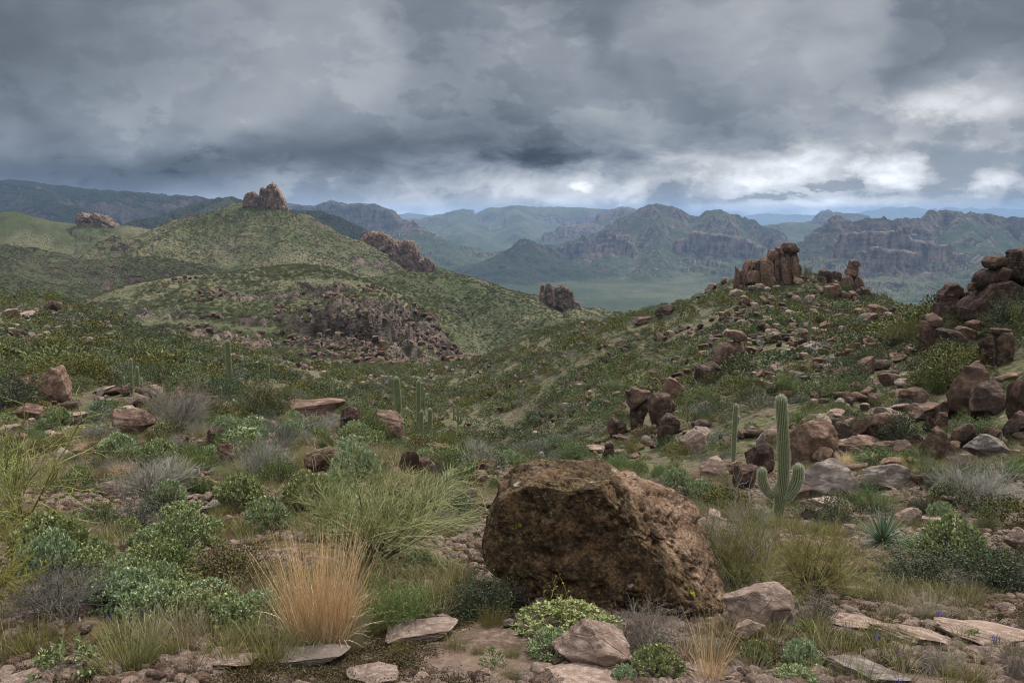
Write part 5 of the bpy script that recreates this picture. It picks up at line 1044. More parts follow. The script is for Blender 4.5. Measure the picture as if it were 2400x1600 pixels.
 ('tan slab running down the slope left of the slender saguaro', 'C', (20, 760, 235, 920), 'l', 4, dict(tilt=-.5, depth=.5)),
 ('pink flat rock on the left knoll top', 'G', (140, 910, 305, 1005), 'l', 3, dict(sink=.5)),
 ('reddish block at the end of the left knoll', 'G', (315, 898, 432, 985), 'b', 1, {}),
 ('tan flat rock at the left of the knoll top', 'G', (20, 955, 120, 1012), 'l', 7, {}),
 ('grey pointed rock on the ridge behind the right slope', 'H', (2160, 930, 2295, 1022), 'd', 5, {}),
 ('red flat rock on the ridge left of the grey pointed rock', 'H', (2010, 1010, 2140, 1062), 'b', 7, {}),
 ('small reddish block on the far ridge edge', 'H', (1790, 1050, 1840, 1090), 'b', 3, {}),
]
for i, (lab, cr, (a, b, c, d), mt, sh, kw) in enumerate(ROCKS):
    p0, p1 = pxy(cr, a, b), pxy(cr, c, d)
    kind = min((lab.find(w), w) for w in ('slab', 'boulder', 'stone', 'rock', 'block', 'ledge') if w in lab)[1]; kind = dict(block='rock_block', ledge='rock_ledge').get(kind, kind)
    rock(lab, (*p0, *p1), S_R[mt], sh, kind, kind.replace('_', ' '), **kw)
# ------------------------------------------------------------------ standing rock formations: parts traced in the photograph's detail views
def formation(name, label, cat, origin, scale, base, parts, mat, Y=None, dY=None, thick=0.8, amt=0.22, e=0.28, cuts=5, rf=1.7, vert=0.6):
    f = lambda x, y: (origin[0] + x / scale, origin[1] + y / scale)
    g = hit(*f(*base)) if Y is None else at(*f(*base), Y); t = empty(name, g, label, cat); k = g[1] / F
    for i, (pn, dz, pts) in enumerate(parts):
        P = [f(x, y) for x, y in pts]; w = (max(p[0] for p in P) - min(p[0] for p in P)) * k; h = (max(p[1] for p in P) - min(p[1] for p in P)) * k
        Yp = g[1] + dz * k * 10
        if pn not in ('cap_rock', 'head') and (Y is not None or pn in ('pillar', 'stem', 'spire')):      # rooted in the ground
            Wp = [at(px, py, Yp) for px, py in P]; zb = min(q[2] for q in Wp); zt = max(q[2] for q in Wp); gz = min(float(H(q[0], q[1])) for q in Wp); need = zb - gz + 0.12 * (zt - zb)
            if need > 0: P = [(px, py + (need * F / Yp if q[2] < zb + 0.35 * (zt - zb) else 0)) for (px, py), q in zip(P, Wp)]
        poly_rock(pn, P, Yp, min(w, h * 1.3) * thick + 0.25 * w, int(g[1] * 3) + i * 5 + 1, mat, t, None, 6 if g[1] < 90 or mat is MRT else 5, e, amt, cuts, rf, vert=vert if pn in ('pillar', 'tower', 'crag', 'fin', 'spire', 'stem', 'peak') else 0.15)
    return t
R1 = ((1650, 540), 5.88)
formation('rock_castle', 'tall cluster of brown rock pillars crowning the right hill', 'rock formation', *R1, (870, 775), [
 ('pillar', 0.0, [(780, 765), (774, 600), (795, 430), (850, 350), (915, 345), (945, 420), (952, 600), (945, 735), (870, 775)]),
 ('pillar', 0.6, [(945, 740), (955, 480), (950, 370), (1000, 340), (1035, 400), (1032, 730)]),
 ('pillar', 0.3, [(1045, 740), (1045, 400), (1070, 345), (1110, 345), (1140, 430), (1150, 560), (1175, 660), (1165, 730)]),
 ('pillar', 1.8, [(1110, 700), (1090, 400), (1085, 290), (1190, 285), (1200, 480), (1200, 700)]),
 ('pillar', 1.5, [(1190, 700), (1185, 400), (1190, 300), (1270, 300), (1298, 400), (1302, 560), (1305, 660), (1270, 700)]),
 ('block', 1.2, [(850, 420), (860, 330), (890, 268), (960, 262), (1012, 310), (1015, 400), (950, 420)]),
 ('cap_rock', 1.4, [(985, 290), (980, 235), (1040, 226), (1082, 258), (1078, 320), (1030, 335)]),
 ('block', 1.6, [(1020, 420), (1025, 330), (1060, 305), (1100, 330), (1100, 420)]),
 ('cap_rock', 1.7, [(1050, 228), (1068, 175), (1130, 165), (1140, 300), (1090, 290)]),
 ('cap_rock', 1.6, [(1115, 298), (1110, 180), (1160, 166), (1245, 170), (1262, 220), (1305, 250), (1292, 302), (1200, 305)]),
 ('block', -0.6, [(878, 780), (885, 640), (960, 628), (1000, 740), (990, 800), (930, 800)]),
 ('pillar', 2.2, [(520, 720), (528, 540), (545, 480), (600, 385), (640, 380), (650, 560), (640, 720)]),
 ('pillar', 2.0, [(620, 720), (615, 540), (640, 388), (700, 375), (715, 540), (710, 720)]),
 ('pillar', 2.3, [(700, 720), (708, 400), (735, 345), (790, 385), (800, 560), (800, 720)]),
 ('block', 1.4, [(560, 735), (580, 590), (660, 540), (760, 560), (790, 700), (780, 735)]),
 ('spire', 2.0, [(400, 760), (405, 650), (440, 540), (440, 480), (455, 440), (483, 520), (490, 600), (495, 760)]),
 ('block', 2.1, [(490, 740), (495, 550), (530, 540), (553, 600), (550, 740)]),
 ('block', 2.4, [(1290, 640), (1292, 480), (1320, 465), (1345, 500), (1340, 640)])], MR, amt=0.2)
formation('rock_pillar', 'small square brown pillar just right of the pillar cluster', 'rock pillar', *R1, (1440, 620), [('pillar', 0, [(1400, 640), (1398, 482), (1420, 472), (1475, 480), (1482, 640)])], MR)
formation('rock_block', 'flat-topped brown block standing on the ridge left of the balanced stack', 'rock', *R1, (1660, 715), [('block', 0, [(1580, 700), (1588, 550), (1690, 538), (1745, 572), (1762, 720), (1650, 720)])], MRD)
formation('rock_pillar', 'dark rectangular pillar between the flat-topped block and the balanced stack', 'rock pillar', *R1, (1830, 735), [('pillar', 0, [(1780, 745), (1778, 560), (1812, 532), (1885, 545), (1887, 660), (1885, 745)])], MRD)
formation('rock_stack', 'tall leaning stack of balanced brown boulders on the right hill crest', 'rock stack', *R1, (2040, 860), [
 ('boulder', 0.0, [(1908, 800), (1912, 640), (1960, 585), (2025, 640), (2055, 760), (2000, 840)]),
 ('pillar', 0.5, [(2055, 890), (2030, 640), (2105, 600), (2145, 760), (2125, 890)]),
 ('slab', 0.4, [(1952, 595), (1958, 530), (2040, 525), (2112, 610), (2075, 660)]),
 ('boulder', 0.6, [(1985, 525), (1990, 462), (2060, 455), (2125, 540), (2105, 630), (2050, 590)]),
 ('cap_rock', 0.5, [(2004, 470), (2012, 410), (2050, 402), (2100, 408), (2145, 470), (2135, 555), (2080, 520)]),
 ('pillar', 1.2, [(2110, 760), (2112, 640), (2140, 628), (2192, 655), (2208, 790), (2150, 790)])], MR)
formation('tilted_rock', 'dark tilted boulder at the right foot of the balanced stack', 'boulder', *R1, (2240, 965), [('slab', 0, [(2138, 890), (2150, 780), (2210, 772), (2300, 880), (2315, 975), (2250, 985)])], MRD)
formation('rounded_rocks', 'rounded brown boulders under the dark rectangular pillar on the ridge', 'boulders', *R1, (1760, 930), [('boulder', 0, [(1645, 880), (1655, 772), (1780, 758), (1842, 800), (1825, 910), (1700, 915)]), ('boulder', 0.6, [(1760, 900), (1760, 725), (1840, 735), (1888, 800), (1878, 890)]), ('boulder', -0.2, [(1875, 920), (1880, 850), (1930, 835), (2010, 880), (2000, 940)]), ('boulder', 0.2, [(1995, 930), (2000, 840), (2060, 830), (2140, 930), (2080, 950)])], MR)
formation('ridge_boulder', 'pale curved boulder on the left shoulder of the pillar hill', 'boulder', *R1, (440, 900), [('boulder', 0, [(330, 900), (370, 840), (450, 805), (530, 830), (550, 890), (440, 915)])], MRL)
formation('ridge_boulder', 'brown block at the right end of the pillar hill crest', 'boulder', (2050, 560), 4.61, (40, 830), [('block', 0, [(-70, 830), (-60, 720), (20, 705), (118, 745), (112, 830), (20, 850)])], MR)
formation('foot_rocks', 'jumble of pale blocks at the foot of the front rock pillar', 'rocks', *R1, (760, 830), [('block', 0, [(590, 830), (600, 770), (690, 755), (720, 800), (650, 835)]), ('block', 0.1, [(700, 800), (720, 735), (790, 730), (840, 770), (780, 815)]), ('block', -0.2, [(790, 840), (800, 790), (880, 775), (940, 810), (880, 845)]), ('block', 0.2, [(930, 820), (960, 765), (1040, 755), (1045, 800), (970, 830)]), ('block', 0.4, [(1240, 720), (1255, 640), (1330, 665), (1380, 720), (1300, 740)])], MRL)
R2 = ((2050, 560), 4.61)
formation('boulder_tower', 'towering pile of dark boulders at the right edge of the view', 'rock formation', *R2, (1150, 850), [
 ('cap_rock', 1.0, [(1190, 290), (1200, 240), (1260, 190), (1340, 172), (1392, 210), (1380, 300), (1300, 325), (1230, 320)]),
 ('boulder', 1.0, [(1215, 420), (1225, 335), (1320, 315), (1440, 320), (1460, 440), (1350, 470), (1250, 460)]),
 ('boulder', 1.2, [(1440, 450), (1430, 320), (1480, 160), (1530, 110), (1640, 100), (1800, 200), (1800, 500), (1600, 500)]),
 ('boulder', 1.2, [(1080, 560), (1090, 420), (1130, 360), (1200, 320), (1260, 430), (1200, 560)]),
 ('boulder', 0.4, [(1060, 700), (1080, 560), (1200, 480), (1400, 440), (1530, 520), (1560, 700), (1400, 780), (1200, 740)]),
 ('boulder', 1.4, [(1010, 540), (1040, 480), (1090, 470), (1110, 540), (1050, 570)]),
 ('boulder', 0.6, [(1450, 800), (1500, 480), (1640, 420), (1800, 450), (1800, 800)]),
 ('boulder', -0.2, [(920, 860), (930, 740), (1000, 650), (1120, 600), (1220, 680), (1230, 800), (1180, 900), (1000, 900)])], MRD, amt=0.25, thick=0.9)
formation('boulder_stack', 'stack of dark rounded boulders left of the towering boulder pile', 'rock formation', *R2, (780, 930), [
 ('boulder', 0.4, [(685, 640), (700, 560), (760, 500), (845, 468), (915, 520), (910, 600), (780, 680)]),
 ('boulder', 0.0, [(700, 720), (710, 600), (800, 575), (880, 580), (880, 700), (800, 740)]),
 ('boulder', 0.3, [(850, 660), (870, 570), (970, 555), (1010, 610), (980, 690)]),
 ('boulder', 0.0, [(655, 850), (680, 700), (770, 660), (930, 680), (935, 830), (900, 930), (740, 950)]),
 ('slab', -0.2, [(840, 690), (880, 655), (965, 660), (950, 700), (880, 715)])], MRD, amt=0.22, thick=0.9)
formation('mushroom_rock', 'overhanging block-headed rock with a pale streaked stem at right', 'rock', *R2, (760, 1360), [('block', 0.0, [(628, 1050), (640, 1000), (760, 965), (880, 990), (948, 1060), (930, 1150), (800, 1180), (660, 1160)]), ('stem', 0.2, [(640, 1380), (660, 1130), (800, 1130), (830, 1250), (790, 1380)]), ('boulder', 0.5, [(800, 1250), (850, 1130), (930, 1140), (920, 1290), (860, 1310)])], MRD, amt=0.15)
formation('curved_pillars', 'two curved dark pillars left of the overhanging block-headed rock', 'rock pillars', *R2, (560, 1250), [('pillar', 0.2, [(480, 1220), (515, 1080), (495, 950), (530, 880), (620, 880), (640, 960), (590, 1100), (570, 1240)]), ('pillar', 0, [(565, 1260), (580, 1120), (575, 990), (620, 950), (690, 970), (660, 1150), (650, 1290)]), ('boulder', 0.6, [(520, 900), (560, 830), (650, 800), (720, 880), (720, 960), (600, 950)])], MRD, amt=0.15)
formation('boulder_pair', 'pair of dark boulders behind the overhanging block-headed rock', 'boulders', *R2, (1000, 1130), [('boulder', 0, [(860, 1120), (860, 970), (940, 940), (1060, 970), (1085, 1080), (1000, 1150)]), ('boulder', 1.0, [(980, 960), (1010, 900), (1100, 875), (1200, 900), (1210, 980), (1080, 990)])], MRD)
formation('split_block', 'upright dark split block at right with a pale cap', 'rock', *R2, (1300, 1380), [('block', 0, [(1150, 1180), (1145, 1090), (1180, 1040), (1260, 1040), (1290, 1200), (1270, 1400), (1170, 1400)]), ('block', 0.1, [(1265, 1400), (1280, 1080), (1340, 1000), (1450, 990), (1475, 1150), (1450, 1300), (1380, 1400)]), ('cap_rock', 0.2, [(1215, 1010), (1240, 965), (1330, 965), (1460, 975), (1470, 1020), (1330, 1040)])], MRD, amt=0.16)
R3 = ((1380, 750), 4.48)
formation('hoodoo', 'dark leaning rock pillar with an overhanging head at the left of the slope outcrop', 'rock pillar', *R3, (500, 1140), [('head', 0, [(400, 880), (410, 780), (455, 710), (510, 715), (560, 740), (640, 740), (650, 790), (560, 860), (440, 930)]), ('stem', 0.1, [(440, 1150), (435, 960), (430, 890), (560, 830), (640, 800), (640, 900), (570, 1020), (545, 1140)]), ('block', 0.5, [(375, 760), (385, 735), (440, 735), (445, 790), (410, 800)])], MRD, amt=0.15)
formation('hoodoo', 'broad flat-topped dark rock pillar in the middle of the slope outcrop', 'rock pillar', *R3, (720, 1120), [('stem', 0, [(630, 960), (640, 850), (680, 770), (760, 765), (860, 780), (870, 850), (850, 980), (790, 1060), (720, 1130), (660, 1060)]), ('slab', 0.3, [(830, 980), (840, 850), (880, 840), (920, 895), (890, 990)])], MRD, amt=0.15)
formation('hoodoo', 'dark pointed-foot boulder leaning below the broad rock pillar', 'boulder', *R3, (790, 1330), [('boulder', 0, [(735, 1340), (725, 1200), (750, 1050), (810, 985), (890, 985), (950, 1030), (945, 1120), (850, 1240), (780, 1350)])], MRD, amt=0.2)
formation('peaked_rock', 'light brown peaked rock rising behind the slope outcrop pillars', 'rock', *R3, (920, 880), [('peak', 0.4, [(780, 800), (785, 680), (805, 590), (840, 590), (920, 630), (990, 700), (1000, 760), (940, 830), (860, 840)]), ('block', 0.2, [(920, 900), (930, 800), (1000, 780), (1060, 820), (1060, 880), (980, 920)])], MR, amt=0.2)
formation('split_boulder', 'cracked brown boulder with a capstone on the mid right slope', 'boulder', *R3, (1400, 510), [('boulder', 0, [(1310, 420), (1330, 330), (1380, 245), (1470, 235), (1530, 280), (1570, 380), (1500, 470), (1400, 500), (1340, 480)]), ('boulder', -0.3, [(1395, 510), (1440, 400), (1510, 310), (1580, 360), (1590, 480), (1500, 530)]), ('neck', 0.4, [(1500, 380), (1520, 220), (1610, 225), (1640, 300), (1600, 390)]), ('cap_rock', 0.4, [(1445, 170), (1450, 115), (1500, 105), (1600, 115), (1662, 170), (1600, 215), (1540, 225)])], MR, amt=0.2)
formation('split_boulder', 'lower dark boulder at the left foot of the cracked boulder with a capstone', 'boulder', *R3, (1220, 660), [('boulder', 0, [(1115, 640), (1130, 510), (1170, 475), (1240, 480), (1310, 435), (1370, 480), (1400, 560), (1300, 660), (1180, 680)])], MRD, amt=0.2)
formation('knobby_rock', 'knobby dark rock on the slope left of the leaning pillar', 'rock', *R3, (240, 1230), [('boulder', 0, [(195, 1180), (200, 1090), (250, 1020), (300, 1040), (290, 1100), (370, 1070), (400, 1120), (300, 1200), (220, 1240)]), ('boulder', 0.2, [(365, 1220), (380, 1160), (440, 1150), (450, 1200), (390, 1230)])], MRD, amt=0.2)
formation('knobby_rock', 'small mushroom-like dark rock above the huge boulder', 'rock', *R3, (190, 1460), [('head', 0, [(165, 1330), (175, 1290), (220, 1265), (260, 1290), (260, 1340), (200, 1360)]), ('stem', 0, [(130, 1470), (165, 1380), (180, 1330), (260, 1330), (270, 1400), (190, 1480)])], MRD, amt=0.15)
# far landmark rocks
G_ = ((0, 400), 2.94)
formation('rock_tower', 'tall pale red rock tower on the summit of the green hill', 'rock tower', *G_, (1880, 300), [('tower', 0.6, [(1784, 290), (1788, 185), (1794, 140), (1808, 116), (1828, 122), (1846, 180), (1856, 290)]), ('tower', 0, [(1822, 320), (1830, 160), (1846, 112), (1866, 86), (1884, 82), (1902, 100), (1914, 140), (1922, 210), (1935, 330)]), ('tower', 0.4, [(1890, 350), (1902, 118), (1920, 128), (1942, 172), (1958, 188), (1966, 245), (1988, 292), (2022, 350), (1950, 370)]), ('tower', -0.4, [(1838, 330), (1848, 232), (1868, 196), (1892, 240), (1940, 310), (1968, 365), (1880, 355)]), ('tower', -0.2, [(1792, 300), (1800, 210), (1818, 180), (1836, 220), (1850, 300), (1820, 320)])], MRT, Y=800, amt=0.40, thick=0.6, e=0.30, rf=2.0, cuts=0, vert=1.7)
formation('rock_tower', 'lower rock knob just left of the tall rock tower', 'rock tower', *G_, (1730, 215), [('tower', 0, [(1678, 240), (1684, 182), (1708, 152), (1725, 150), (1735, 240)]), ('tower', 0.3, [(1715, 240), (1722, 160), (1742, 143), (1762, 158), (1785, 180), (1800, 250), (1740, 250)])], MRT, Y=800, amt=0.30, thick=0.8, e=0.34, rf=2.0, cuts=0, vert=1.6)
formation('rock_crag', 'low rocky crag on the far left hilltop', 'rock outcrop', *G_, (660, 400), [('crag', 0, [(545, 370), (550, 310), (590, 290), (630, 310), (670, 298), (730, 325), (790, 365), (840, 400), (760, 440), (620, 440), (550, 410)])], MRT, Y=1004, amt=0.4, thick=0.5, e=0.4, rf=2.2, cuts=0, vert=1.4)
Hh_ = ((800, 400), 2.94)
formation('rock_crag', 'pale orange rock ridge at the right end of the tower hill', 'rock outcrop', *Hh_, (380, 560), [('crag', 0, [(140, 490), (160, 440), (200, 425), (280, 425), (340, 460), (390, 500), (340, 570), (240, 540)]), ('crag', -2, [(330, 570), (370, 500), (440, 480), (490, 490), (530, 550), (580, 590), (590, 620), (450, 620)]), ('crag', -3, [(560, 640), (580, 590), (610, 610), (640, 640), (660, 685), (600, 680)])], MRT, Y=838, amt=0.4, thick=0.5, e=0.42, rf=2.2, cuts=0, vert=1.4)
formation('rock_spire', 'dark thin rock spire behind the pale orange rock ridge', 'rock spire', *Hh_, (170, 450), [('spire', 0, [(120, 470), (150, 400), (180, 370), (200, 380), (210, 470)])], MRD, Y=1840, amt=0.4, thick=0.7)
formation('rock_fins', 'dark red rock fins on the end of the green spur', 'rock outcrop', *Hh_, (1420, 860), [('fin', 0, [(1355, 850), (1375, 785), (1395, 775), (1410, 850)]), ('fin', 1, [(1400, 860), (1410, 775), (1425, 765), (1450, 790), (1475, 850), (1480, 885), (1430, 880)])], MRT, Y=524, amt=0.35, rf=1.6, cuts=0, vert=1.2)
formation('rock_fins', 'lighter broken rock ridge right of the dark red fins', 'rock outcrop', *Hh_, (1560, 880), [('crag', 0, [(1455, 860), (1470, 800), (1520, 790), (1590, 830), (1615, 890), (1540, 890)]), ('crag', -1, [(1590, 930), (1600, 890), (1640, 910), (1655, 955), (1610, 955)])], MRT, Y=516, amt=0.4, rf=2, cuts=0, vert=1.2)
# ------------------------------------------------------------------ saguaros
saguaro('tall ribbed saguaro with two upturned arms standing among broom at right', 1820, 903, 1224, 28, [(-42, 1126, 1140, 1077, 23), (44, 1132, 1146, 1067, 27)], near=True)
saguaro('slender saguaro with a single bud arm left of the two-armed saguaro', 1719, 938, 1082, 11.5, [(7, 985, 986, 964, 5)], near=True)
saguaro('tall saguaro with one short bulging arm on its right, at the ravine edge', 932, 876, 1000, 16.5, [(22, 978, 985, 950, 14)], near=True)
saguaro('tallest of the armless saguaros right of the one-armed saguaro', 983, 883, 1030, 10.5, near=True)
saguaro('short thick saguaro in front of the tallest armless one', 988, 957, 1032, 11, near=True)
saguaro('saguaro leaning slightly right at the end of the ravine-edge row', 1006, 951, 1033, 11.5, near=True, lean=0.04)
saguaro('tall lone saguaro column on the left mid slope', 540, 791, 925, 13, near=True)
saguaro('short saguaro behind the big rounded boulder at left', 160, 824, 890, 9, near=True, lean=0.03)
saguaro('saguaro cut by the left edge of the view', 1, 812, 875, 8)
saguaro('thin saguaro standing above the small reddish rocks', 309, 837, 922, 6.5, lean=0.05)
saguaro('saguaro right of the thin one with two shorter stems beside it', 325, 856, 915, 7, [(9, 905, 908, 881, 5), (-6, 895, 897, 877, 4)])
saguaro('stubby saguaro at the left of the small reddish rock', 292, 883, 912, 5)
saguaro('short saguaro stem in front of the thin saguaro', 304, 897, 925, 5)
saguaro('short fat saguaro just left of the tall lone column', 525, 883, 925, 8)
saguaro('short fat saguaro just right of the tall lone column', 569, 892, 930, 9)
saguaro('tiny saguaro at the foot of the tall lone column', 518, 905, 935, 6)
saguaro('distant thin saguaro above the barrel cactus slope', 432, 801, 836, 4.5)
saguaro('distant saguaro right of the tall lone column', 630, 851, 889, 5)
saguaro('slim saguaro rising above the long reddish ledge', 779, 883, 938, 5, near=True)
saguaro('half-hidden saguaro between barrel cactus and lone column', 479, 876, 915, 5)
saguaro('low woolly saguaro in the twigs below the lone column', 549, 935, 955, 9)
saguaro('tiny saguaro in the bushes behind the big rounded boulder', 183, 896, 915, 6)
saguaro('many-stemmed saguaro standing in the bottom of the ravine', 1074, 949, 1003, 4.5, [(6, 985, 990, 967, 3.5), (-6, 980, 985, 972, 3.5), (9, 988, 992, 978, 3.5)])
saguaro('straight saguaro left of the many-stemmed one in the ravine', 1064, 946, 985, 4.5)
saguaro('saguaro in the ravine below the round red-brown boulder', 1091, 993, 1050, 4.5)
saguaro('small saguaro at the right of the ravine-bottom row', 1104, 1028, 1055, 4.5)
saguaro('smallest saguaro at the right end of the ravine-bottom row', 1114, 1041, 1056, 4)
saguaro('small saguaro at the left end of the ravine-bottom row', 1085, 1038, 1054, 4)
saguaro('pale saguaro hidden behind the one-armed saguaro', 940, 912, 965, 5, [(6, 940, 942, 925, 3.5)])
saguaro('pale saguaro hidden behind the tallest armless one', 994, 907, 960, 7)
saguaro('lone saguaro on the slope below the pillar cluster', 1896, 722, 812, 7.5, [(-4, 765, 766, 750, 3)])
saguaro('tiny saguaro on the slope left of the lone slope saguaro', 1743, 736, 760, 4.5)
saguaro('small saguaro below the front rock pillar', 1842, 682, 700, 4.5)
saguaro('small saguaro beside the yellow-green bush above the outcrop pillars', 1619, 836, 876, 5)
saguaro('leftmost saguaro of three on the saddle skyline', 2100, 720, 752, 4)
saguaro('middle saguaro on the saddle skyline, with short raised arms', 2116, 717, 752, 4, [(-5, 735, 737, 725, 2.6), (4, 736, 738, 731, 2.6)])
saguaro('thickest saguaro of three on the saddle skyline, at its right', 2136, 721, 755, 6.5)
saguaro('lone dark saguaro on the skyline above the ravine slope', 1594, 714, 738, 4.5)
def barrel(label, px, ytop, ybase, wpx, Y=None, red=True):
    g = hit(px, ybase) if Y is None else at(px, ybase, Y); k = g[1] / F; h, r = (ybase - ytop) * k, wpx * k / 2; t = empty('barrel_cactus', (g[0], g[1], g[2] - 0.03), label, 'barrel cactus')
    s = np.linspace(0, 1, 24); Pt = np.stack([0 * s, 0 * s, h * s], -1); R = r * np.clip(1 - np.abs(s * 2 - 0.85) ** 3.2 * 0.62, 0.05, 1); R[-3:] *= (0.92, 0.66, 0.06); V, Q, rib, rows, tg = tube_cactus(Pt, R, 20, 4, 0.25)
    link(bpy.data.objects.new('body', mesh_np('body', V, Q, None, M_CACT, True, {'rib': rib})), t); link(bpy.data.objects.new('spines', spines(rows, tg, np.random.default_rng(int(px)), 4, max(0.05, 2.0 * k), mat=M_RSPINE)), t)
barrel('round bristly barrel cactus with reddish spines above the grey bare bush', 380, 872, 914, 25)
barrel('tiny reddish barrel cactus on the slab below the pointed brown rock', 2093, 912, 930, 11)
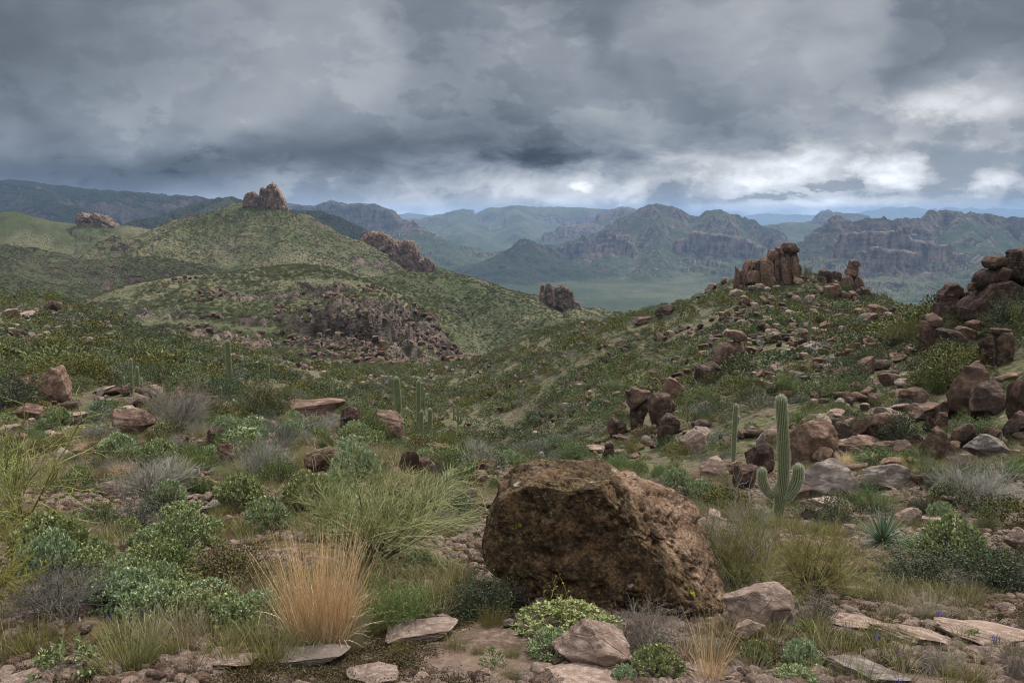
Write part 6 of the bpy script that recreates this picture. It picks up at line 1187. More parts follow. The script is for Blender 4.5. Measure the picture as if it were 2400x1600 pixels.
# ------------------------------------------------------------------ plants one can tell apart
BR, GB, SH = ('brittlebush', 'brittlebush'), ('bare_bush', 'bush'), ('shrub', 'shrub')
PLANTS = [
 # kind, (name, category), label, crop, box
 ('flower/0', BR, 'silvery brittlebush with yellow flower stalks in front of the huge boulder', 'E', (1210, 640, 1885, 990)),
 ('brittle/1', BR, 'small pale brittlebush below the flowering one, beside the pinkish rock', 'E', (1285, 930, 1615, 1125)),
 ('brittlebig/0', BR, 'tiny pale brittlebush seedling on the gravel left of the pinkish rock', 'E', (955, 1045, 1135, 1195)),
 ('brittlebig/1', BR, 'broad-leaved silvery brittlebush at the bottom left corner', 'D', (255, 985, 650, 1290)),
 ('brittle/2', BR, 'blue-grey brittlebush with dark dead underside at far left', 'D', (180, 260, 520, 640)),
 ('brittle/0', BR, 'low blue-grey brittlebush behind the bare thorny tangle', 'D', (555, 310, 785, 520)),
 ('brittle/1', BR, 'large domed brittlebush at the top of the silvery bank', 'D', (860, 325, 1295, 590)),
 ('brittle/2', BR, 'greener brittlebush left of the domed one in the silvery bank', 'D', (680, 430, 1020, 710)),
 ('brittle/0', BR, 'brittlebush at the lower left of the silvery bank, above the grass', 'D', (855, 620, 1220, 890)),
 ('brittle/1', BR, 'brittlebush in the middle of the silvery bank, with pale leaves', 'D', (1170, 680, 1510, 880)),
 ('brittle/2', BR, 'bright green brittlebush behind the silvery bank next to the olive bush', 'D', (1260, 600, 1600, 770)),
 ('brittle/0', BR, 'brittlebush at the right of the silvery bank with pale tips', 'D', (1390, 690, 1770, 935)),
 ('brittle/1', BR, 'brittlebush squeezed against the left of the straw clump', 'D', (1640, 670, 1940, 865)),
 ('brittle/2', BR, 'small round green bush above the domed brittlebush', 'D', (1085, 190, 1225, 295)),
 ('brittle/0', BR, 'pale brittlebush left of the small round green bush', 'D', (975, 220, 1165, 355)),
 ('brittle/1', BR, 'brittlebush under the palo verde twig tips', 'D', (780, 170, 975, 315)),
 ('brittle/2', BR, 'green brittlebush in front of the reddish flat rocks', 'D', (1095, 70, 1395, 205)),
 ('brittle/0', BR, 'small pale brittlebush left of the olive bush top', 'D', (1205, 290, 1335, 395)),
 ('brittle/1', BR, 'small pale brittlebush behind the olive bush', 'D', (1385, 310, 1565, 405)),
 ('brittle/2', BR, 'grey-green brittlebush above the small pale rock in the grass', 'D', (1325, 175, 1535, 300)),
 ('brittle/0', BR, 'green brittlebush inside the palo verde shadow', 'D', (435, 130, 590, 255)),
 ('olive/0', ('jojoba', 'shrub'), 'olive-brown leafy jojoba bush left of the straw clump', 'D', (1255, 340, 1905, 690)),
 ('darkdead/0', GB, 'dark bare thorny tangle under the blue-grey brittlebush at far left', 'D', (100, 480, 900, 900)),
 ('verde/0', ('palo_verde', 'palo verde'), 'wiry yellow-green palo verde reaching in from the left edge', 'A', (-480, 600, 760, 1500)),
 ('verde/1', ('palo_verde', 'palo verde'), 'lower yellow-green palo verde clump below the wiry one at the left edge', 'D', (-420, 180, 330, 760)),
 ('straw/0', ('straw_grass', 'grass clump'), 'big golden clump of dry straw grass left of the huge boulder', 'D', (1860, 190, 2560, 1040)),
 ('palegrass/0', ('dry_grass_tuft', 'grass tuft'), 'pale fine dry tuft at the right foot of the golden straw clump', 'D', (2120, 800, 2570, 1095)),
 ('strawthin/0', ('straw_grass', 'grass clump'), 'thin orange straw clump before the wedge rock right of the boulder', 'F', (-20, 700, 380, 1330)),
 ('grass/0', ('grass_tuft', 'grass tuft'), 'wide yellow-green grass tuft right of the broad-leaved brittlebush', 'D', (600, 850, 1150, 1205)),
 ('grass/1', ('grass_tuft', 'grass tuft'), 'wide yellow-green grass tuft left of the broad-leaved brittlebush', 'D', (60, 870, 470, 1130)),
 ('grass/2', ('grass_tuft', 'grass tuft'), 'yellow-green grass tuft in front of the brittlebush bank right end', 'D', (1530, 870, 1700, 1060)),
 ('grass/0', ('grass_tuft', 'grass tuft'), 'small yellow grass tuft in the middle of the brittlebush bank foot', 'D', (1230, 860, 1345, 985)),
 ('grass/1', ('grass_tuft', 'grass tuft'), 'dark wiry grass tuft in front of the dark leafy bush', 'E', (925, 765, 1150, 935)),
 ('grass/2', ('grass_tuft', 'grass tuft'), 'bright grass tuft right of the pale flat slab', 'E', (685, 955, 885, 1085)),
 ('grass/0', ('grass_tuft', 'grass tuft'), 'grass tuft left of the tiny brittlebush seedling', 'E', (880, 1005, 1000, 1125)),
 ('grass/1', ('grass_tuft', 'grass tuft'), 'grass tuft right of the tiny brittlebush seedling', 'E', (1115, 1020, 1245, 1145)),
 ('grass/2', ('grass_tuft', 'grass tuft'), 'upright grass tuft at the bottom edge below the seedling', 'E', (1070, 1145, 1250, 1325)),
 ('grass/0', ('grass_tuft', 'grass tuft'), 'brownish grass tuft below the pale flat slab', 'E', (330, 1000, 500, 1130)),
 ('creosote/0', ('creosote', 'creosote bush'), 'bright green wispy creosote right of the golden straw clump', 'E', (300, 560, 780, 920)),
 ('dark/0', ('leafy_bush', 'bush'), 'dark leafy bush under the left end of the huge boulder', 'E', (750, 540, 1210, 850)),
 ('palegrass/1', ('dry_grass_tuft', 'grass tuft'), 'dome of dry straw behind the dark leafy bush', 'E', (690, 470, 920, 660)),
 ('brittle/1', BR, 'dark blue-green bush between broom and creosote', 'E', (430, 395, 640, 585)),
 ('brittle/2', BR, 'brittlebush between the straw clump and the creosote', 'E', (130, 555, 310, 740)),
 ('dead/1', GB, 'silvery dead branches piled under the right end of the huge boulder', 'E', (1860, 700, 2420, 1130)),
 ('brittle/0', BR, 'brittlebush with grass at the bottom edge right of the pinkish rock', 'E', (2000, 1035, 2340, 1270)),
 ('brittle/1', BR, 'small pale brittlebush on the flat pinkish slab', 'E', (1850, 1175, 2040, 1330)),
 ('brittle/2', BR, 'tall blue-grey brittlebush at the right of the wedge rock foot', 'F', (680, 990, 940, 1230)),
 ('brittle/0', BR, 'brittlebush below the smaller tan rock beside the thin straw', 'F', (390, 1005, 610, 1205)),
 ('green/0', BR, 'fresh green bush between the wedge rock and the long cracked slab', 'F', (750, 885, 960, 970)),
 ('brittle/1', BR, 'brittlebush in the bottom right foreground below the tall one', 'F', (640, 1200, 960, 1330)),
 ('leafygrey/0', ('small_shrub', 'shrub'), 'little tree-shaped grey-green shrub with bare dark stem at right', 'F', (780, 690, 1080, 905)),
 ('brittle/2', BR, 'pale brittlebush right of the little tree-shaped shrub', 'F', (1075, 665, 1220, 760)),
 ('brittle/0', BR, 'small blue-green bush on the sloping tan slab', 'F', (1935, 940, 2125, 1060)),
 ('broom/0', ('broom_bush', 'broom bush'), 'big feathery green broom bush behind the golden straw clump', 'B', (-460, 930, 720, 1720)),
 ('broom/1', ('broom_bush', 'broom bush'), 'tall green broom bush around the foot of the two-armed saguaro', 'F', (60, 110, 700, 720)),
 ('broom/2', ('broom_bush', 'broom bush'), 'wide yellowish broom bush right of the saguaro foot', 'F', (540, 190, 1230, 700)),
 ('dead/2', GB, 'tangle of white dead twigs hugging the right side of the huge boulder', 'F', (30, -60, 640, 690)),
 ('creosote/1', ('creosote', 'creosote bush'), 'deep green creosote between the huge grey slab and the yucca', 'C', (1180, 1110, 1450, 1330)),
 ('yucca/0', ('yucca', 'yucca'), 'spiky blue-green yucca rosette in the right foreground', 'F', (1210, 130, 1540, 380)),
 ('yucca/1', ('yucca', 'yucca'), 'half-hidden green yucca left of the large cracked slab', 'A', (590, 530, 745, 650)),
 ('deadfine/0', GB, 'large grey bare bush at the right edge behind the yucca', 'C', (1700, 985, 2230, 1320)),
 ('dark/1', ('leafy_bush', 'bush'), 'broad dark leafy bush right of the yellowish broom', 'F', (1370, 360, 1880, 640)),
 ('dark/2', ('leafy_bush', 'bush'), 'dark green leafy bush at the right edge with grey twigs', 'F', (1860, 330, 2400, 660)),
 ('green/1', SH, 'green bush behind the broad dark leafy bush', 'F', (1490, 285, 1840, 420)),
 ('green/2', SH, 'small round green bush at the left of the large grey bare bush', 'C', (1610, 1195, 1710, 1280)),
 ('creosote/2', ('creosote', 'creosote bush'), 'green bush at the right edge above the grey bare bush', 'C', (2110, 930, 2400, 1110)),
 ('deadfine/1', GB, 'grey twigs and grass at the bottom right corner', 'F', (2120, 1040, 2420, 1330)),
 ('deadfine/2', GB, 'small grey twig bush below the big lupine', 'F', (1600, 1060, 1900, 1260)),
 ('palegrass/2', ('dry_grass_tuft', 'grass tuft'), 'pale bunch grass behind the lupines, left bunch', 'F', (1330, 700, 1600, 880)),
 ('palegrass/0', ('dry_grass_tuft', 'grass tuft'), 'pale bunch grass behind the lupines, right bunch', 'F', (1560, 690, 1840, 880)),
 ('palegrass/1', ('dry_grass_tuft', 'grass tuft'), 'pale bunch grass at the right edge beside the sloping tan slab', 'F', (1880, 790, 2060, 900)),
 ('grass/1', ('grass_tuft', 'grass tuft'), 'dark green grass tuft on the sloping tan slab', 'F', (1830, 980, 1950, 1100)),
 ('palegrass/2', ('dry_grass_tuft', 'grass tuft'), 'dry yellow bunch grass in front of the round-bodied rock at right edge', 'F', (2250, 830, 2380, 960)),
 # left middle ground
 ('deadfine/0', GB, 'large silver bare bush in front of the barrel cactus', 'A', (980, 430, 1400, 790)),
 ('deadfine/1', GB, 'round grey-brown bare bush right of the reddish brown boulder', 'A', (1580, 800, 1980, 1120)),
 ('deadfine/2', GB, 'grey bare bush with dry grass right of the palo verde', 'A', (780, 950, 1350, 1210)),
 ('straw/1', ('straw_grass', 'grass clump'), 'small orange dry grass behind the grey bare bush, right patch', 'A', (1090, 940, 1310, 1080)),
 ('straw/2', ('straw_grass', 'grass clump'), 'small orange dry grass behind the grey bare bush, left patch', 'A', (770, 970, 930, 1090)),
 ('dead/0', GB, 'grey bare bush on the long reddish ledge', 'A', (2040, 630, 2400, 800)),
 ('brittlefar/0', BR, 'fresh green dome bush right of the dark olive shrubs at left', 'A', (1640, 655, 1850, 775)),
 ('brittlefar/1', BR, 'pale green bush below the fresh green dome bush', 'A', (1550, 740, 1780, 830)),
 ('brittlefar/2', BR, 'green bush below the tan layered rock at left', 'A', (605, 710, 775, 805)),
 ('brittlefar/0', BR, 'grey-green bush left of the green bush below the layered rock', 'A', (455, 725, 610, 795)),
 ('brittlefar/1', BR, 'green bush at the left edge above the palo verde', 'A', (-20, 635, 115, 735)),
 ('dark/0', SH, 'dark brushy shrub at the left edge below the saguaro', 'A', (-60, 370, 260, 640)),
 ('dark/1', SH, 'dark shrub on the low brown ledge', 'A', (670, 800, 940, 930)),
 ('yellow/0', ('palo_verde', 'palo verde'), 'soft yellow-green palo verde on the long reddish ledge', 'A', (1900, 440, 2060, 570)),
 ('olive/1', SH, 'big dark olive shrub below the lone saguaro column', 'A', (1370, 470, 1570, 710)),
 ('olive/2', SH, 'olive shrub with grey twigs right of the lone saguaro column', 'A', (1640, 430, 1960, 690)),
 ('yellow/1', ('palo_verde', 'palo verde'), 'low yellow-green bush right of the palo verde on the ledge', 'A', (2000, 400, 2170, 490)),
 ('dark/2', SH, 'dark shrub between the tan rock and the blocky boulder', 'A', (1265, 860, 1410, 950)),
 ('brittlefar/2', BR, 'pale brittlebush left of the reddish brown boulder', 'A', (1390, 860, 1495, 945)),
 ('brittle/0', BR, 'small brittlebush below the reddish brown boulder, left one', 'A', (1345, 980, 1440, 1045)),
 ('brittle/1', BR, 'small brittlebush below the reddish brown boulder, right one', 'A', (1455, 1000, 1545, 1060)),
 ('brittle/2', BR, 'brittlebush right of the grey bush with dry grass', 'A', (1360, 1085, 1480, 1180)),
 ('brittle/0', BR, 'large pale brittlebush above the flat grey slab', 'A', (1480, 1075, 1700, 1230)),
 ('brittle/1', BR, 'green brittlebush left of the big broom', 'A', (1670, 1050, 1790, 1190)),
 ('brittlefar/0', BR, 'brittlebush beside the pale slab in dry grass', 'A', (1110, 855, 1245, 935)),
 ('leafygrey/1', SH, 'grey-green feathery shrub right of the pink rounded rock', 'A', (790, 1180, 1110, 1420)),
 ('green/0', SH, 'leafy green shrub beside the round grey-brown bush', 'A', (2190, 780, 2310, 890)),
 ('leafygrey/2', SH, 'tall grey-green shrub right of the fresh dome bush', 'A', (1850, 690, 2060, 860)),
 ('green/1', SH, 'bright leafy shrub left of the dark split block', 'B', (50, 630, 300, 800)),
 ('brittlefar/1', BR, 'brittlebush under the long reddish ledge end', 'B', (-20, 790, 160, 910)),
 ('brittlefar/2', BR, 'grey-green brittlebush below the bright leafy shrub', 'B', (150, 760, 310, 880)),
 ('grass/2', ('grass_tuft', 'grass tuft'), 'yellow-green grass patch at the foot of the three saguaros', 'B', (430, 790, 580, 910)),
 ('brittlefar/0', BR, 'brittlebush right of the yellow-green grass patch', 'B', (490, 880, 665, 1010)),
 ('brittlefar/1', BR, 'pale brittlebush below the brown jagged rock', 'B', (640, 1050, 810, 1200)),
 ('brittlefar/2', BR, 'pale tall brittlebush left of the rock pile', 'B', (780, 1000, 900, 1180)),
 ('straw/0', ('straw_grass', 'grass clump'), 'orange dry grass on the brow above the rock pile', 'B', (910, 920, 1080, 1040)),
 ('deadfine/0', GB, 'grey twig bush on the brow above the rock pile', 'B', (770, 810, 1020, 960)),
 ('green/2', SH, 'green shrub between the rock pile and the huge boulder', 'B', (1000, 1055, 1100, 1180)),
 ('yellow/2', SH, 'yellow-green bush on the brow right of the orange dry grass', 'B', (1140, 900, 1320, 990)),
 ('darkdead/1', GB, 'dark dead bush in front of the huge boulder left end', 'B', (540, 1000, 900, 1400)),
 ('green/0', SH, 'bright green bush peeking over the huge boulder, left one', 'B', (1790, 925, 2010, 1020)),
 ('green/1', SH, 'bright green bush peeking over the huge boulder, right one', 'B', (1920, 955, 2100, 1070)),
 ('yellow/0', SH, 'golden yellow bush left of the pointed-foot boulder', 'B', (1890, 820, 2075, 950)),
 ('green/2', SH, 'green bush below the knobby dark rock', 'B', (1490, 830, 1720, 970)),
 ('yellow/1', SH, 'broad yellow-green bush on the slope left of the outcrop pillars', 'B', (1790, 400, 2010, 500)),
 ('yellow/2', SH, 'yellow-green bush behind the outcrop pillars', 'B', (2040, 400, 2230, 500)),
 # right slope
 ('dark/0', SH, 'dark round bush under the flat brown rocks at right', 'C', (1350, 630, 1650, 860)),
 ('green/0', SH, 'green shrub before the saddle boulder', 'C', (1190, 870, 1480, 1005)),
 ('green/1', SH, 'vivid green bush left of the dome-shaped boulder', 'C', (1680, 365, 1820, 500)),
 ('creosote/0', ('creosote', 'creosote bush'), 'dark green bush right of the big saguaro trunk', 'C', (740, 580, 950, 760)),
 ('creosote/1', ('creosote', 'creosote bush'), 'green bush behind the big saguaro top', 'C', (650, 370, 840, 520)),
 ('yellow/0', ('palo_verde', 'palo verde'), 'large rounded green palo verde in the saddle below the three saguaros', 'C', (1270, 0, 1560, 190)),
 ('yellow/1', ('palo_verde', 'palo verde'), 'green bush right of the large palo verde in the saddle', 'I', (1470, 1020, 1640, 1176)),
 ('green/2', SH, 'green shrub under the large dark boulders at right', 'C', (1900, 660, 2180, 810)),
 ('straw/1', ('straw_grass', 'grass clump'), 'orange dry grass tuft behind the huge grey slab, left one', 'C', (1060, 900, 1200, 1010)),
 ('straw/2', ('straw_grass', 'grass clump'), 'orange dry grass tuft behind the low grey slab, right one', 'C', (1470, 930, 1570, 1020)),
 ('straw/0', ('straw_grass', 'grass clump'), 'orange dry grass tuft on the low grey slab edge', 'C', (1590, 990, 1680, 1090)),
 ('green/0', SH, 'green bush at the corner of the towering boulder pile', 'I', (1920, 790, 2010, 870)),
 ('dark/1', SH, 'dark leafy bush at the right edge under the towering boulder pile', 'I', (2110, 850, 2400, 1080)),
 ('yellow/2', ('palo_verde', 'palo verde'), 'yellow-green bush tucked right of the pillar cluster', 'I', (800, 660, 900, 760)),
 ('green/1', SH, 'green shrub at the foot of the balanced stack', 'I', (1095, 780, 1170, 840)),
]
for row in PLANTS:
    kind, (nm, cat), lab, cr, (a, b, c, d) = row; plant(kind, nm, cat, lab, cr, a, b, c, d)
for i, (a, b, c, d) in enumerate([(690, 520, 1110, 810), (930, 470, 1270, 730), (540, 580, 870, 790), (1000, 600, 1330, 810), (400, 400, 760, 650), (1100, 560, 1400, 720), (880, 250, 1130, 430), (1480, 720, 1800, 950)]):
    plant('brittle/%d' % (i % 3), 'brittlebush', 'brittlebush', 'one of the silvery brittlebushes massed together left of the golden straw clump', 'D', a, b, c, d, group='brittlebushes massed left of the straw clump')
LUP = [('leftmost lupine of the right foreground, beside the fresh green bush', 'F', 765, 850, 930), ('purple lupine in front of the long cracked slab, left one', 'F', 1140, 875, 1010), ('purple lupine in front of the pale broken ledge', 'F', 1340, 945, 1060), ('largest purple lupine of the right foreground with many spikes', 'F', 1510, 1000, 1210), ('purple lupine in the pale bunch grass, left one', 'F', 1605, 795, 880), ('purple lupine in the pale bunch grass, right one', 'F', 1752, 785, 890), ('small purple lupine right of the pale bunch grass', 'F', 1835, 840, 920), ('purple lupine rising above the small blue-green bush on the slab', 'F', 1995, 850, 980), ('purple lupine on the sloping tan slab near the right edge', 'F', 2162, 955, 1090), ('purple lupine at the bottom edge below the flaking grey slab', 'F', 1490, 1265, 1350), ('purple lupine left of the bristly tan burr in the brittlebush bank', 'D', 1533, 650, 740), ('purple lupine right of the bristly tan burr in the brittlebush bank', 'D', 1612, 660, 750), ('lone purple lupine by the dark bare tangle at left', 'D', 755, 830, 910), ('purple lupine inside the greener brittlebush', 'D', 1028, 545, 640), ('purple lupine at the right edge by the bunch grass', 'F', 2290, 890, 970)]
for i, (lab, cr, x, y0, y1) in enumerate(LUP): plant('lupine/%d' % (i % 3), 'lupine', 'lupine', lab, cr, x - 38, y0, x + 38, y1)
# ------------------------------------------------------------------ ground cover and the countless shrubs of the slopes
FR = np.random.default_rng(99)
def scatter(name, P, sc, protos, idx=None, flat=0.0):
    """one object of 'stuff': instances of a few small meshes on points"""
    n = len(P); me = bpy.data.meshes.new(name); me.vertices.add(n); me.vertices.foreach_set('co', np.ascontiguousarray(P, np.float32).ravel())
    for k, v in (('sc', sc), ('rot', FR.uniform(0, 6.28, n))):
        a = me.attributes.new(k, 'FLOAT', 'POINT'); a.data.foreach_set('value', np.ascontiguousarray(v, np.float32))
    a = me.attributes.new('pick', 'INT', 'POINT'); a.data.foreach_set('value', np.ascontiguousarray(FR.integers(0, len(protos), n) if idx is None else idx, np.int32)); me.update()
    ng = bpy.data.node_groups.new(name, 'GeometryNodeTree'); ng.interface.new_socket('Geometry', in_out='INPUT', socket_type='NodeSocketGeometry'); ng.interface.new_socket('Geometry', in_out='OUTPUT', socket_type='NodeSocketGeometry')
    N, Lk = ng.nodes, ng.links; gi, go = N.new('NodeGroupInput'), N.new('NodeGroupOutput'); iop = N.new('GeometryNodeInstanceOnPoints'); jn = N.new('GeometryNodeJoinGeometry')
    for o in protos[::-1]:
        oi = N.new('GeometryNodeObjectInfo'); oi.inputs['Object'].default_value = o; oi.inputs['As Instance'].default_value = True; Lk.new(oi.outputs['Geometry'], jn.inputs[0])
    def named(k, t):
        a = N.new('GeometryNodeInputNamedAttribute'); a.data_type = t; a.inputs['Name'].default_value = k; return a.outputs['Attribute']
    Lk.new(gi.outputs[0], iop.inputs['Points']); Lk.new(jn.outputs[0], iop.inputs['Instance']); iop.inputs['Pick Instance'].default_value = True
    Lk.new(named('pick', 'INT'), iop.inputs['Instance Index']); cx = N.new('ShaderNodeCombineXYZ'); Lk.new(named('rot', 'FLOAT'), cx.inputs[2]); Lk.new(cx.outputs[0], iop.inputs['Rotation']); Lk.new(named('sc', 'FLOAT'), iop.inputs['Scale']); Lk.new(iop.outputs[0], go.inputs[0])
    o = bpy.data.objects.new(name, me); md = o.modifiers.new('scatter', 'NODES'); md.node_group = ng; return link(o, None, kind='stuff')
def source(name, me):
    o = bpy.data.objects.new(name, me); return o          # not linked to the scene: only a source mesh
def rand_pts(n, r0, r1, power=1.0, half=rad(45)):
    """random places, uniform over the ground between two distances"""
    u = FR.uniform(0, 1, n); r = (r0 ** (2 * power) + u * (r1 ** (2 * power) - r0 ** (2 * power))) ** (1 / (2 * power)); t = FR.uniform(-half, half, n); x, y = r * np.sin(t), r * np.cos(t); return np.stack([x, y, H(x, y)], -1)
def spread(r0, r1, cell, half=rad(45)):
    """places about one cell apart, none crowding its neighbour"""
    gx, gy = np.meshgrid(np.arange(-r1, r1, cell), np.arange(0, r1, cell)); x, y = (gx + FR.uniform(-.38, .38, gx.shape) * cell).ravel(), (gy + FR.uniform(-.38, .38, gx.shape) * cell).ravel()
    r, t = np.hypot(x, y), np.arctan2(x, y); m = (r > r0) & (r < r1) & (np.abs(t) < half); x, y = x[m], y[m]; return np.stack([x, y, H(x, y)], -1)
KEEP = [(1990, 1150, 2150, 1400), (1730, 1040, 1910, 1330), (1920, 1390, 2420, 1600), (1850, 1370, 1990, 1500), (1690, 1000, 1740, 1130), (880, 960, 1020, 1090), (490, 880, 590, 960)]
def keep_clear(px, py): return np.any([(px > a) & (px < c) & (py > b) & (py < d) for a, b, c, d in KEEP], axis=0)      # leave the plants traced one by one unhidden
def boulder_free(P): return ~((np.abs(P[:, 0] - 0.64) < 1.0) & (np.abs(P[:, 1] - 6.3) < 0.7))
# gravel
grv = [source('pebble', mesh_np('pebble', (lambda v: (v[0] - [0, 0, 0.35], v[1]))(rock_np(300 + i, 2, 3, 6, .6, .9, .3))[0] * [1.0, 0.8, 0.55], None, rock_np(300 + i, 2, 3, 6, .6, .9, .3)[1], MRL if i % 3 else MR, False)) for i in range(6)]
P = rand_pts(112000, 2.5, 26, 0.5); d = fbm2(P[:, 0] / 1.2, P[:, 1] / 1.2, 3, 301); P = P[(d > 0.37)]
scatter('gravel', P, 0.022 + 0.12 * FR.uniform(0, 1, len(P)) ** 3.5 + 0.0012 * np.hypot(P[:, 0], P[:, 1]), grv)
# grass and small herbs between the bushes
gsrc = [source('grass_blades', g_grass(700 + i, 46, 0.17, 0.05, 'grass' if i < 3 else 'palegrass', 0.0035, 0.6, 0.8).mesh('grass_blades', ML['grass' if i < 3 else 'palegrass'])) for i in range(5)]
P = rand_pts(27000, 2.6, 30, 0.6); d = fbm2(P[:, 0] / 1.6 + 5, P[:, 1] / 1.6, 3, 311); P = P[(d + FR.uniform(-.05, .05, len(P)) > np.where(np.hypot(P[:, 0], P[:, 1]) < 6, 0.61, 0.575)) & boulder_free(P)]; px, py = to_px(P); P = P[~((px > 1450) & (np.hypot(P[:, 0], P[:, 1]) < 8) & (FR.uniform(0, 1, len(P)) < 0.75))]
scatter('grass', P, FR.uniform(0.5, 1.35, len(P)) * (1 + 0.02 * np.hypot(P[:, 0], P[:, 1])), gsrc)
def g_moss(seed):
    rng = np.random.default_rng(seed); g = Geo(); n = 200; P = rng.normal(size=(n, 3)) * [0.06, 0.06, 0.004]; d = rnd_dirs(rng, n, 0.1, 1); g.leaves(P, d, rng.normal(size=(n, 3)), 0.014, 0.008, rng.uniform(0, 1, n)); return g.mesh('moss', ML['moss'])
ms = [source('moss_cushion', g_moss(i)) for i in range(3)]
P = rand_pts(32000, 2.6, 16, 0.6); d = fbm2(P[:, 0] / 1.0 + 50, P[:, 1] / 1.0, 3, 321); P = P[(d > 0.52) & boulder_free(P)]
scatter('moss', P, FR.uniform(0.5, 1.2, len(P)), ms)
# low bushes between the plants traced one by one
BUSH = [('brittle/0', 'brittlebush', 'brittlebush', 'silvery grey-green brittlebush'), ('brittle/2', 'brittlebush', 'brittlebush', 'silvery grey-green brittlebush'), ('green/1', 'green_shrub', 'shrub', 'fresh green leafy bush'), ('creosote/1', 'creosote', 'creosote bush', 'wispy green creosote bush'), ('dark/1', 'dark_bush', 'bush', 'dark leafy bush'), ('deadfine/1', 'bare_bush', 'bush', 'grey bare twig bush'), ('olive/1', 'olive_bush', 'bush', 'olive-brown leafy bush'), ('broom/1', 'broom_bush', 'broom bush', 'feathery olive broom bush')]
Q = spread(5.2, 27, 1.05); px, py = to_px(Q); r = np.hypot(Q[:, 0], Q[:, 1]); d = fbm2(Q[:, 0] / 3.5, Q[:, 1] / 3.5, 3, 347)
ok = (px > -60) & (px < 2460) & (py < 1480) & (d + FR.uniform(-.16, .16, len(Q)) > np.where(px < 1150, 0.40, np.where(r > 9, 0.52, 0.60))) & ~((np.abs(px - 1400) < 330) & (r < 8.2)) & ~((np.abs(px - 770) < 260) & (r < 8)) & (r > 6) & ~keep_clear(px, py + 40); W3 = ('left of the huge boulder', 'behind the huge boulder', 'right of the huge boulder')
for q, x in zip(Q[ok], px[ok]):
    kd, nm, cat, ds = BUSH[int(FR.choice(8, p=[.2, .18, .17, .12, .09, .09, .08, .07]))]; h = FR.uniform(0.28, 0.62); w = 0 if x < 1130 else 1 if x < 1690 else 2; p_, W_, H_ = proto(kd); lab = 'one of the %ses growing among rocks %s' % (ds, W3[w]); lab = lab.replace('creosote bushes', 'creosote bushes')
    put(kd, nm, q - [0, 0, 0.03], h * 1.25 / W_, h / H_, FR.uniform(0, 6.28), lab, cat, ds + 'es ' + W3[w])
# shrubs of the slopes: the nearest ones are objects of their own, the rest one mass
CL, CN = {}, {}
for k, mt, n, R, h, lf in (('green', 'slope', 420, 0.5, 0.42, 0.075), ('dark', 'sloped', 420, 0.5, 0.45, 0.07), ('yellow', 'slopey', 420, 0.5, 0.5, 0.08), ('grey', 'slopeg', 360, 0.5, 0.36, 0.07)):
    CL[k] = [g_clump(800 + i * 7 + len(k), mt, n, R, h, lf) for i in range(3)]; CN[k] = [g_clump(900 + i * 7 + len(k), mt, 2200, R, h, 0.034) for i in range(3)]
GRP = dict(green=('shrub', 'shrub'), dark=('dark_shrub', 'shrub'), yellow=('yellow_green_shrub', 'shrub'), grey=('grey_shrub', 'shrub'))
WHERE = ('on the left slope behind the ledge', 'on the right slope below the rock pillars', 'between the rocks of the near ground')
COLR = dict(green='rounded mid-green', dark='rounded dark green', yellow='rounded yellow-green', grey='rounded grey-green')
kinds = ['green', 'dark', 'yellow', 'grey']
def kind_of(P):
    a = fbm2(P[:, 0] / 9, P[:, 1] / 9, 3, 331) + FR.normal(0, 0.16, len(P)); return np.where(a < 0.42, 1, np.where(a < 0.60, 0, np.where(a < 0.68, 3, 2)))
P = np.concatenate([spread(13, 40, 1.15), spread(40, 110, 1.35), spread(110, 250, 1.55)]); r = np.hypot(P[:, 0], P[:, 1]); d = fbm2(P[:, 0] / 8, P[:, 1] / 8, 3, 341)
P = P[(d + FR.uniform(-.16, .16, len(P)) > np.where(r < 40, 0.55, 0.37))]; r = np.hypot(P[:, 0], P[:, 1]); K = kind_of(P); S = (0.42 + 1.25 * FR.uniform(0, 1, len(P)) ** 2.0) * np.where(r < 40, 0.55, 1.0) * np.where(K == 2, 1.25, 1.0) * (0.85 + 0.5 * fbm2(P[:, 0] / 15, P[:, 1] / 15, 2, 351)) * 1.38
o = np.argsort(r / S); px, py = to_px(P); infr = (px > -40) & (px < 2440) & (py > 560) & (py < 1620)
near, cnt = np.zeros(len(P), bool), [0, 0, 0, 0]
for i in o:
    if infr[i] and cnt[K[i]] < 150 and r[i] > 9:
        near[i] = True; cnt[K[i]] += 1
for i in np.nonzero(near)[0]:
    k = kinds[K[i]]; w = 2 if r[i] < 24 else (0 if px[i] < 1150 else 1); nm, cat = GRP[k]
    ob = bpy.data.objects.new(nm, (CN if r[i] < 55 else CL)[k][i % 3]); ob.location = [float(v) for v in P[i] - [0, 0, 0.05]]; s = float(S[i]); ob.scale = (s, s, s * FR.uniform(0.8, 1.15)); ob.rotation_euler = (0, 0, FR.uniform(0, 6.28))
    link(ob, None, label='one of the %s shrubs scattered %s' % (COLR[k], WHERE[w]), category=cat, group='%s shrubs %s' % (COLR[k], WHERE[w]))
src = [source('shrub_source', m) for k in kinds for m in CL[k]]
M = ~near; scatter('scrub', P[M] - [0, 0, 0.05], S[M], src, K[M] * 3 + FR.integers(0, 3, M.sum()))
# far slopes: smaller, sparser
P = rand_pts(125000, 250, 900, 0.65); d = fbm2(P[:, 0] / 22, P[:, 1] / 22, 3, 361); P = P[d + FR.uniform(-.15, .15, len(P)) > 0.45]; K = kind_of(P * 0.4)
scatter('distant_scrub', P - [0, 0, 0.1], FR.uniform(0.9, 2.0, len(P)) * 1.15, src, K * 3 + FR.integers(0, 3, len(P)))
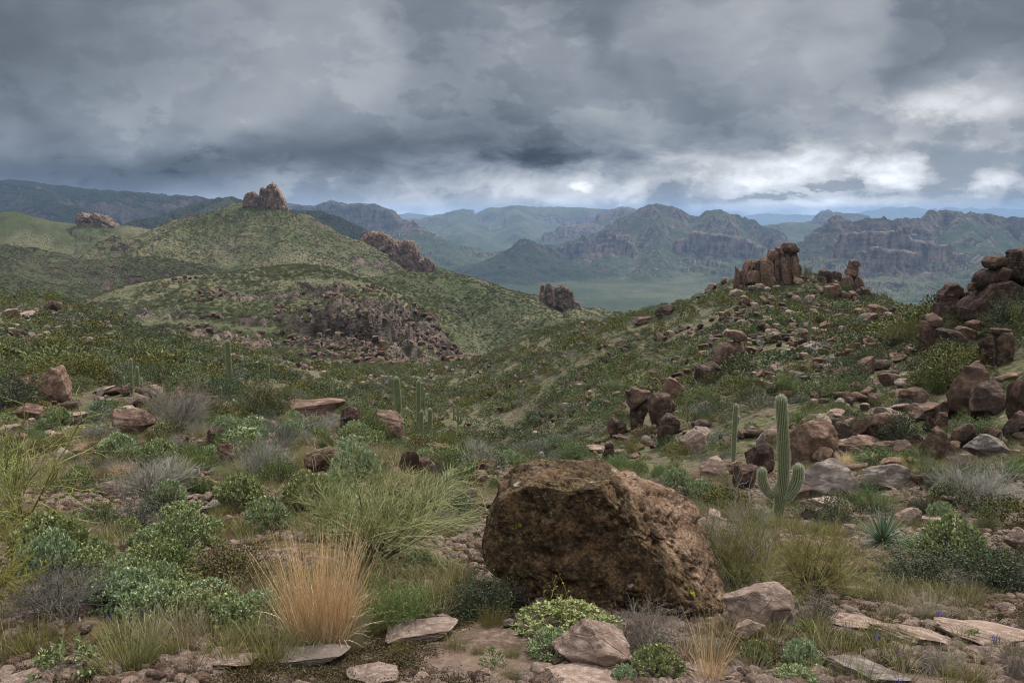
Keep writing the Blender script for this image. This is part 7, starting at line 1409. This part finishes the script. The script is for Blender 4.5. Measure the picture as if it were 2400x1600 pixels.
# loose rocks of the slopes
RK = [[rock_np(400 + i, 3, (3, 2.2, 4)[i % 3], 14, .5, .82, .25) for i in range(6)]][0]
RM = [mesh_np('rock', V, None, T, (MR, MRD, MRG, MR, MRL, MRD)[i % 6], True) for i, (V, T) in enumerate(RK)]
rsrc = [source('rock_source', m) for m in RM]
P = rand_pts(50000, 9, 250, 0.85); d = fbm2(P[:, 0] / 6 + 70, P[:, 1] / 6, 3, 371); px, py = to_px(P); d += 0.10 * np.exp(-0.5 * ((px - 2050) / 260) ** 2) * (py > 740)
P = P[d + FR.uniform(-.1, .1, len(P)) > np.where(px > 1640, 0.555, np.where(px < 800, 0.585, 0.62))]; px, py = to_px(P); P = P[~keep_clear(px, py + 15)]; r = np.hypot(P[:, 0], P[:, 1]); S = (0.18 + 0.85 * FR.uniform(0, 1, len(P)) ** 3) * np.where(r < 24, 0.5, 1.0); px, py = to_px(P); S = np.where(r < 60, np.minimum(S, 0.62), S) * np.where((px > 1640) & (r > 20), 1.0 + 0.5 * FR.uniform(0, 1, len(P)), 1.0); infr = (px > -40) & (px < 2440) & (py > 560) & (py < 1620)
o = np.argsort(r / S); near = np.zeros(len(P), bool); c = 0
for i in o:
    if infr[i] and c < 280: near[i] = True; c += 1
for i in np.nonzero(near)[0]:
    ob = bpy.data.objects.new('loose_rock', RM[i % 6]); s = float(S[i]); ob.location = [float(v) for v in P[i] - [0, 0, 0.16 * s]]; ob.scale = (s * FR.uniform(0.9, 1.6), s * FR.uniform(0.8, 1.3), s * FR.uniform(0.45, 0.85)); ob.rotation_euler = (FR.uniform(-.3, .3), FR.uniform(-.3, .3), FR.uniform(0, 6.28))
    w = 2 if r[i] < 24 else (0 if px[i] < 1150 else 1); link(ob, None, label='one of the loose brown rocks lying ' + WHERE[w].replace('on the', 'on the').replace('between the rocks of', 'about'), category='rock', group='loose rocks ' + WHERE[w])
scatter('rubble', P[~near] - [0, 0, 0.08], S[~near] * 0.9, rsrc)
# broken rock bands on the hill across the ravine
P = rand_pts(60000, 215, 400, 1.0); px, py = to_px(P); d = fbm2(P[:, 0] / 18, P[:, 1] / 18, 3, 381); wgt = np.exp(-0.5 * ((px - 880) / 150) ** 2) * sstep(py, 690, 730) + 0.8 * np.exp(-0.5 * ((px - 650) / 240) ** 2) * sstep(py, 725, 760)
P = P[(d + 0.16 * np.clip(wgt, 0, 1.2) + FR.uniform(-.12, .12, len(P)) > 0.70) & (px > 150) & (px < 1120)]
scatter('rock_rubble', P - [0, 0, 0.45], 0.45 + 2.0 * FR.uniform(0, 1, len(P)) ** 5, [source('rock_source', mesh_np('rock', V, None, T, (MR, MRD)[i % 2], False)) for i, (V, T) in enumerate(RK)])
# ------------------------------------------------------------------ the air
def build_haze():
    s = 27000.0; lo, hi = float(GZ.min()) - 1.0, max(60.0, float(GZ.max()) + 5.0)
    V = [(x, y, z) for z in (lo, hi) for y in (-s, s) for x in (-s, s)]
    q = [(0, 2, 3, 1), (4, 5, 7, 6), (0, 1, 5, 4), (2, 6, 7, 3), (0, 4, 6, 2), (1, 3, 7, 5)]
    m = bpy.data.materials.new('haze'); m.use_nodes = True; t = m.node_tree; t.nodes.clear()
    o = t.nodes.new('ShaderNodeOutputMaterial'); v = t.nodes.new('ShaderNodeVolumePrincipled')
    v.inputs['Color'].default_value = (0.42, 0.64, 1.0, 1); v.inputs['Density'].default_value = HAZE; v.inputs['Anisotropy'].default_value = 0.0
    t.links.new(v.outputs[0], o.inputs['Volume'])
    link(bpy.data.objects.new('haze', mesh_np('haze', np.array(V, float), np.array(q), None, m)), kind='stuff')
build_haze()
